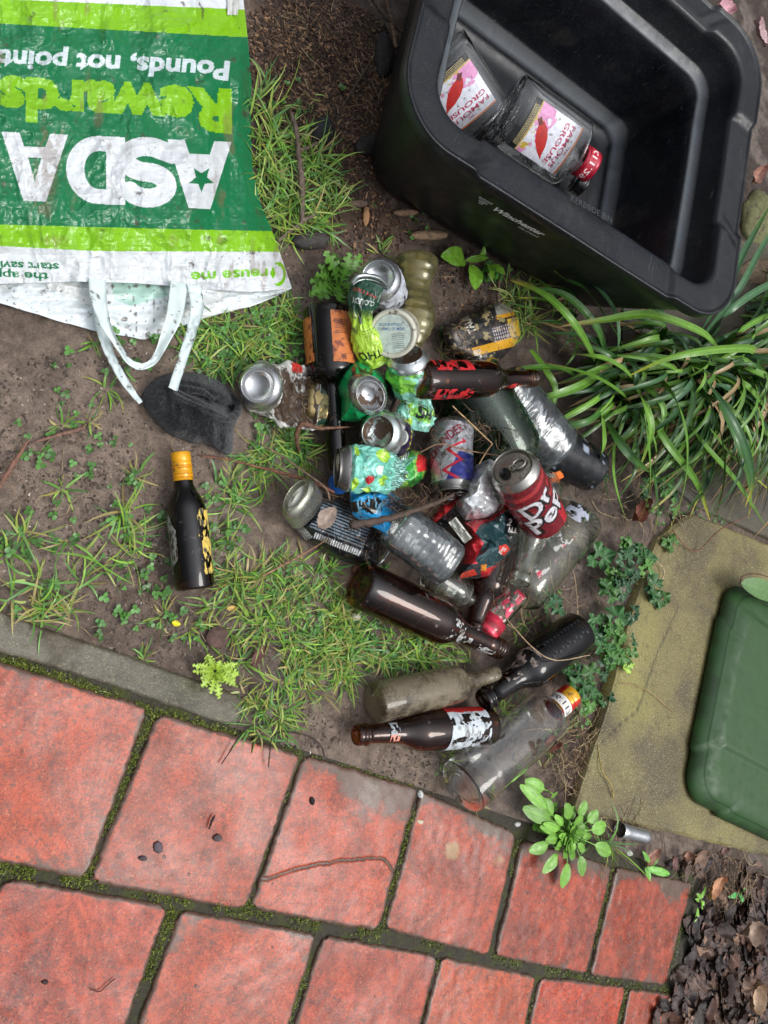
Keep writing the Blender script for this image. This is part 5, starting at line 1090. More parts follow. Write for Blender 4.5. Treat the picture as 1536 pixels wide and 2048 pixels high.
blob('can_body', [(886, 654), (915, 642), (950, 625), (976, 610), (1002, 606), (1024, 618), (1038, 640), (1042, 668), (1030, 690), (1010, 712), (984, 734), (955, 730), (920, 712), (898, 700), (886, 680)], (962, 670), lambda x, y: .006, lambda x, y, r: .034 * (1 - r ** 5) ** .6 + .012 * (facet(x / 50, y / 30, 38) - .5), M['rust_can'], t, tau, 110, 260, False)

# ---------------------------------------------------------------- tub, cap, packets, lighter
t = thing('lidded_tub', 'round white plastic tub lying on edge, dirty printed lid facing up among the cans', 'tub', g(790, 668, .06))
a_, b_ = g(784, 668, .112), g(799, 660, .078); fr = Frame(a_, a_ + nrm(a_ - b_) * .01); fr = Frame(b_, a_, 0, ref=nrm(g(783, 620, .1) - g(783, 700, .1)))
lathe('tub_body', fr, [(0, 0), (0, .029), (.004, .031), (fr.L * .75, .0325), (fr.L * .76, .030)], M['plastic'], t, (*c(196, 190, 170), 0), na=72)
def lidc(Z, T): return np.concatenate([np.broadcast_to(c(206, 204, 186), Z.shape + (3,)), np.zeros(Z.shape + (1,))], -1)
lathe('tub_lid', fr, [(fr.L * .62, .0320), (fr.L * .62, .0342), (fr.L * .95, .0342), (fr.L, .0330), (fr.L, .0295), (fr.L - .0012, .0285), (fr.L - .0012, 0)], M['plastic'], t, lidc, na=72)
gx, gy = np.meshgrid(np.linspace(-1, 1, 150), np.linspace(-1, 1, 150)); co = sol(gx, c(196, 208, 198), 0)
co[text_on(-gx, gy, 'NICOTINE WITHOUT', (-.66, .46), (1.25, -.1), (.01, .15), .02) | text_on(-gx, gy, 'THE SMELL OF SMOKE', (-.72, .24), (1.4, -.1), (.01, .15), .02), :3] = c(40, 96, 150)
for k in range(8): co[(np.abs(gy + .02 + .1 * k) < .022) & (gx < .05) & (gx > -.6) & (np.abs(np.sin(gx * 40 + k * 2)) > .35), :3] = c(110, 124, 120)
P = fr.a + fr.t * (fr.L - .0004) + (fr.n * (gy * .0272)[..., None] + fr.s * (gx * .0272)[..., None]) * (1 if True else 1); km = np.hypot(gx, gy) < .99; q = quads(150, 150, mask=km)
V, q, co = compact(P.reshape(-1, 3), q, co.reshape(-1, 4)); mesh('lid_label', V, q, M['print'], t, co)
t = thing('bottle_cap', 'bright blue ribbed plastic bottle cap beside the rim of the apple can', 'bottle cap', g(682, 962, .03))
fr = Frame(g(690, 948, .025), g(676, 970, .05), 0, ref=(0, 0, 1)); rr_ = [(0, .013), (.001, .0155)]
lathe('cap_shell', fr, rr_ + [(fr.L - .002, .0150), (fr.L, .0140), (fr.L, 0)], M['plastic'], t, (*c(14, 86, 166), 0), na=120, dent=lambda Z, T: 1 + .02 * np.sign(np.sin(T * 30)) * (Z < fr.L - .002) * (Z > .0005))
lathe('tamper_ring', fr, [(-.004, .0138), (-.004, .0158), (-.001, .0158), (-.001, .0138)], M['plastic'], t, (*c(14, 80, 156), 0), na=60)
t = thing('crisp_packet', 'crumpled crisp packet, silver inside folded out above its red and dark teal front', 'packet', g(980, 1040, .08))
cr1 = lambda x, y: sol(x, c(228, 230, 232), .35)
blob('foil_lining', [(916, 1022), (912, 1004), (930, 985), (934, 958), (952, 930), (978, 918), (996, 926), (992, 948), (1000, 985), (1006, 1010), (990, 1030), (968, 1036), (946, 1040), (930, 1040)], (962, 985), lambda x, y: .06, lambda x, y, r: .060 * (1 - r ** 4) + .040 * (facet(x / 30, y / 30, 48) - .5) * (1 - .6 * r) + .010 * (facet(x / 11, y / 11, 49) - .5), M['film'], t, cr1, 110, 240, False)
def cr2(x, y):
    co = sol(x, c(206, 44, 52), .1); teal = pip([(962, 1048), (985, 1040), (1022, 1014), (1040, 1040), (1042, 1080), (1030, 1102), (996, 1128), (966, 1140), (950, 1120), (968, 1086), (950, 1066)], x, y) ; co[teal, :3] = c(40, 74, 78)
    co[(x > 1010) & (y > 1020) & (x - y * .3 > 690), :3] = c(28, 30, 34); co[pip([(998, 1092), (1012, 1088), (1020, 1098), (1008, 1112), (998, 1106)], x, y), :3] = c(222, 54, 44); co[(y > 1128) & (x < 962), :3] = c(46, 56, 62); co[pip([(962, 1130), (974, 1128), (972, 1142), (962, 1142)], x, y), :3] = c(222, 140, 50); co[pip([(922, 1146), (948, 1138), (955, 1150), (920, 1158)], x, y), :3] = c(222, 70, 50)
    co[text_on(x, y, 'PS', (1002, 1110), (12, -12), (-6, -6), .03), :3] = c(230, 200, 190); co[text_on(x, y, 'LLE', (1016, 1064), (18, 2), (2, -10), .02) | text_on(x, y, '2', (1013, 1050), (8, 2), (6, -14), .02), :3] = c(214, 206, 200); return co
blob('printed_front', [(928, 1046), (946, 1040), (975, 1034), (1000, 1020), (1012, 1004), (1026, 1016), (1040, 1032), (1046, 1060), (1040, 1092), (1022, 1110), (996, 1132), (978, 1152), (948, 1156), (912, 1160), (916, 1140), (926, 1118), (930, 1090), (942, 1074)], (984, 1085), lambda x, y: .055, lambda x, y, r: .044 * (1 - r ** 5) + .036 * (facet(x / 40, y / 40, 59) - .5) * (1 - .5 * r) + .007 * (facet(x / 14, y / 14, 60) - .5), M['film'], t, cr2, 120, 280, False)
t = thing('paper_label', 'curled strip of white paper label with black printed words beside the crisp packet', 'label', g(925, 1060, .09))
gx, gy = np.meshgrid(np.linspace(0, 1, 120), np.linspace(0, 1, 50)); pa, pb = np.array([912., 1034.]), np.array([944., 1076.]); ax_ = pb - pa; pe = np.array([-15., 11.]); XX = pa[0] + ax_[0] * gx + pe[0] * gy; YY = pa[1] + ax_[1] * gx + pe[1] * gy
co = sol(gx, c(196, 196, 184), 0); co[text_on(gx, gy, 'Nutrition Information', (.04, .30), (.92, 0), (0, -.17), .02), :3] = c(30, 34, 36)
for k in range(4): co[(np.abs(gy - .48 - .12 * k) < .025) & (np.abs(np.sin(gx * 50 + k)) > .4) & (gx > .3), :3] = c(110, 112, 106)
mesh('printed_strip', g(XX, YY, .100 + .006 * np.cos(gy * 3) + .004 * fbm(gx * 4, gy * 4)).reshape(-1, 3), quads(120, 50)[:, ::-1], M['print'], t, co.reshape(-1, 4))
t = thing('plastic_packet', 'torn bright blue plastic wrapper under dark soil and a twig', 'wrapper', g(755, 1010, .04))
def blu(x, y):
    co = sol(x, c(40, 158, 220), .05); dk = fbm(x / 16 + 5, y / 12, 0, 6, 5) + .34 * np.exp(-(((x - 735) / 42) ** 2 + ((y - 1012) / 17) ** 2)); co[dk > .68, :3] = c(36, 30, 26); co[ridge(x / 12, y / 30, 0, 4) > .8, :3] = c(130, 190, 220); return co
blob('wrapper_film', [(700, 984), (725, 982), (770, 980), (800, 994), (810, 1010), (788, 1030), (782, 1050), (774, 1074), (758, 1060), (735, 1048), (706, 1030), (700, 1010)], (755, 1014), lambda x, y: .056, lambda x, y, r: .018 * (1 - r ** 4) + .020 * (facet(x / 24, y / 20, 66) - .5), M['film'], t, blu, 80, 200, False)
t = thing('plastic_packet', 'shiny black wrapper with red edge showing between the drinks bottle and the silver foil', 'wrapper', g(885, 1040, .05))
blob('wrapper_film', [(862, 1036), (880, 1012), (905, 1000), (922, 990), (918, 1012), (908, 1030), (900, 1052), (882, 1056), (866, 1050)], (892, 1030), lambda x, y: .05, lambda x, y, r: .014 * (1 - r ** 4) + .018 * (facet(x / 16, y / 16, 68) - .5), M['film'], t, lambda x, y: np.where((y < 1058 - (x - 856) * .86)[..., None], np.append(c(160, 30, 34), .05), np.append(c(22, 22, 26), .1)), 60, 160, False)
t = thing('plastic_packet', 'black card sleeve tucked behind the emerald can', 'sleeve', g(790, 800, .04))
blob('sleeve_face', [(768, 742), (800, 765), (798, 790), (775, 842), (740, 850), (742, 790)], (772, 800), lambda x, y: .022, lambda x, y, r: .030 * (1 - r ** 9) + .003 * vn(x / 20, y / 20), M['plastic'], t, lambda x, y: sol(x, c(30, 31, 34), 0), 30, 120, False)
t = thing('plastic_peg', 'small bright orange plastic clip beside the red soda can', 'clip', g(1112, 955, .09))
def boxm(name, ctr, ex, ey, ez, hx, hy, hz, mat, parent, cc, bev=.0012):
    import bmesh
    bm = bmesh.new(); bmesh.ops.create_cube(bm, size=2); 
    for v in bm.verts: v.co = Vector(tuple(np.array(ctr) + np.array(ex) * v.co.x * hx + np.array(ey) * v.co.y * hy + np.array(ez) * v.co.z * hz))
    bmesh.ops.bevel(bm, geom=bm.edges[:], offset=bev, segments=2, affect='EDGES'); bmesh.ops.recalc_face_normals(bm, faces=bm.faces)
    me = bpy.data.meshes.new(name); bm.to_mesh(me); bm.free(); n_ = len(me.vertices); me.color_attributes.new('Col', 'FLOAT_COLOR', 'POINT').data.foreach_set('color', np.tile(list(cc) + [0.0], n_).astype(np.float32)); me.materials.append(mat)
    o_ = bpy.data.objects.new(name, me); COLL.objects.link(o_); o_.parent = parent; o_.matrix_parent_inverse = parent.matrix_world.inverted(); return o_
ex = nrm(g(1128, 948, .09) - g(1098, 962, .09)); ez = camdir(g(1112, 955)); ey = nrm(np.cross(ez, ex)); ez = np.cross(ex, ey)
boxm('clip_body', g(1111, 956, .092), ex, ey, ez, .016, .0048, .004, M['plastic'], t, c(226, 108, 28)); boxm('clip_jaw', g(1109, 950, .094), ex, ey, ez, .013, .0030, .0045, M['plastic'], t, c(232, 122, 36))
# steel cup by the slab
t = thing('metal_cup', 'small shiny metal cup with dark mouth lying under the corner of the olive slab', 'cup', g(1262, 1664, 0))
fr = Frame(g(1294, 1674, .012), g(1240, 1660, .012))
lathe('cup_shell', fr, [(0, 0), (.0005, .011), (.003, .0130)] + [(fr.L * k / 6, .0130 + .0003 * (k % 2)) for k in range(1, 6)] + [(fr.L, .0138), (fr.L + .001, .0132), (fr.L - .002, .0120), (.006, .0110), (.005, 0)], M['bare'], t, (*c(206, 208, 210), .9), na=60)
# ---------------------------------------------------------------- vegetation
RS = np.random.RandomState(11)
CAPS = [((345, 905), (400, 1190), 30), ((707, 1160), (1005, 1300), 44), ((1160, 1262), (966, 1402), 36), ((748, 1406), (994, 1349), 42), ((980, 1452), (712, 1470), 36), ((921, 1577), (1141, 1391), 42),
        ((655, 617), (676, 938), 36), ((720, 600), (760, 900), 60), ((830, 540), (820, 900), 60), ((960, 665), (975, 665), 60), ((850, 760), (1070, 757), 34), ((1000, 790), (1170, 930), 50),
        ((520, 770), (650, 800), 50), ((610, 1010), (740, 1090), 50), ((760, 930), (1060, 1060), 90), ((1130, 1050), (990, 1240), 50), ((900, 1100), (960, 1250), 44), ((320, 800), (450, 860), 60)]
def clear_of(px, py, pad=0):
    ok = np.ones(len(px), bool)
    for a_, b_, r_ in CAPS:
        a_ = np.array(a_, float); ab = np.array(b_) - a_; t = np.clip(((px - a_[0]) * ab[0] + (py - a_[1]) * ab[1]) / (ab @ ab), 0, 1)
        ok &= np.hypot(px - a_[0] - t * ab[0], py - a_[1] - t * ab[1]) > r_ + pad
    return ok
def blades(root, az, L, w, th0, kap, c0, c1, seg=5, bendaz=0.0, tw=None):
    """root (N,3); returns verts, quads, colours for N grass blades"""
    N_ = len(root); s = np.linspace(0, 1, seg + 1); ang = th0[:, None] + kap[:, None] * s[None]
    azs = az[:, None] + np.asarray(bendaz).reshape(-1, 1) * s[None]
    ds = (L / seg)[:, None]; dx = np.sin(ang) * np.cos(azs) * ds; dy = np.sin(ang) * np.sin(azs) * ds; dz = np.cos(ang) * ds
    z3 = np.zeros((N_, 1)); cx = np.hstack([z3, np.cumsum(dx[:, :-1], 1)]) + root[:, :1]; cy = np.hstack([z3, np.cumsum(dy[:, :-1], 1)]) + root[:, 1:2]; cz = np.hstack([z3, np.cumsum(dz[:, :-1], 1)]) + root[:, 2:3]
    cz = np.maximum(cz, root[:, 2:3] + .0015 + .001 * s[None])
    wd = (w[:, None] / 2) * np.array([.75, 1, .95, .8, .5, .06])[None, :seg + 1] if seg == 5 else (w[:, None] / 2) * np.interp(s, [0, .3, .7, 1], [.75, 1, .75, .05])[None]
    ta = RS.uniform(-.8, .8, N_)[:, None] if tw is None else tw[:, None]
    sxv = -np.sin(azs) * np.cos(ta); syv = np.cos(azs) * np.cos(ta); szv = np.sin(ta) + 0 * azs
    P0 = np.stack([cx - sxv * wd, cy - syv * wd, cz - szv * wd], -1); P1 = np.stack([cx + sxv * wd, cy + syv * wd, cz + szv * wd], -1)
    V = np.stack([P0, P1], 2).reshape(N_, -1, 3); n1 = seg + 1
    j = np.arange(seg); q = np.stack([2 * j, 2 * j + 1, 2 * j + 3, 2 * j + 2], -1); Q = (q[None] + (np.arange(N_) * 2 * n1)[:, None, None]).reshape(-1, 4)
    cc = c0[:, None] * (1 - s[None, :, None] ** 1.3) + c1[:, None] * s[None, :, None] ** 1.3; cc = np.repeat(cc, 2, axis=1).reshape(-1, 3)
    return V.reshape(-1, 3), Q, cc
class Acc:
    def __init__(s): s.V, s.Q, s.C, s.o = [], [], [], 0
    def add(s, V, Q, C): s.V.append(V); s.Q.append(Q + s.o); s.C.append(C); s.o += len(V)
    def build(s, name, mat, parent=None, smooth=True): return mesh(name, np.vstack(s.V), np.vstack(s.Q), mat, parent, np.vstack(s.C), smooth)
GREENS = np.array([c(98, 148, 44), c(80, 132, 50), c(122, 164, 56), c(70, 122, 60), c(136, 166, 70), c(146, 160, 84), c(92, 142, 68)])
def tufts(acc, spots, dens=1.0):
    """spots: (px, py, radius x, radius y, count, length m, lean, dryness)"""
    for (cx, cy, rx, ry, n_, L_, lean, dry) in spots:
        n_ = int(n_ * dens); k = max(1, n_ // 9)                  # small clumps inside the patch
        a_ = RS.uniform(0, 2 * np.pi, k); r_ = np.sqrt(RS.uniform(0, 1, k)); kx = cx + rx * r_ * np.cos(a_); ky = cy + ry * r_ * np.sin(a_)
        i = RS.randint(0, k, n_); px = kx[i] + RS.normal(0, 5, n_); py = ky[i] + RS.normal(0, 5, n_)
        ok = clear_of(px, py, -4); px, py, i = px[ok], py[ok], i[ok]; n2 = len(px)
        if not n2: continue
        root = g(px, py, 0); root[:, 2] = GZ(root[:, 0], root[:, 1], False) - .001
        cl = g(kx, ky, 0); d = root[:, :2] - cl[i, :2]; az = np.arctan2(d[:, 1], d[:, 0]) + RS.normal(0, .7, n2)
        L = L_ * RS.uniform(.45, 1.25, n2); th0 = RS.uniform(.45, lean + .15, n2); kap = RS.uniform(.3, 1.5, n2)
        c0 = 1.2 * GREENS[RS.randint(0, 7, n2)] * RS.uniform(.7, 1.25, (n2, 1)); isd = RS.uniform(0, 1, n2) < dry; c0[isd] = np.array([c(176, 160, 104), c(150, 132, 84)])[RS.randint(0, 2, isd.sum())]
        c1 = c0 * RS.uniform(.9, 1.3, (n2, 1)); yt = RS.uniform(0, 1, n2) < .14; c1[yt] = c(176, 168, 80); c0 = .76 * c0 + .24 * c(150, 156, 90) * RS.uniform(.5, 1, (n2, 1))
        acc.add(*blades(root, az, L, RS.uniform(.0014, .0036, n2), th0, kap, c0, c1, 5, RS.normal(0, .6, n2)))
G_ = [  # dense patches
    (600, 1180, 150, 60, 1700, .034, 1.2, .12), (760, 1270, 190, 60, 2300, .036, 1.2, .12), (640, 1270, 130, 80, 1700, .034, 1.2, .15), (880, 1330, 130, 40, 900, .032, 1.2, .15), (700, 1130, 90, 30, 500, .03, 1.1, .08), (620, 1340, 90, 60, 900, .03, 1.2, .2),
    (1000, 1280, 60, 50, 500, .028, 1.1, .1), (1040, 1430, 60, 30, 260, .026, 1.1, .1), (550, 900, 70, 50, 620, .034, 1.2, .12), (480, 960, 60, 60, 420, .034, 1.2, .1), (600, 930, 50, 60, 350, .03, 1.2, .1),
    (430, 690, 60, 60, 560, .036, 1.1, .08), (520, 680, 70, 60, 900, .038, 1.1, .08), (580, 640, 50, 50, 600, .036, 1.1, .06), (500, 745, 40, 40, 300, .034, 1.1, .1), (590, 720, 30, 60, 260, .034, 1, .06), (380, 660, 60, 20, 160, .03, 1.1, .1),
    (590, 345, 75, 60, 620, .050, 1.2, .04), (560, 290, 55, 60, 360, .042, 1.0, .05), (620, 420, 60, 45, 420, .055, 1.25, .04), (540, 240, 40, 70, 300, .05, .9, .08), (560, 440, 40, 30, 260, .05, 1.2, .05),
    (225, 1085, 70, 70, 230, .050, 1.25, .12), (60, 1200, 90, 50, 520, .036, 1.25, .3), (40, 1050, 60, 60, 170, .034, 1.2, .15), (180, 1130, 80, 60, 260, .034, 1.25, .15), (40, 1130, 60, 30, 120, .03, 1.2, .2), (150, 1225, 100, 30, 160, .028, 1.2, .2),
    (450, 1050, 60, 60, 280, .036, 1.25, .15), (500, 1150, 60, 40, 420, .036, 1.2, .15), (470, 1230, 70, 40, 330, .032, 1.2, .2), (420, 1180, 60, 40, 180, .03, 1.2, .2), (330, 1250, 90, 25, 170, .026, 1.2, .3),
    (530, 1440, 40, 45, 420, .030, 1.0, .2), (560, 1390, 70, 30, 280, .028, 1.2, .2), (480, 1340, 50, 40, 220, .028, 1.2, .2), (735, 1420, 16, 40, 150, .032, 1.0, .15), (290, 1310, 50, 25, 120, .022, 1.1, .3),
    (955, 1620, 30, 22, 130, .022, 1.0, .15), (845, 1610, 12, 14, 60, .022, .9, .2), (1010, 1530, 40, 30, 160, .024, 1.1, .2), (1100, 1500, 50, 20, 110, .024, 1.1, .2), (890, 1530, 20, 20, 90, .02, 1, .2), (1120, 1440, 60, 30, 170, .026, 1.2, .15),
    (1200, 1690, 30, 14, 170, .066, 1.35, .08), (1190, 1320, 50, 60, 170, .026, 1.1, .1), (870, 1200, 50, 30, 260, .03, 1.0, .05), (850, 1130, 30, 30, 80, .03, 1.0, .05), (1050, 600, 60, 50, 320, .055, 1.3, .12), (1000, 640, 60, 70, 230, .05, 1.2, .15),
    (1080, 820, 50, 50, 170, .05, 1.2, .2), (880, 690, 16, 40, 120, .03, .8, .3), (860, 540, 60, 14, 70, .02, 1, .2), (740, 480, 60, 40, 60, .03, 1.2, .2), (680, 110, 120, 90, 40, .02, 1.2, .2), (120, 700, 110, 40, 60, .022, 1.1, .3), (250, 740, 50, 60, 120, .028, 1.1, .15),
    (150, 900, 150, 90, 170, .02, 1.2, .35), (300, 960, 60, 60, 120, .024, 1.2, .2), (150, 830, 60, 30, 70, .02, 1.2, .25)]
acc = Acc(); tufts(acc, [(a_, b_, c_, d_, e_ * (.20 if f_ < .045 else .30) * (.7 if (a_ < 400 and b_ > 800) else 1), f_ * 1.22, g2, h_ * .8) for a_, b_, c_, d_, e_, f_, g2, h_ in G_], 1.0)
o = acc.build('grass', M['grass']); tag(o, 'short damp green grass and moss tufts growing in patches through the mud', kind='stuff')
# clover and other tiny leaves
acc = Acc(); n_ = 0
def leaflets(acc, ctr, r, col_, nrm_=None, k=9):
    """little round leaflets: fan discs, ctr (N,3)"""
    N_ = len(ctr); th = np.linspace(0, 2 * np.pi, k, endpoint=False); nn = nrm(np.stack([RS.normal(0, .35, N_), RS.normal(0, .35, N_), np.ones(N_)], -1)); ax_ = nrm(np.cross(nn, [.3, 1, .1])); ay = np.cross(nn, ax_)
    V = ctr[:, None] + r[:, None, None] * (np.cos(th)[None, :, None] * ax_[:, None] + np.sin(th)[None, :, None] * ay[:, None]) * (1 - .12 * np.cos(th * 2))[None, :, None]
    Vc = ctr[:, None] - nn[:, None] * (r * .12)[:, None, None]; VV = np.concatenate([V, Vc], 1).reshape(-1, 3); i = np.arange(k)
    q = np.stack([i, (i + 1) % k, np.full(k, k)], -1); Q = (q[None] + (np.arange(N_) * (k + 1))[:, None, None]).reshape(-1, 3); acc.add(VV, Q, np.repeat(col_, k + 1, 0))
def clover(cx, cy, rx, ry, n_, sz=.0028, cg=c(78, 124, 56)):
    n_ = max(4, int(n_ * (.3 if (cx < 350 and cy > 680) else .5))); a_ = RS.uniform(0, 2 * np.pi, n_); r_ = np.sqrt(RS.uniform(0, 1, n_)); px = cx + rx * r_ * np.cos(a_); py = cy + ry * r_ * np.sin(a_); ok = clear_of(px, py); px, py = px[ok], py[ok]
    if not len(px): return
    b_ = g(px, py, 0); b_[:, 2] = GZ(b_[:, 0], b_[:, 1], False) + RS.uniform(.002, .012, len(px)); az = RS.uniform(0, 6.28, len(px)); r = sz * RS.uniform(.6, 1.25, len(px)); cc = cg * RS.uniform(.6, 1.5, (len(px), 1))
    for k in range(3): leaflets(acc, b_ + np.stack([np.cos(az + k * 2.09) * r * 1.05, np.sin(az + k * 2.09) * r * 1.05, 0 * r], -1), r, cc)
for q in [(520, 690, 100, 70, 230), (430, 720, 60, 50, 90), (400, 650, 50, 30, 60), (540, 890, 90, 50, 170), (480, 860, 40, 40, 60), (640, 1200, 150, 70, 260), (760, 1290, 150, 50, 180), (200, 700, 130, 60, 70), (130, 870, 130, 90, 80), (250, 1000, 150, 120, 110), (60, 1130, 60, 120, 60), (320, 1180, 120, 80, 90), (420, 1050, 90, 90, 90),
          (300, 1250, 150, 40, 70), (1090, 1220, 60, 60, 60), (1120, 1440, 60, 60, 70), (1340, 1020, 90, 30, 60), (1050, 530, 30, 20, 18), (900, 660, 20, 40, 20), (560, 190, 60, 60, 18), (1040, 1330, 80, 40, 60), (1310, 900, 80, 60, 60), (1400, 1040, 60, 16, 40), (740, 1140, 40, 30, 50), (620, 180, 90, 90, 12)]: clover(*q)
clover(1130, 1650, 60, 50, 60, .006, c(110, 160, 62)); clover(985, 545, 24, 14, 14, .006, c(70, 120, 50)); clover(800, 440, 90, 40, 14)
o = acc.build('clover', M['leaf']); tag(o, 'tiny round clover leaflets scattered over the mud', kind='stuff')
# moss lumps in the joints
acc = Acc()
def moss_line(a_, b_, w, n_, sc=1.0):
    t = RS.uniform(0, 1, n_); p = np.array(g(*a_))[None, :2] * (1 - t[:, None]) + np.array(g(*b_))[None, :2] * t[:, None]; d = np.array(g(*b_) - g(*a_))[:2]; d /= np.linalg.norm(d); p += np.stack([-d[1], d[0]], -1) * RS.normal(0, w, n_)[:, None]
    keep = fbm(p[:, 0] * 26, p[:, 1] * 26, 0, 91) > .43; p = p[keep]; k = len(p); z = -.007 + RS.uniform(0, .003, k); root = np.column_stack([p, z])
    for rep in range(3):
        c0 = np.array([c(66, 78, 22), c(98, 112, 36), c(132, 140, 52), c(84, 88, 40)])[RS.randint(0, 4, k)]
        acc.add(*blades(root + RS.normal(0, .0012, (k, 3)) * (1, 1, .3), RS.uniform(0, 6.28, k), RS.uniform(.002, .0055, k) * sc, RS.uniform(.0008, .0018, k), RS.uniform(.1, 1.1, k), RS.uniform(0, .8, k), c0 * .8, c0 * 1.15, 5))
for a_, b_, w, n_ in [((-60, 1733), (182, 1757), .006, 900), ((182, 1757), (500, 1820), .006, 1000), ((500, 1820), (768, 1868), .006, 900), ((768, 1868), (985, 1910), .006, 800), ((985, 1910), (1180, 1957), .0055, 600), ((1180, 1957), (1340, 1990), .005, 300),
                      ((306, 1426), (176, 1757), .004, 650), ((605, 1513), (498, 1818), .0028, 520), ((838, 1600), (765, 1860), .0028, 420), ((1038, 1680), (985, 1910), .0028, 360), ((1229, 1735), (1178, 1955), .0026, 320), ((1388, 1768), (1335, 1985), .003, 200),
                      ((350, 1822), (255, 2060), .004, 600), ((640, 1875), (572, 2060), .003, 420), ((881, 1917), (835, 2060), .0028, 300), ((1078, 1956), (1050, 2060), .0026, 200), ((1256, 1978), (1236, 2060), .0026, 160), ((-5, 1755), (-60, 1900), .004, 200),
                      ((0, 1316), (306, 1422), .0035, 900), ((306, 1422), (600, 1508), .0035, 700), ((600, 1508), (840, 1580), .003, 300)]: moss_line(a_, b_, w, int(n_ * .62))
o = acc.build('moss', M['grass']); tag(o, 'bright green moss in the joints of the paving', kind='stuff')

# ---- strap leaved plant
M['strapleaf'] = attr_mat('strap_leaf', .38, 0, 1, .1, 500, .0004, .12, 60)
def straps(acc, paths, wid, c0s, c1s, seg=18, fold=.28):
    for P_, w_, a_, b_ in zip(paths, wid, c0s, c1s):
        C_ = crv(P_, seg); T = nrm(np.gradient(C_, axis=0)); S = nrm(np.cross(T, [0.05, 0.02, 1.0])); N_ = np.cross(S, T); s = np.linspace(0, 1, seg); ww = w_ / 2 * np.interp(s, [0, .15, .6, .9, 1], [.7, 1, .95, .45, .04])
        tw = (RS.uniform(-.5, .5) + RS.uniform(-.6, .6) * s)[:, None]; S2 = S * np.cos(tw) + N_ * np.sin(tw); N2 = N_ * np.cos(tw) - S * np.sin(tw)
        u = np.array([-1, -.5, 0, .5, 1.]); up = np.array([fold, fold * .45, -.0, fold * .45, fold]); V = C_[:, None] + ww[:, None, None] * (u[None, :, None] * S2[:, None] + up[None, :, None] * N2[:, None])
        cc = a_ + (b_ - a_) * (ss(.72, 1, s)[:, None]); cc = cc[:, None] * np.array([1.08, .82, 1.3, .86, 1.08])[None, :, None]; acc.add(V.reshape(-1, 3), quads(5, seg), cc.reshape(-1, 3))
SG = np.array([c(66, 104, 34), c(56, 94, 38), c(84, 124, 42), c(48, 84, 44), c(96, 136, 50), c(62, 96, 62)]); YB = np.array([c(190, 180, 70), c(160, 130, 76), c(80, 118, 42), c(176, 140, 96), c(60, 100, 40)])
acc = Acc()
def px3(L_): return np.array([g(*p) for p in L_])
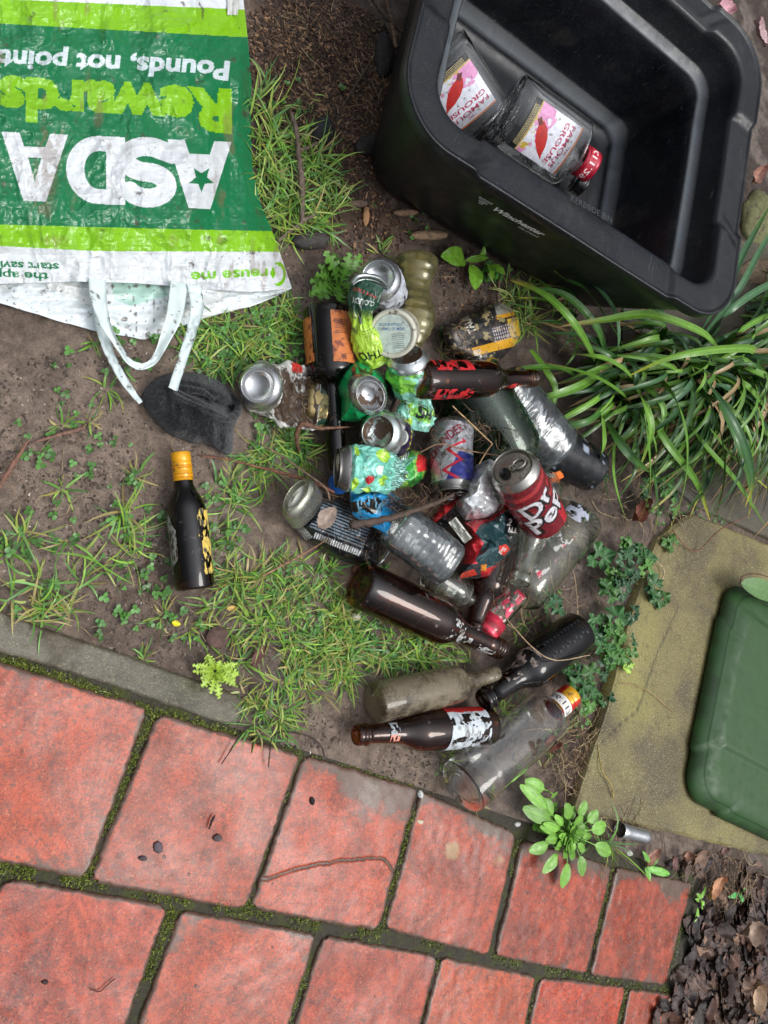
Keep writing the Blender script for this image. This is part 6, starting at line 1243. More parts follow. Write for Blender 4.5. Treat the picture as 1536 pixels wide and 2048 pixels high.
EX = [([(1437, 700, .10), (1400, 664, .16), (1300, 630, .17), (1210, 640, .13), (1115, 654, .08)], .012, 4, 3), ([(1512, 712, .06), (1498, 697, .12), (1420, 700, .16), (1330, 718, .13), (1240, 760, .06)], .012, 4, 0), ([(1264, 815, .04), (1245, 790, .09), (1200, 760, .10), (1145, 740, .09), (1083, 724, .06)], .011, 2, 1),
      ([(1270, 782, .03), (1258, 750, .09), (1220, 722, .11), (1180, 712, .10), (1130, 708, .06)], .010, 4, 3), ([(1310, 750, .06), (1350, 800, .15), (1372, 880, .16), (1366, 980, .11), (1335, 1072, .03)], .011, 2, 0), ([(1380, 750, .06), (1420, 810, .15), (1443, 880, .16), (1447, 960, .11), (1428, 1046, .03)], .010, 3, 0),
      ([(1390, 740, .06), (1440, 800, .16), (1485, 880, .17), (1505, 960, .12), (1490, 1015, .06)], .011, 3, 0), ([(1400, 745, .06), (1450, 830, .13), (1480, 900, .14), (1500, 980, .08), (1497, 1038, .03)], .010, 1, 0), ([(1262, 770, .05), (1290, 810, .12), (1302, 860, .12), (1292, 900, .09), (1280, 935, .05)], .012, 4, 0),
      ([(1275, 800, .05), (1290, 850, .12), (1298, 920, .12), (1296, 990, .08), (1270, 1060, .02)], .010, 2, 0), ([(1205, 830, .03), (1235, 880, .08), (1270, 920, .09), (1300, 945, .06)], .012, 1, 2), ([(1198, 800, .03), (1206, 860, .09), (1204, 900, .09), (1186, 942, .05)], .012, 4, 2), ([(1222, 790, .04), (1180, 840, .09), (1120, 850, .06), (1092, 842, .03)], .009, 1, 0),
      ([(1220, 730, .04), (1236, 690, .10), (1228, 620, .12), (1180, 560, .12), (1135, 512, .10)], .008, 5, 1), ([(1190, 720, .05), (1150, 650, .12), (1090, 590, .10), (1020, 560, .05)], .010, 2, 0), ([(1215, 720, .05), (1190, 650, .10), (1130, 590, .09), (1060, 575, .05)], .010, 1, 4), ([(1250, 700, .05), (1180, 590, .10), (1130, 560, .10), (1090, 528, .07)], .013, 1, 1),
      ([(1200, 505, .13), (1140, 494, .12), (1080, 492, .10), (1018, 484, .09)], .006, 4, 1), ([(1330, 630, .10), (1310, 590, .14), (1294, 560, .15), (1284, 530, .15)], .008, 2, 1), ([(1170, 770, .02), (1130, 740, .06), (1080, 735, .06), (1020, 745, .03), (980, 770, .02)], .009, 0, 3), ([(1060, 700, .02), (1090, 740, .04), (1110, 780, .04), (1100, 840, .02)], .011, 2, 4),
      ([(1200, 720, .04), (1180, 760, .08), (1110, 790, .07), (1060, 795, .03)], .011, 2, 0), ([(1240, 760, .04), (1190, 800, .08), (1130, 835, .06), (1080, 860, .03)], .009, 4, 0), ([(1440, 700, .05), (1480, 660, .12), (1536, 630, .12), (1600, 610, .08)], .012, 2, 0), ([(1400, 690, .05), (1460, 620, .15), (1536, 570, .15), (1620, 540, .10)], .012, 5, 0), ([(1380, 690, .05), (1440, 600, .16), (1490, 500, .17), (1540, 410, .14)], .011, 5, 2),
      ([(1390, 690, .05), (1470, 590, .14), (1520, 500, .14), (1580, 400, .10)], .010, 5, 0), ([(1440, 730, .05), (1500, 740, .12), (1560, 770, .12), (1640, 830, .05)], .012, 2, 0), ([(1430, 740, .05), (1490, 770, .12), (1540, 830, .10), (1590, 900, .04)], .012, 4, 0), ([(1420, 745, .04), (1480, 790, .10), (1536, 860, .10), (1570, 960, .03)], .010, 1, 0), ([(1340, 790, .04), (1400, 880, .11), (1470, 960, .10), (1530, 1050, .03)], .010, 2, 2),
      ([(1350, 770, .04), (1420, 860, .12), (1480, 930, .11), (1550, 990, .06)], .010, 4, 0), ([(1290, 800, .04), (1330, 880, .09), (1390, 960, .07), (1420, 1040, .02)], .010, 2, 0), ([(1200, 880, .02), (1205, 930, .05), (1212, 980, .04), (1222, 1025, .01)], .008, 1, 2), ([(1230, 860, .03), (1226, 940, .06), (1238, 1000, .05), (1262, 1066, .01)], .007, 4, 3), ([(1300, 900, .03), (1310, 970, .06), (1315, 1020, .04), (1310, 1060, .01)], .008, 1, 0)]
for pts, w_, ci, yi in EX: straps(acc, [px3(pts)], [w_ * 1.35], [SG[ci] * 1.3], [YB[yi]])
def crown_(px_, py_, n_, az0, az1, L0, L1, h0, h1, w0=.007, w1=.013):
    o_ = g(px_, py_, 0)
    for k in range(n_):
        az = math.radians(RS.uniform(az0, az1)); L_ = RS.uniform(L0, L1); h = RS.uniform(h0, h1); rt = o_ + np.append(RS.normal(0, .018, 2), 0); s = np.linspace(0, 1, 6); db = RS.normal(0, .2)
        r = L_ * s; z = 4 * h * s * (1 - s * .92) + .005; P_ = rt + np.stack([r * np.cos(az + db * s), r * np.sin(az + db * s), z], -1)
        dead = RS.uniform() < .14
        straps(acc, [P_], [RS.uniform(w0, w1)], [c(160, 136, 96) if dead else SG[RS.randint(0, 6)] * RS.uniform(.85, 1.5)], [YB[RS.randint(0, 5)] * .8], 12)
# azimuths are measured in plan, so the fans open away from the crate
crown_(1200, 752, 60, -190, 40, .08, .22, .03, .09); crown_(1330, 748, 100, -150, 60, .12, .30, .05, .12); crown_(1410, 730, 90, -130, 80, .14, .34, .06, .13); crown_(1290, 690, 60, -200, 10, .08, .20, .04, .09); crown_(1480, 700, 70, -110, 90, .14, .34, .06, .13); crown_(1350, 790, 60, -130, 0, .12, .26, .04, .10); crown_(1430, 800, 60, -120, 30, .14, .30, .05, .11); crown_(1500, 640, 50, -60, 90, .14, .34, .06, .13); crown_(1230, 800, 30, -150, -40, .08, .18, .03, .07); crown_(1120, 640, 22, -250, -60, .05, .13, .02, .05, .004, .008)
plant = thing('sedge_plant', 'big clump of long arching strap shaped green leaves beside the black crate', 'plant', g(1330, 748, 0))
acc.build('leaf_blades', M['strapleaf'], plant)

# ---- broad leaved weeds
def leaf_grid(base, tip, w, h=.0, wf=None, cg=c(92, 136, 56), nv=16, nu=7, cup=.2, droop=.0, ruff=.0, seed=0, vein=1.25, edge_z=0.0):
    """one leaf from base to tip (world points), width w, half-width profile wf(v)"""
    base, tip = np.array(base, float), np.array(tip, float); d = tip - base; L_ = np.linalg.norm(d); T = d / L_; S = nrm(np.cross(T, [0, 0, 1.])); N_ = np.cross(S, T)
    v = np.linspace(0, 1, nv); u = np.linspace(-1, 1, nu); U, V = np.meshgrid(u, v); W = w / 2 * (wf(V) if wf else np.sin(np.pi * V ** .8) ** .8)
    zz = h * np.sin(np.pi * V) * L_ - droop * L_ * V ** 2 + cup * W * np.abs(U) ** 1.5 + ruff * w * (vn(U * 2 + seed, V * 7, 0, seed) - .5) * np.abs(U)
    P_ = base + T * (V * L_)[..., None] + S * (U * W)[..., None] + N_ * zz[..., None] + np.array([0, 0, 1.]) * edge_z
    cc = cg * (1 + .22 * (vn(U * 2 + seed, V * 5, 0, seed + 1) - .5))[..., None] * np.where(np.abs(U) < .08, vein, 1.0)[..., None]
    return P_.reshape(-1, 3), quads(nu, nv), cc.reshape(-1, 3)
def toothed(V): return (.18 + .82 * np.sin(np.pi * V ** 1.4) ** .7) * (1 - .62 * (np.mod(V * 6.0, 1) < .45)) * (1 - .9 * (V > .985))
spoon = lambda V: np.where(V < .52, .07, 1.0 * np.sin(np.pi * np.clip((V - .50) / .51, 0, 1)) ** .6) + .02
oval = lambda V: np.sin(np.pi * np.clip(V, 0, 1) ** .85) ** .65 + .02
def rosette(name, label, cx, cy, leaves, cg, wf, parent_cat='weed', nv=30, jitter=.25, cup=.15, group=None):
    t = thing(name, label, parent_cat, g(cx, cy, 0)); a = Acc()
    for k, (bx, by, tx_, ty_, w_, zb_, zt_) in enumerate(leaves):
        cc = cg * RS.uniform(1 - jitter, 1 + jitter); P_, Q_, C_ = leaf_grid(g(bx, by, zb_), g(tx_, ty_, zt_), w_, .10, wf, cc, nv, 9, cup, seed=k, ruff=.15); a.add(P_, Q_, C_)
    a.build('leaves', M['leaf'], t); return t
def rnd_leaves(cx, cy, n_, L0, L1, w0, w1, z=.02, az=(0, 6.28), sq=.9):
    o_ = []
    for k in range(n_):
        a_ = RS.uniform(*az); L_ = RS.uniform(L0, L1); o_.append((cx + 3 * math.cos(a_), cy + 3 * math.sin(a_), cx + L_ * math.cos(a_), cy + L_ * sq * math.sin(a_), RS.uniform(w0, w1), .002, RS.uniform(.004, z)))
    return o_
rosette('dandelion', 'small yellow green dandelion rosette at the edge of the concrete strip', 430, 1345, rnd_leaves(430, 1342, 22, 22, 52, .009, .014, .014) + [(430, 1350, 438, 1398, .011, .004, .006)], c(156, 186, 60), toothed)
rosette('dandelion', 'green dandelion rosette with toothed leaves between bag corner and the cans', 672, 565, rnd_leaves(672, 562, 14, 38, 66, .016, .024, .03, (0, 6.28), .9) + [(676, 575, 650, 502, .026, .004, .03), (676, 575, 700, 505, .022, .004, .03), (668, 570, 618, 590, .022, .004, .02), (690, 560, 722, 508, .02, .004, .02)], c(92, 140, 50), toothed)
rosette('broadleaf_weed', 'weed with two round green leaves by the front of the crate', 925, 528, [(930, 520, 882, 512, .034, .004, .014), (945, 530, 948, 580, .030, .004, .014), (930, 522, 978, 516, .012, .004, .014), (960, 522, 968, 492, .012, .004, .02), (980, 530, 1010, 548, .016, .004, .02), (975, 530, 985, 560, .014, .004, .02)], c(104, 152, 44), oval)
big = [(1130, 1655, 1046, 1616, .026, .01, .03), (1130, 1660, 1132, 1606, .020, .01, .035), (1135, 1655, 1172, 1602, .020, .01, .03), (1140, 1665, 1212, 1650, .023, .01, .025), (1130, 1665, 1086, 1746, .020, .01, .02), (1130, 1668, 1124, 1776, .023, .01, .012), (1140, 1668, 1166, 1752, .020, .01, .02), (1140, 1668, 1222, 1706, .023, .01, .025), (1120, 1655, 1040, 1570, .020, .01, .03), (1115, 1650, 1082, 1598, .022, .01, .03), (1120, 1670, 1058, 1702, .020, .01, .02), (1145, 1660, 1196, 1622, .022, .01, .03), (1110, 1590, 1050, 1562, .022, .006, .02), (1098, 1600, 1106, 1588, .02, .01, .03)]
rosette('broadleaf_weed', 'bright green spoon leaved weed growing from the joint at the paving edge', 1130, 1665, big + rnd_leaves(1130, 1665, 70, 14, 62, .011, .018, .04), c(116, 166, 64), spoon, cup=.1)
rosette('seedling', 'tiny pale green seedling in the soil beyond the last tile', 1395, 1815, rnd_leaves(1400, 1800, 5, 10, 22, .007, .010, .015) + [(1395, 1815, 1388, 1845, .010, .002, .004), (1395, 1800, 1412, 1772, .010, .002, .01)], c(140, 196, 80), oval)
rosette('seedling', 'small seedling with bright leaves among the dead leaves', 1476, 1785, rnd_leaves(1476, 1785, 5, 10, 24, .008, .011, .02), c(90, 176, 90), oval)
rosette('seedling', 'little weed with pointed leaves near the grassy joint by the metal cup', 1305, 1730, [(1290, 1735, 1340, 1748, .014, .004, .01), (1295, 1735, 1285, 1702, .012, .004, .02), (1295, 1735, 1318, 1712, .010, .004, .02), (1290, 1735, 1300, 1762, .010, .004, .008)], c(110, 170, 70), oval)
rosette('seedling', 'yellow green leaf cluster resting on the broken edge of the olive slab', 1290, 1335, [(1250, 1335, 1270, 1328, .012, .02, .024), (1246, 1336, 1262, 1346, .012, .02, .024), (1246, 1336, 1252, 1322, .010, .02, .024)], c(160, 196, 70), toothed, nv=20)
def palmate(ctr, r, az, cg, tilt, seed):
    nth, nr_ = 41, 7; th = np.linspace(-2.6, 2.6, nth); rr = np.linspace(.02, 1, nr_); T_, R2 = np.meshgrid(th, rr)
    lob = .52 + .48 * np.abs(np.cos(T_ * 1.45)) ** .7; lob = lob * (1 - .10 * (np.mod(T_ * 6.5, 1) < .5)) * (1 - .25 * (np.abs(T_) > 2.2)); x = R2 * lob * np.cos(T_) * r; y = R2 * lob * np.sin(T_) * r
    z = .16 * r * R2 ** 2 * np.cos(T_ * 5) + .06 * r * np.cos(T_ * 9) * R2; nn = nrm(np.array([tilt[0], tilt[1], 1.])); ax_ = nrm(np.cross([-math.sin(az), math.cos(az), 0], nn)); ay = np.cross(nn, ax_)
    P_ = ctr + ax_ * x[..., None] + ay * y[..., None] + nn * z[..., None]; cc = cg * (1 + .28 * np.cos(T_ * 5 * 1.0) ** 6 * 1.0)[..., None] * (1 + .2 * (vn(x * 300 + seed, y * 300) - .5))[..., None]
    return P_.reshape(-1, 3), quads(nth, nr_), cc.reshape(-1, 3)
def creeper(label, spots, cx, cy, extra=0, box_=None):
    t = thing('creeping_weed', label, 'weed', g(cx, cy, 0)); a = Acc(); S_ = list(spots); st = a
    for k in range(extra): S_.append((RS.uniform(box_[0], box_[2]), RS.uniform(box_[1], box_[3]), RS.uniform(9, 17)))
    for k, (x, y, r) in enumerate(S_):
        z_ = RS.uniform(.016, .034); cc = np.array([c(52, 96, 46), c(68, 112, 48), c(48, 86, 50), c(80, 124, 52)])[k % 4] * RS.uniform(.75, 1.15); p = g(x, y, z_)
        for j in range(3 if r > 14 else 2):
            az = RS.uniform(0, 6.28) + j * 2.1; rw = np.linalg.norm(g(x + r, y, z_) - p) * (.62 if j else .78); a.add(*palmate(p + np.array([math.cos(az), math.sin(az), .1 * j]) * rw * .55, rw, az, cc, RS.normal(0, .25, 2), k * 3 + j))
        v_, q_, cp = tube([g(x + RS.uniform(-14, 14), y + RS.uniform(8, 26), -.006), (p + g(x, y + 6, .0)) / 2, p - (0, 0, .002)], .0007, 8, 5); st.add(v_, q_, np.broadcast_to(c(120, 116, 60), (len(v_), 3)))
    a.build('leaves', M['leaf'], t)
creeper('lobed dark green weed leaves along the top of the olive slab edge', [(1196, 1116, 26), (1262, 1092, 20), (1250, 1125, 22), (1226, 1150, 20), (1284, 1118, 22), (1214, 1186, 24), (1246, 1180, 20), (1290, 1140, 18), (1312, 1180, 20), (1322, 1196, 18), (1270, 1160, 16), (1345, 1090, 16)], 1250, 1130, 6, (1190, 1080, 1320, 1200))
creeper('lobed weed leaves above the red and yellow capped bottle', [(1226, 1240, 26), (1222, 1275, 22), (1198, 1262, 18), (1240, 1262, 20), (1208, 1300, 20), (1236, 1310, 18), (1112, 1212, 20), (1262, 1300, 12), (1190, 1230, 14)], 1225, 1270, 10, (1180, 1220, 1265, 1330))
creeper('small leafy weed around the red and yellow screw cap', [(1160, 1372, 22), (1188, 1350, 20), (1206, 1340, 18), (1180, 1400, 20), (1130, 1352, 18), (1220, 1320, 16), (1150, 1345, 16), (1195, 1385, 14)], 1175, 1370, 10, (1125, 1325, 1235, 1410))
creeper('dark little weed clump among the drooping strap leaves', [(1310, 940, 16), (1330, 975, 18), (1290, 1000, 14), (1350, 1010, 12), (1210, 945, 12), (1330, 720, 18)], 1315, 960, 6, (1280, 900, 1370, 1020))
# leaf resting on the bin edge
t = thing('fallen_leaf', 'glossy green ivy like leaf lying on the rim of the green bin', 'leaf', g(1500, 1170, .05)); a = Acc()
a.add(*leaf_grid(g(1482, 1166, .066), g(1560, 1196, .060), .042, .05, oval, c(96, 130, 76), 20, 9, .1)); a.build('leaf_blade', M['leaf'], t)
v_, q_, cp = tube([g(1560, 1162, .058), g(1515, 1148, .060), g(1486, 1152, .062), g(1480, 1168, .062)], .0014, 16, 6); mesh('stalk', v_, [q_] + cp, M['wood'], t, np.broadcast_to(c(110, 76, 60), (len(v_), 3)))
# ---------------------------------------------------------------- litter: chips, straw, dead leaves, twigs, stones
def chips(name, label, spots, cols, L_, W_, mat='wood', hz=.004):
    """spots (cx, cy, rx, ry, n)"""
    acc = Acc(); cub = np.array([[-1, -1, -1], [1, -1, -1], [1, 1, -1], [-1, 1, -1], [-1, -1, 1], [1, -1, 1], [1, 1, 1], [-1, 1, 1]], float)
    qf = np.array([[0, 3, 2, 1], [4, 5, 6, 7], [0, 1, 5, 4], [1, 2, 6, 5], [2, 3, 7, 6], [3, 0, 4, 7]])
    for cx, cy, rx, ry, n_ in spots:
        a_ = RS.uniform(0, 6.28, n_); r_ = RS.uniform(0, 1, n_) ** .55; px = cx + rx * r_ * np.cos(a_); py = cy + ry * r_ * np.sin(a_); ok = clear_of(px, py, -8); px, py = px[ok], py[ok]; n2 = len(px)
        ctr = g(px, py, 0); ctr[:, 2] = GZ(ctr[:, 0], ctr[:, 1], False) + RS.uniform(0, hz, n2); az = RS.uniform(0, 6.28, n2); el = RS.normal(0, .3, n2)
        ax_ = np.stack([np.cos(az) * np.cos(el), np.sin(az) * np.cos(el), np.sin(el)], -1); ay = nrm(np.cross([0, 0, 1.], ax_) + RS.normal(0, .25, (n2, 3))); az_ = np.cross(ax_, ay)
        l = L_ * RS.lognormal(0, .55, n2); w = W_ * RS.lognormal(0, .4, n2); h = w * RS.uniform(.2, .5, n2)
        jit = 1 + RS.uniform(-.35, .25, (n2, 8, 1)); V = ctr[:, None] + (cub[None] * jit)[..., :1] * (ax_ * l[:, None])[:, None] + (cub[None] * jit)[..., 1:2] * (ay * w[:, None])[:, None] + cub[None, :, 2:3] * (az_ * h[:, None])[:, None]
        cc = np.array(cols)[RS.randint(0, len(cols), n2)] * RS.uniform(.5, 1.4, (n2, 1)); acc.add(V.reshape(-1, 3), (qf[None] + (np.arange(n2) * 8)[:, None, None]).reshape(-1, 4), np.repeat(cc, 8, 0))
    o = acc.build(name, M[mat], None, False); tag(o, label, kind='stuff'); return o
chips('bark_mulch', 'crumbled brown bark mulch between the bag and the crate', [(650, 110, 150, 120, 3000), (660, 230, 140, 90, 1500), (740, 180, 60, 160, 1000), (560, 60, 70, 70, 500), (730, 330, 60, 90, 500), (1450, 1880, 90, 150, 900), (1420, 1760, 100, 50, 500), (800, 440, 90, 60, 350), (700, 470, 90, 60, 220), (900, 560, 120, 70, 420)],
      [c(104, 78, 58), c(84, 62, 46), c(126, 98, 74), c(60, 46, 38), c(70, 56, 48), c(144, 112, 84)], .0022, .0011)
chips('soil_crumbs', 'loose dark crumbs of soil on the bare ground', [(200, 850, 260, 160, 1400), (250, 1080, 250, 150, 1300), (560, 560, 80, 60, 300), (950, 620, 140, 90, 700), (1140, 1150, 90, 120, 700), (1180, 1500, 90, 110, 600), (1400, 1780, 120, 80, 900), (850, 1540, 120, 60, 260), (640, 1450, 130, 50, 200), (400, 1280, 200, 60, 500), (1230, 950, 90, 90, 400), (820, 840, 60, 60, 300)],
      [c(112, 98, 88), c(92, 80, 70), c(128, 114, 102), c(78, 66, 58)], .0013, .0011, 'stone', .0012)
chips('grit', 'tiny pale grit specks on the mud', [(200, 1000, 300, 260, 330), (600, 1250, 250, 200, 200), (640, 1490, 200, 60, 60), (1150, 1250, 100, 200, 90), (650, 250, 150, 250, 50), (300, 700, 200, 60, 60), (500, 1700, 480, 260, 90)], [c(190, 182, 168), c(220, 216, 206), c(150, 140, 120)], .0007, .0006, 'stone', .0008)
def strands(acc, spots, cols, L0, L1, r0=.0004, r1=.0009, z0=.001, z1=.02, curl=.8):
    for cx, cy, rx, ry, n_, *az in spots:
        for k in range(n_):
            a_ = RS.uniform(0, 6.28); r_ = math.sqrt(RS.uniform(0, 1)); x, y = cx + rx * r_ * math.cos(a_), cy + ry * r_ * math.sin(a_); p = g(x, y, 0); p[2] = GZ(p[0], p[1], False) + RS.uniform(z0, z1) + (az[2] if len(az) > 2 else 0)
            th = RS.uniform(az[0], az[1]) if az else RS.uniform(0, 6.28); L_ = RS.uniform(L0, L1); pts = [p]; bend = RS.normal(0, curl)
            for j in range(4): th += bend * .4 + RS.normal(0, .22); q_ = pts[-1] + L_ / 4 * np.array([math.cos(th), math.sin(th), RS.normal(0, .10)]); q_[2] = max(q_[2], GZ(q_[0], q_[1], False) + .0012 + (az[2] if len(az) > 2 else 0) * .8); pts.append(q_)
            v_, q2, cp = tube(pts, [RS.uniform(r0, r1), RS.uniform(r0, r1) * .7, .0002], 10, 4); acc.add(v_, q2, np.broadcast_to(cols[RS.randint(0, len(cols))] * RS.uniform(.65, 1.3), (len(v_), 3)))
STR = [c(170, 146, 112), c(146, 118, 88), c(190, 168, 130), c(110, 84, 64)]; DRK = [c(64, 46, 36), c(86, 62, 46), c(46, 36, 30), c(110, 82, 60)]
acc = Acc()
strands(acc, [(1180, 1530, 80, 80, 170), (1140, 1470, 60, 40, 60), (1110, 1160, 90, 90, 60), (1120, 1310, 90, 60, 50), (1220, 1620, 70, 40, 60), (1300, 1000, 120, 60, 50), (1060, 1230, 60, 60, 40), (1440, 1760, 110, 50, 70)], STR, .03, .11)
strands(acc, [(620, 90, 120, 90, 50), (680, 200, 120, 80, 30), (200, 1000, 220, 200, 50), (400, 1240, 250, 80, 50), (950, 560, 120, 60, 30), (850, 1560, 120, 60, 20), (600, 1250, 200, 120, 60)], STR, .012, .06, .0003, .0007, .001, .006)
strands(acc, [(1180, 1540, 80, 80, 120), (1230, 1650, 80, 30, 50), (1150, 900, 60, 60, 30), (560, 1480, 40, 30, 7, 1.2, 1.9), (950, 590, 120, 60, 40), (700, 60, 100, 60, 30)], DRK, .02, .08)
o = acc.build('dry_straw', M['wood']); tag(o, 'thin dry straw, roots and grass stalks strewn over the soil', kind='stuff')
acc = Acc()   # fibrous dirt hanging on the rubbish
strands(acc, [(770, 1020, 55, 18, 240, 0, 6.28, .078), (720, 1040, 40, 40, 60, 0, 6.28, .05), (600, 790, 45, 34, 150, 0, 6.28, .028), (690, 860, 60, 30, 30, 0, 6.28, .05), (870, 720, 16, 60, 40, 1.0, 2.2, .08), (900, 880, 60, 20, 40, 0, 6.28, .09), (850, 880, 40, 26, 46, 0, 6.28, .07), (560, 990, 60, 20, 10, 0, 6.28, .01), (640, 985, 40, 30, 50, 0, 6.28, .045), (900, 700, 30, 20, 40, 0, 6.28, .02), (1010, 880, 60, 40, 14, 0, 6.28, .1), (960, 1180, 40, 60, 30, 1, 2.2, .08), (800, 900, 130, 120, 120, 0, 6.28, .08), (740, 760, 80, 100, 50, 0, 6.28, .09), (690, 1060, 80, 50, 60, 0, 6.28, .045)], DRK + [c(150, 124, 92)], .008, .035, .0003, .0008, .0, .012, 1.3)
o = acc.build('root_litter', M['wood']); tag(o, 'fine roots and fibrous dirt clinging to the cans', kind='stuff')
def dead_leaf(acc, ctr, L_, W_, az, cc, curlv, tilt=0.0, seed=0):
    nv, nu = 14, 9; v = np.linspace(0, 1, nv); u = np.linspace(-1, 1, nu); U, V = np.meshgrid(u, v); W = W_ / 2 * (np.sin(np.pi * V ** .85) ** .7 + .02) * (1 - .22 * (vn(V * 9 + seed, 0 * V, 0, seed)) * np.abs(U))
    z = curlv * W_ * np.abs(U) ** 1.6 + curlv * .8 * L_ * (V - .5) ** 2 * 1.4 + .22 * W_ * (vn(U * 2.2 + seed, V * 4, 0, seed) - .5) - .03 * W_ * np.cos(V * 44) * (np.abs(U) > .1)
    T = np.array([math.cos(az), math.sin(az), tilt]); T /= np.linalg.norm(T); S = nrm(np.cross([0, 0, 1.], T)); N_ = np.cross(T, S)
    P_ = ctr + T * ((V - .5) * L_)[..., None] + S * (U * W)[..., None] + N_ * z[..., None]; mv = cc * (1 + .4 * (fbm(U * 2 + seed, V * 4, 0, seed) - .5))[..., None] * np.where(np.abs(U) < .1, 1.3, 1)[..., None]; acc.add(P_.reshape(-1, 3), quads(nu, nv), mv.reshape(-1, 3))
LC = [c(96, 70, 58), c(72, 54, 48), c(120, 92, 78), c(84, 66, 62), c(142, 110, 88), c(60, 46, 42), c(110, 76, 60)]
acc = Acc()
for cx, cy, rx, ry, n_ in [(1490, 1900, 90, 120, 150), (1420, 1990, 80, 60, 80), (1500, 2040, 120, 40, 60), (1340, 2030, 40, 30, 30), (1540, 1780, 60, 60, 40), (1400, 1870, 30, 70, 30), (1600, 1900, 80, 150, 90), (1370, 1730, 60, 20, 10)]:
    for k in range(n_):
        a_ = RS.uniform(0, 6.28); r_ = math.sqrt(RS.uniform(0, 1)); p = g(cx + rx * r_ * math.cos(a_), cy + ry * r_ * math.sin(a_), 0); p[2] = RS.uniform(-.010, .008); L_ = RS.uniform(.026, .058)
        dead_leaf(acc, p, L_, L_ * RS.uniform(.45, .8), RS.uniform(0, 6.28), LC[RS.randint(0, 7)] * RS.uniform(.3, .95), RS.uniform(-.18, .25), RS.normal(0, .18), k)
o = acc.build('leaf_litter', M['dead']); tag(o, 'heap of rotting brown leaves in the corner beyond the tiles', kind='stuff')
for px_, py_, L_, W_, az, cc, cv, zz, lab in [(1428, 1772, .056, .034, 1.0, (176, 126, 90), .25, .012, 'orange tan dead leaf lying on the soil past the last tile'), (1500, 1860, .060, .050, .4, (150, 128, 112), .3, .045, 'pale grey brown veined leaf on the leaf heap'), (1506, 1990, .055, .045, 1.5, (176, 148, 120), .3, .045, 'light tan curled leaf low on the leaf heap'),
    (1300, 1712, .045, .024, .9, (158, 116, 96), .3, .012, 'brown dead leaf beside the metal cup'), (1275, 1020, .06, .04, 1.2, (116, 66, 50), .35, .012, 'reddish brown leaf under the drooping strap leaves'), (1100, 1488, .034, .024, .3, (128, 78, 62), .3, .008, 'brown leaf below the whisky bottle cap'), (652, 1035, .040, .026, 1.2, (158, 138, 124), .15, .062, 'beige leaf stuck on the crushed black can'),
    (515, 1310, .034, .016, 1.3, (112, 76, 70), .3, .004, 'dark pink brown leaf in the grass patch'), (352, 1247, .012, .008, .1, (226, 216, 40), .2, .002, 'bright yellow petal on the mud'), (463, 1216, .014, .008, .5, (206, 176, 100), .3, .006, 'tan seed husk by the lone small bottle'), (1345, 1725, .03, .02, 2.2, (120, 86, 80), .3, .012, 'small pinkish brown leaf below the olive slab'),
    (1512, 352, .07, .035, 1.2, (150, 108, 92), .3, .03, 'brown leaf squeezed beside the rim of the crate'), (1445, 20, .06, .04, .6, (196, 150, 156), .3, .12, 'pink faded leaf behind the crate rim'), (1515, 70, .06, .04, 2.6, (190, 160, 160), .3, .12, 'dusty pink leaf at the far crate corner'), (1370, 1710, .03, .022, .2, (140, 104, 86), .4, .012, 'curled brown leaf on the dark soil'), (1445, 1700, .03, .016, .5, (120, 90, 84), .3, .014, 'thin brown leaf against the slab edge')]:
    acc = Acc(); p = g(px_, py_, zz); dead_leaf(acc, p, L_, W_, az, c(*cc), cv, 0.05, px_); o = acc.build('dead_leaf', M['dead']); tag(o, lab, 'leaf', 'dead leaves on the ground')
def twig(label, pts, r, cc=(104, 82, 66), wob=.35, mat='wood', name='twig', side=()):
    acc = Acc(); n_ = 40; v_, q_, cp = tube([g(*p) for p in pts], r, n_, 7, len(pts), wob); V = [v_]; Q = [q_] + cp; off = len(v_); Qs = [q_]; Cp = cp
    for sp in side:
        v2, q2, c2 = tube([g(*p) for p in sp], [r[0] * .7, r[-1] * .6] if np.size(r) > 1 else r * .6, 20, 6, 3, wob); V.append(v2); Qs.append(q2 + off); Cp = Cp + [k + off for k in c2]; off += len(v2)
    VV = np.vstack(V); cl = c(*cc) * (.7 + .6 * vn(VV[:, 0] * 260, VV[:, 1] * 260, VV[:, 2] * 260, 3))[:, None]
    o = mesh(name, VV, [np.vstack(Qs)] + Cp, M[mat], None, cl); tag(o, label, 'twig', 'twigs and stalks'); return o
twig('knobbly forked grey twig standing in the long grass by the bag', [(582, 225, .02), (592, 260, .018), (597, 310, .016), (602, 350, .016), (604, 400, .014), (604, 445, .010)], [.0035, .0042, .0048, .0042], (112, 96, 84), side=[[(600, 300, .018), (615, 296, .02), (635, 286, .018)], [(604, 440, .012), (622, 434, .012), (630, 428, .01)], [(604, 445, .01), (580, 462, .008), (556, 482, .006)]])
twig('thick dark twig lying across the blue wrapper and the crushed can', [(700, 1050, .10), (760, 1040, .108), (820, 1024, .112), (870, 1006, .112), (906, 990, .108)], [.0055, .0045, .0036, .0028], (84, 68, 58))
twig('long reddish brown split stalk from the hat towards the heap', [(395, 911, .004), (450, 918, .008), (520, 935, .012), (580, 950, .03), (640, 970, .05), (668, 985, .055)], [.0011, .0018, .0022, .0020], (128, 84, 66)); twig('thin grey stalk running beside the reddish split stalk', [(520, 888, .03), (560, 910, .035), (610, 945, .05), (650, 975, .06), (660, 1000, .06)], [.0012, .0014, .0012], (118, 96, 78))
twig('dry reed fragment at the far edge of the bare mud, steeply slanted', [(-10, 985, .004), (25, 930, .005), (58, 878, .004)], [.003, .0034, .0012], (134, 96, 80)); twig('dry reed fragment in the mud ending at a torn tip', [(62, 886, .002), (110, 872, .004), (168, 856, .004)], [.001, .0026, .0028], (126, 94, 80))
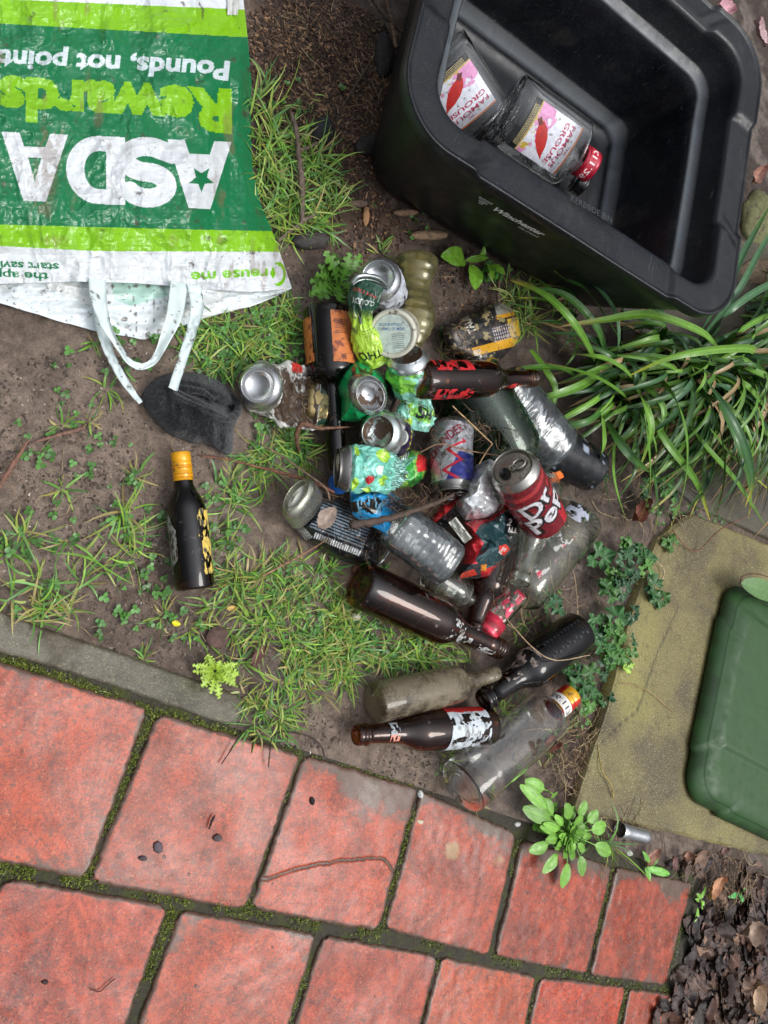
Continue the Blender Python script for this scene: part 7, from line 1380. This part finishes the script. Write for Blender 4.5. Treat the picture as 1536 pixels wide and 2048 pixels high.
twig('pale bent straw from the black can into the grass', [(655, 1078, .05), (620, 1100, .03), (575, 1125, .012), (525, 1152, .004)], [.0009, .0014, .0018, .0012], (160, 122, 96)); twig('folded brown dead blade over the torn white can', [(598, 905, .004), (593, 870, .03), (606, 848, .05), (640, 856, .052), (700, 854, .05)], [.0026, .0034, .0036, .0028, .0012], (122, 88, 68))
twig('bare dark stick reaching the crate at the picture top', [(740, -10, .02), (770, 30, .03), (806, 66, .03)], [.004, .0034], (82, 66, 56)); twig('brown stick upright against the crate wall', [(770, -10, .02), (784, 50, .03), (792, 96, .03)], [.0035, .0036], (108, 84, 68)); twig('thin dark stick slanting through the bark mulch', [(748, 112, .012), (715, 165, .010), (682, 218, .006)], [.0012, .0022, .0012], (84, 70, 58))
twig('pale broken straw across the dark green bottle', [(905, 812, .09), (945, 850, .095), (985, 888, .10)], [.0010, .0014, .001], (190, 160, 116)); twig('short straw bent against the foil packet', [(984, 888, .10), (972, 905, .12), (958, 928, .13)], [.001, .001], (180, 146, 104)); twig('thin brown stem over the slim silver can', [(840, 905, .09), (880, 888, .11), (930, 900, .11), (1000, 912, .11)], [.0012, .0012], (136, 106, 82))
twig('curved dark rootlet lying on the paving joint', [(560, 1462, .004), (610, 1470, .004), (640, 1490, .004), (651, 1520, .004)], [.0010, .0014, .0010], (70, 56, 48)); twig('short black needle standing over the tile edge', [(548, 1448, .01), (541, 1490, .012), (537, 1534, .008)], [.0008, .0009], (56, 46, 40)); twig('short dark needle slanting over the tile edge', [(480, 1468, .01), (462, 1500, .008), (443, 1528, .006)], [.0007, .0008], (60, 52, 44))
twig('tiny bent stalk lying on the lowest tile', [(180, 1979, .004), (199, 1983, .004), (212, 1972, .004), (230, 1957, .004)], [.0006, .0006], (84, 40, 34)); twig('tiny black burnt scrap on the middle tile', [(418, 1658, .004), (424, 1642, .005), (430, 1630, .004)], [.0010, .0016, .001], (40, 34, 32))
twig('straw bundle strand hanging by the lobed weed', [(1150, 1080, .02), (1140, 1120, .02), (1150, 1160, .02), (1155, 1240, .03), (1140, 1290, .04)], [.0008, .001], (186, 160, 124)); twig('looped dry tendril in front of the slab corner', [(1285, 1090, .02), (1310, 1118, .022), (1328, 1142, .02), (1318, 1166, .02), (1298, 1160, .02)], [.0012, .0012], (196, 172, 140)); twig('dry tendrils over the dark embossed bottle', [(1000, 1222, .04), (1060, 1290, .07), (1110, 1320, .08), (1180, 1310, .07)], [.0009, .0009], (186, 160, 126)); twig('brown curling stem across the slab top', [(1345, 1060, .03), (1375, 1096, .02), (1400, 1098, .02), (1440, 1060, .05), (1500, 1030, .07)], [.0013, .0012], (130, 92, 70))
twig('yellowing thin stem over the slab fracture', [(1238, 1366, .02), (1290, 1378, .02), (1330, 1410, .016), (1348, 1424, .016)], [.0008, .0006], (176, 146, 100)); twig('yellow tipped stem rising in front of the slab', [(1195, 1490, .01), (1204, 1540, .02), (1222, 1570, .02), (1226, 1596, .015)], [.0010, .0014], (170, 150, 80)); twig('dry stem touching the crate bottom', [(998, 560, .004), (996, 600, .006), (998, 604, .006)], [.003, .0028], (120, 98, 80))
def rock(label, px_, py_, wpx_, hpx_, cc, h, seed, mat='stone', name='stone', z=-.004, cat='stone', fl=False):
    n1, n2 = (8, 5) if fl else (40, 24); u = np.linspace(0, 2 * np.pi, n1, endpoint=False); v = np.linspace(.02, np.pi - .02, n2); U, V = np.meshgrid(u, v); ctr = g(px_, py_, z); ax_ = (g(px_ + wpx_ / 2, py_, z) - ctr); ay = (g(px_, py_ - hpx_ / 2, z) - ctr); d = np.stack([np.cos(U) * np.sin(V), np.sin(U) * np.sin(V), np.cos(V)], -1)
    r = .8 + (.9 if fl else .42) * fbm(d[..., 0] * 1.8 + seed, d[..., 1] * 1.8, d[..., 2] * 1.8 + 3, seed, 4); P_ = ctr + ax_ * (d[..., 0] * r)[..., None] + ay * (d[..., 1] * r)[..., None] + np.array([0, 0, h]) * (d[..., 2] * r)[..., None]
    o = mesh(name, P_.reshape(-1, 3), quads(n1, n2, True)[:, ::-1], M[mat], None, c(*cc) * (.8 + .4 * fbm(P_[..., 0] * 150, P_[..., 1] * 150, 0, seed))[..., None].reshape(-1, 1)); tag(o, label, cat); return o
rock('black charred wood chunk in the mulch beside the long grass', 646, 262, 40, 54, (40, 42, 44), .014, 3, 'wood', 'charcoal_lump', cat='charcoal'); rock('dark grey stone below the forked twig', 622, 482, 70, 34, (66, 62, 60), .012, 5); rock('flat brown bark piece beside the crate corner', 712, 408, 50, 14, (104, 84, 74), .006, 6, 'wood', 'bark_piece', cat='bark'); rock('charred black bark under the crate edge', 745, 290, 70, 40, (44, 40, 38), .012, 7, 'wood', 'bark_piece', cat='bark')
rock('long charred bark sliver leaning on the crate wall', 768, 110, 34, 90, (44, 42, 42), .012, 8, 'wood', 'bark_piece', cat='bark'); rock('orange brown wood splinter in the soil above the plastic bottle', 732, 432, 12, 36, (176, 132, 92), .004, 9, 'wood', 'wood_chip', cat='wood chip'); rock('straw coloured wood chip near the crate bottom edge', 860, 470, 74, 20, (150, 124, 96), .006, 10, 'wood', 'wood_chip', cat='wood chip'); rock('short pale wood chip under the crate wall', 812, 425, 50, 14, (140, 112, 88), .006, 12, 'wood', 'wood_chip', cat='wood chip')
rock('mossy stone beyond the crate corner', 1515, 440, 60, 110, (112, 112, 74), .03, 13); rock('brown crumbly clod at the slab end', 1520, 545, 90, 60, (120, 102, 80), .025, 14, name='soil_clod', cat='clod'); rock('white pebble at the tile corner', 840, 1588, 11, 16, (206, 208, 204), .005, 15); rock('cream pebble on the joint of the tiles', 838, 1643, 15, 11, (204, 196, 170), .005, 16); rock('white pebble beside the spoon leaved weed', 1034, 1648, 12, 10, (214, 212, 206), .005, 17)
rock('small white stone half hidden in the grass under the beer bottle', 712, 1233, 18, 16, (198, 196, 180), .006, 18); rock('rusty wood stub poking out near the brown beer bottle base', 716, 1138, 26, 22, (120, 78, 66), .012, 19, 'wood', 'wood_chip', cat='wood chip'); rock('reddish clod of earth near the dandelion', 435, 1275, 46, 44, (96, 72, 66), .006, 20, name='soil_clod', cat='clod'); rock('white pebble by the metal cup', 1258, 1706, 12, 12, (210, 208, 200), .005, 21)
for k, (x_, y_, w_, h_, cc) in enumerate([(316, 1695, 18, 20, (96, 84, 90)), (436, 1676, 16, 12, (90, 78, 80)), (286, 1716, 14, 9, (84, 72, 76)), (625, 1602, 8, 12, (30, 26, 30)), (90, 1964, 12, 8, (70, 50, 48)), (1246, 1716 + 0, 1, 1, (90, 80, 80))][:5]):
    rock(['small dark flint flake on the second tile, uppermost', 'irregular grey flint flake on the second tile', 'thin dark flint flake on the second tile, lowest', 'tiny black flint bead on the third tile', 'little dark flint flake on the lowest tile'][k], x_, y_, w_, h_, cc, .0015, 30 + k, name='flint_flake', z=.0012, cat='flint flake', fl=True)
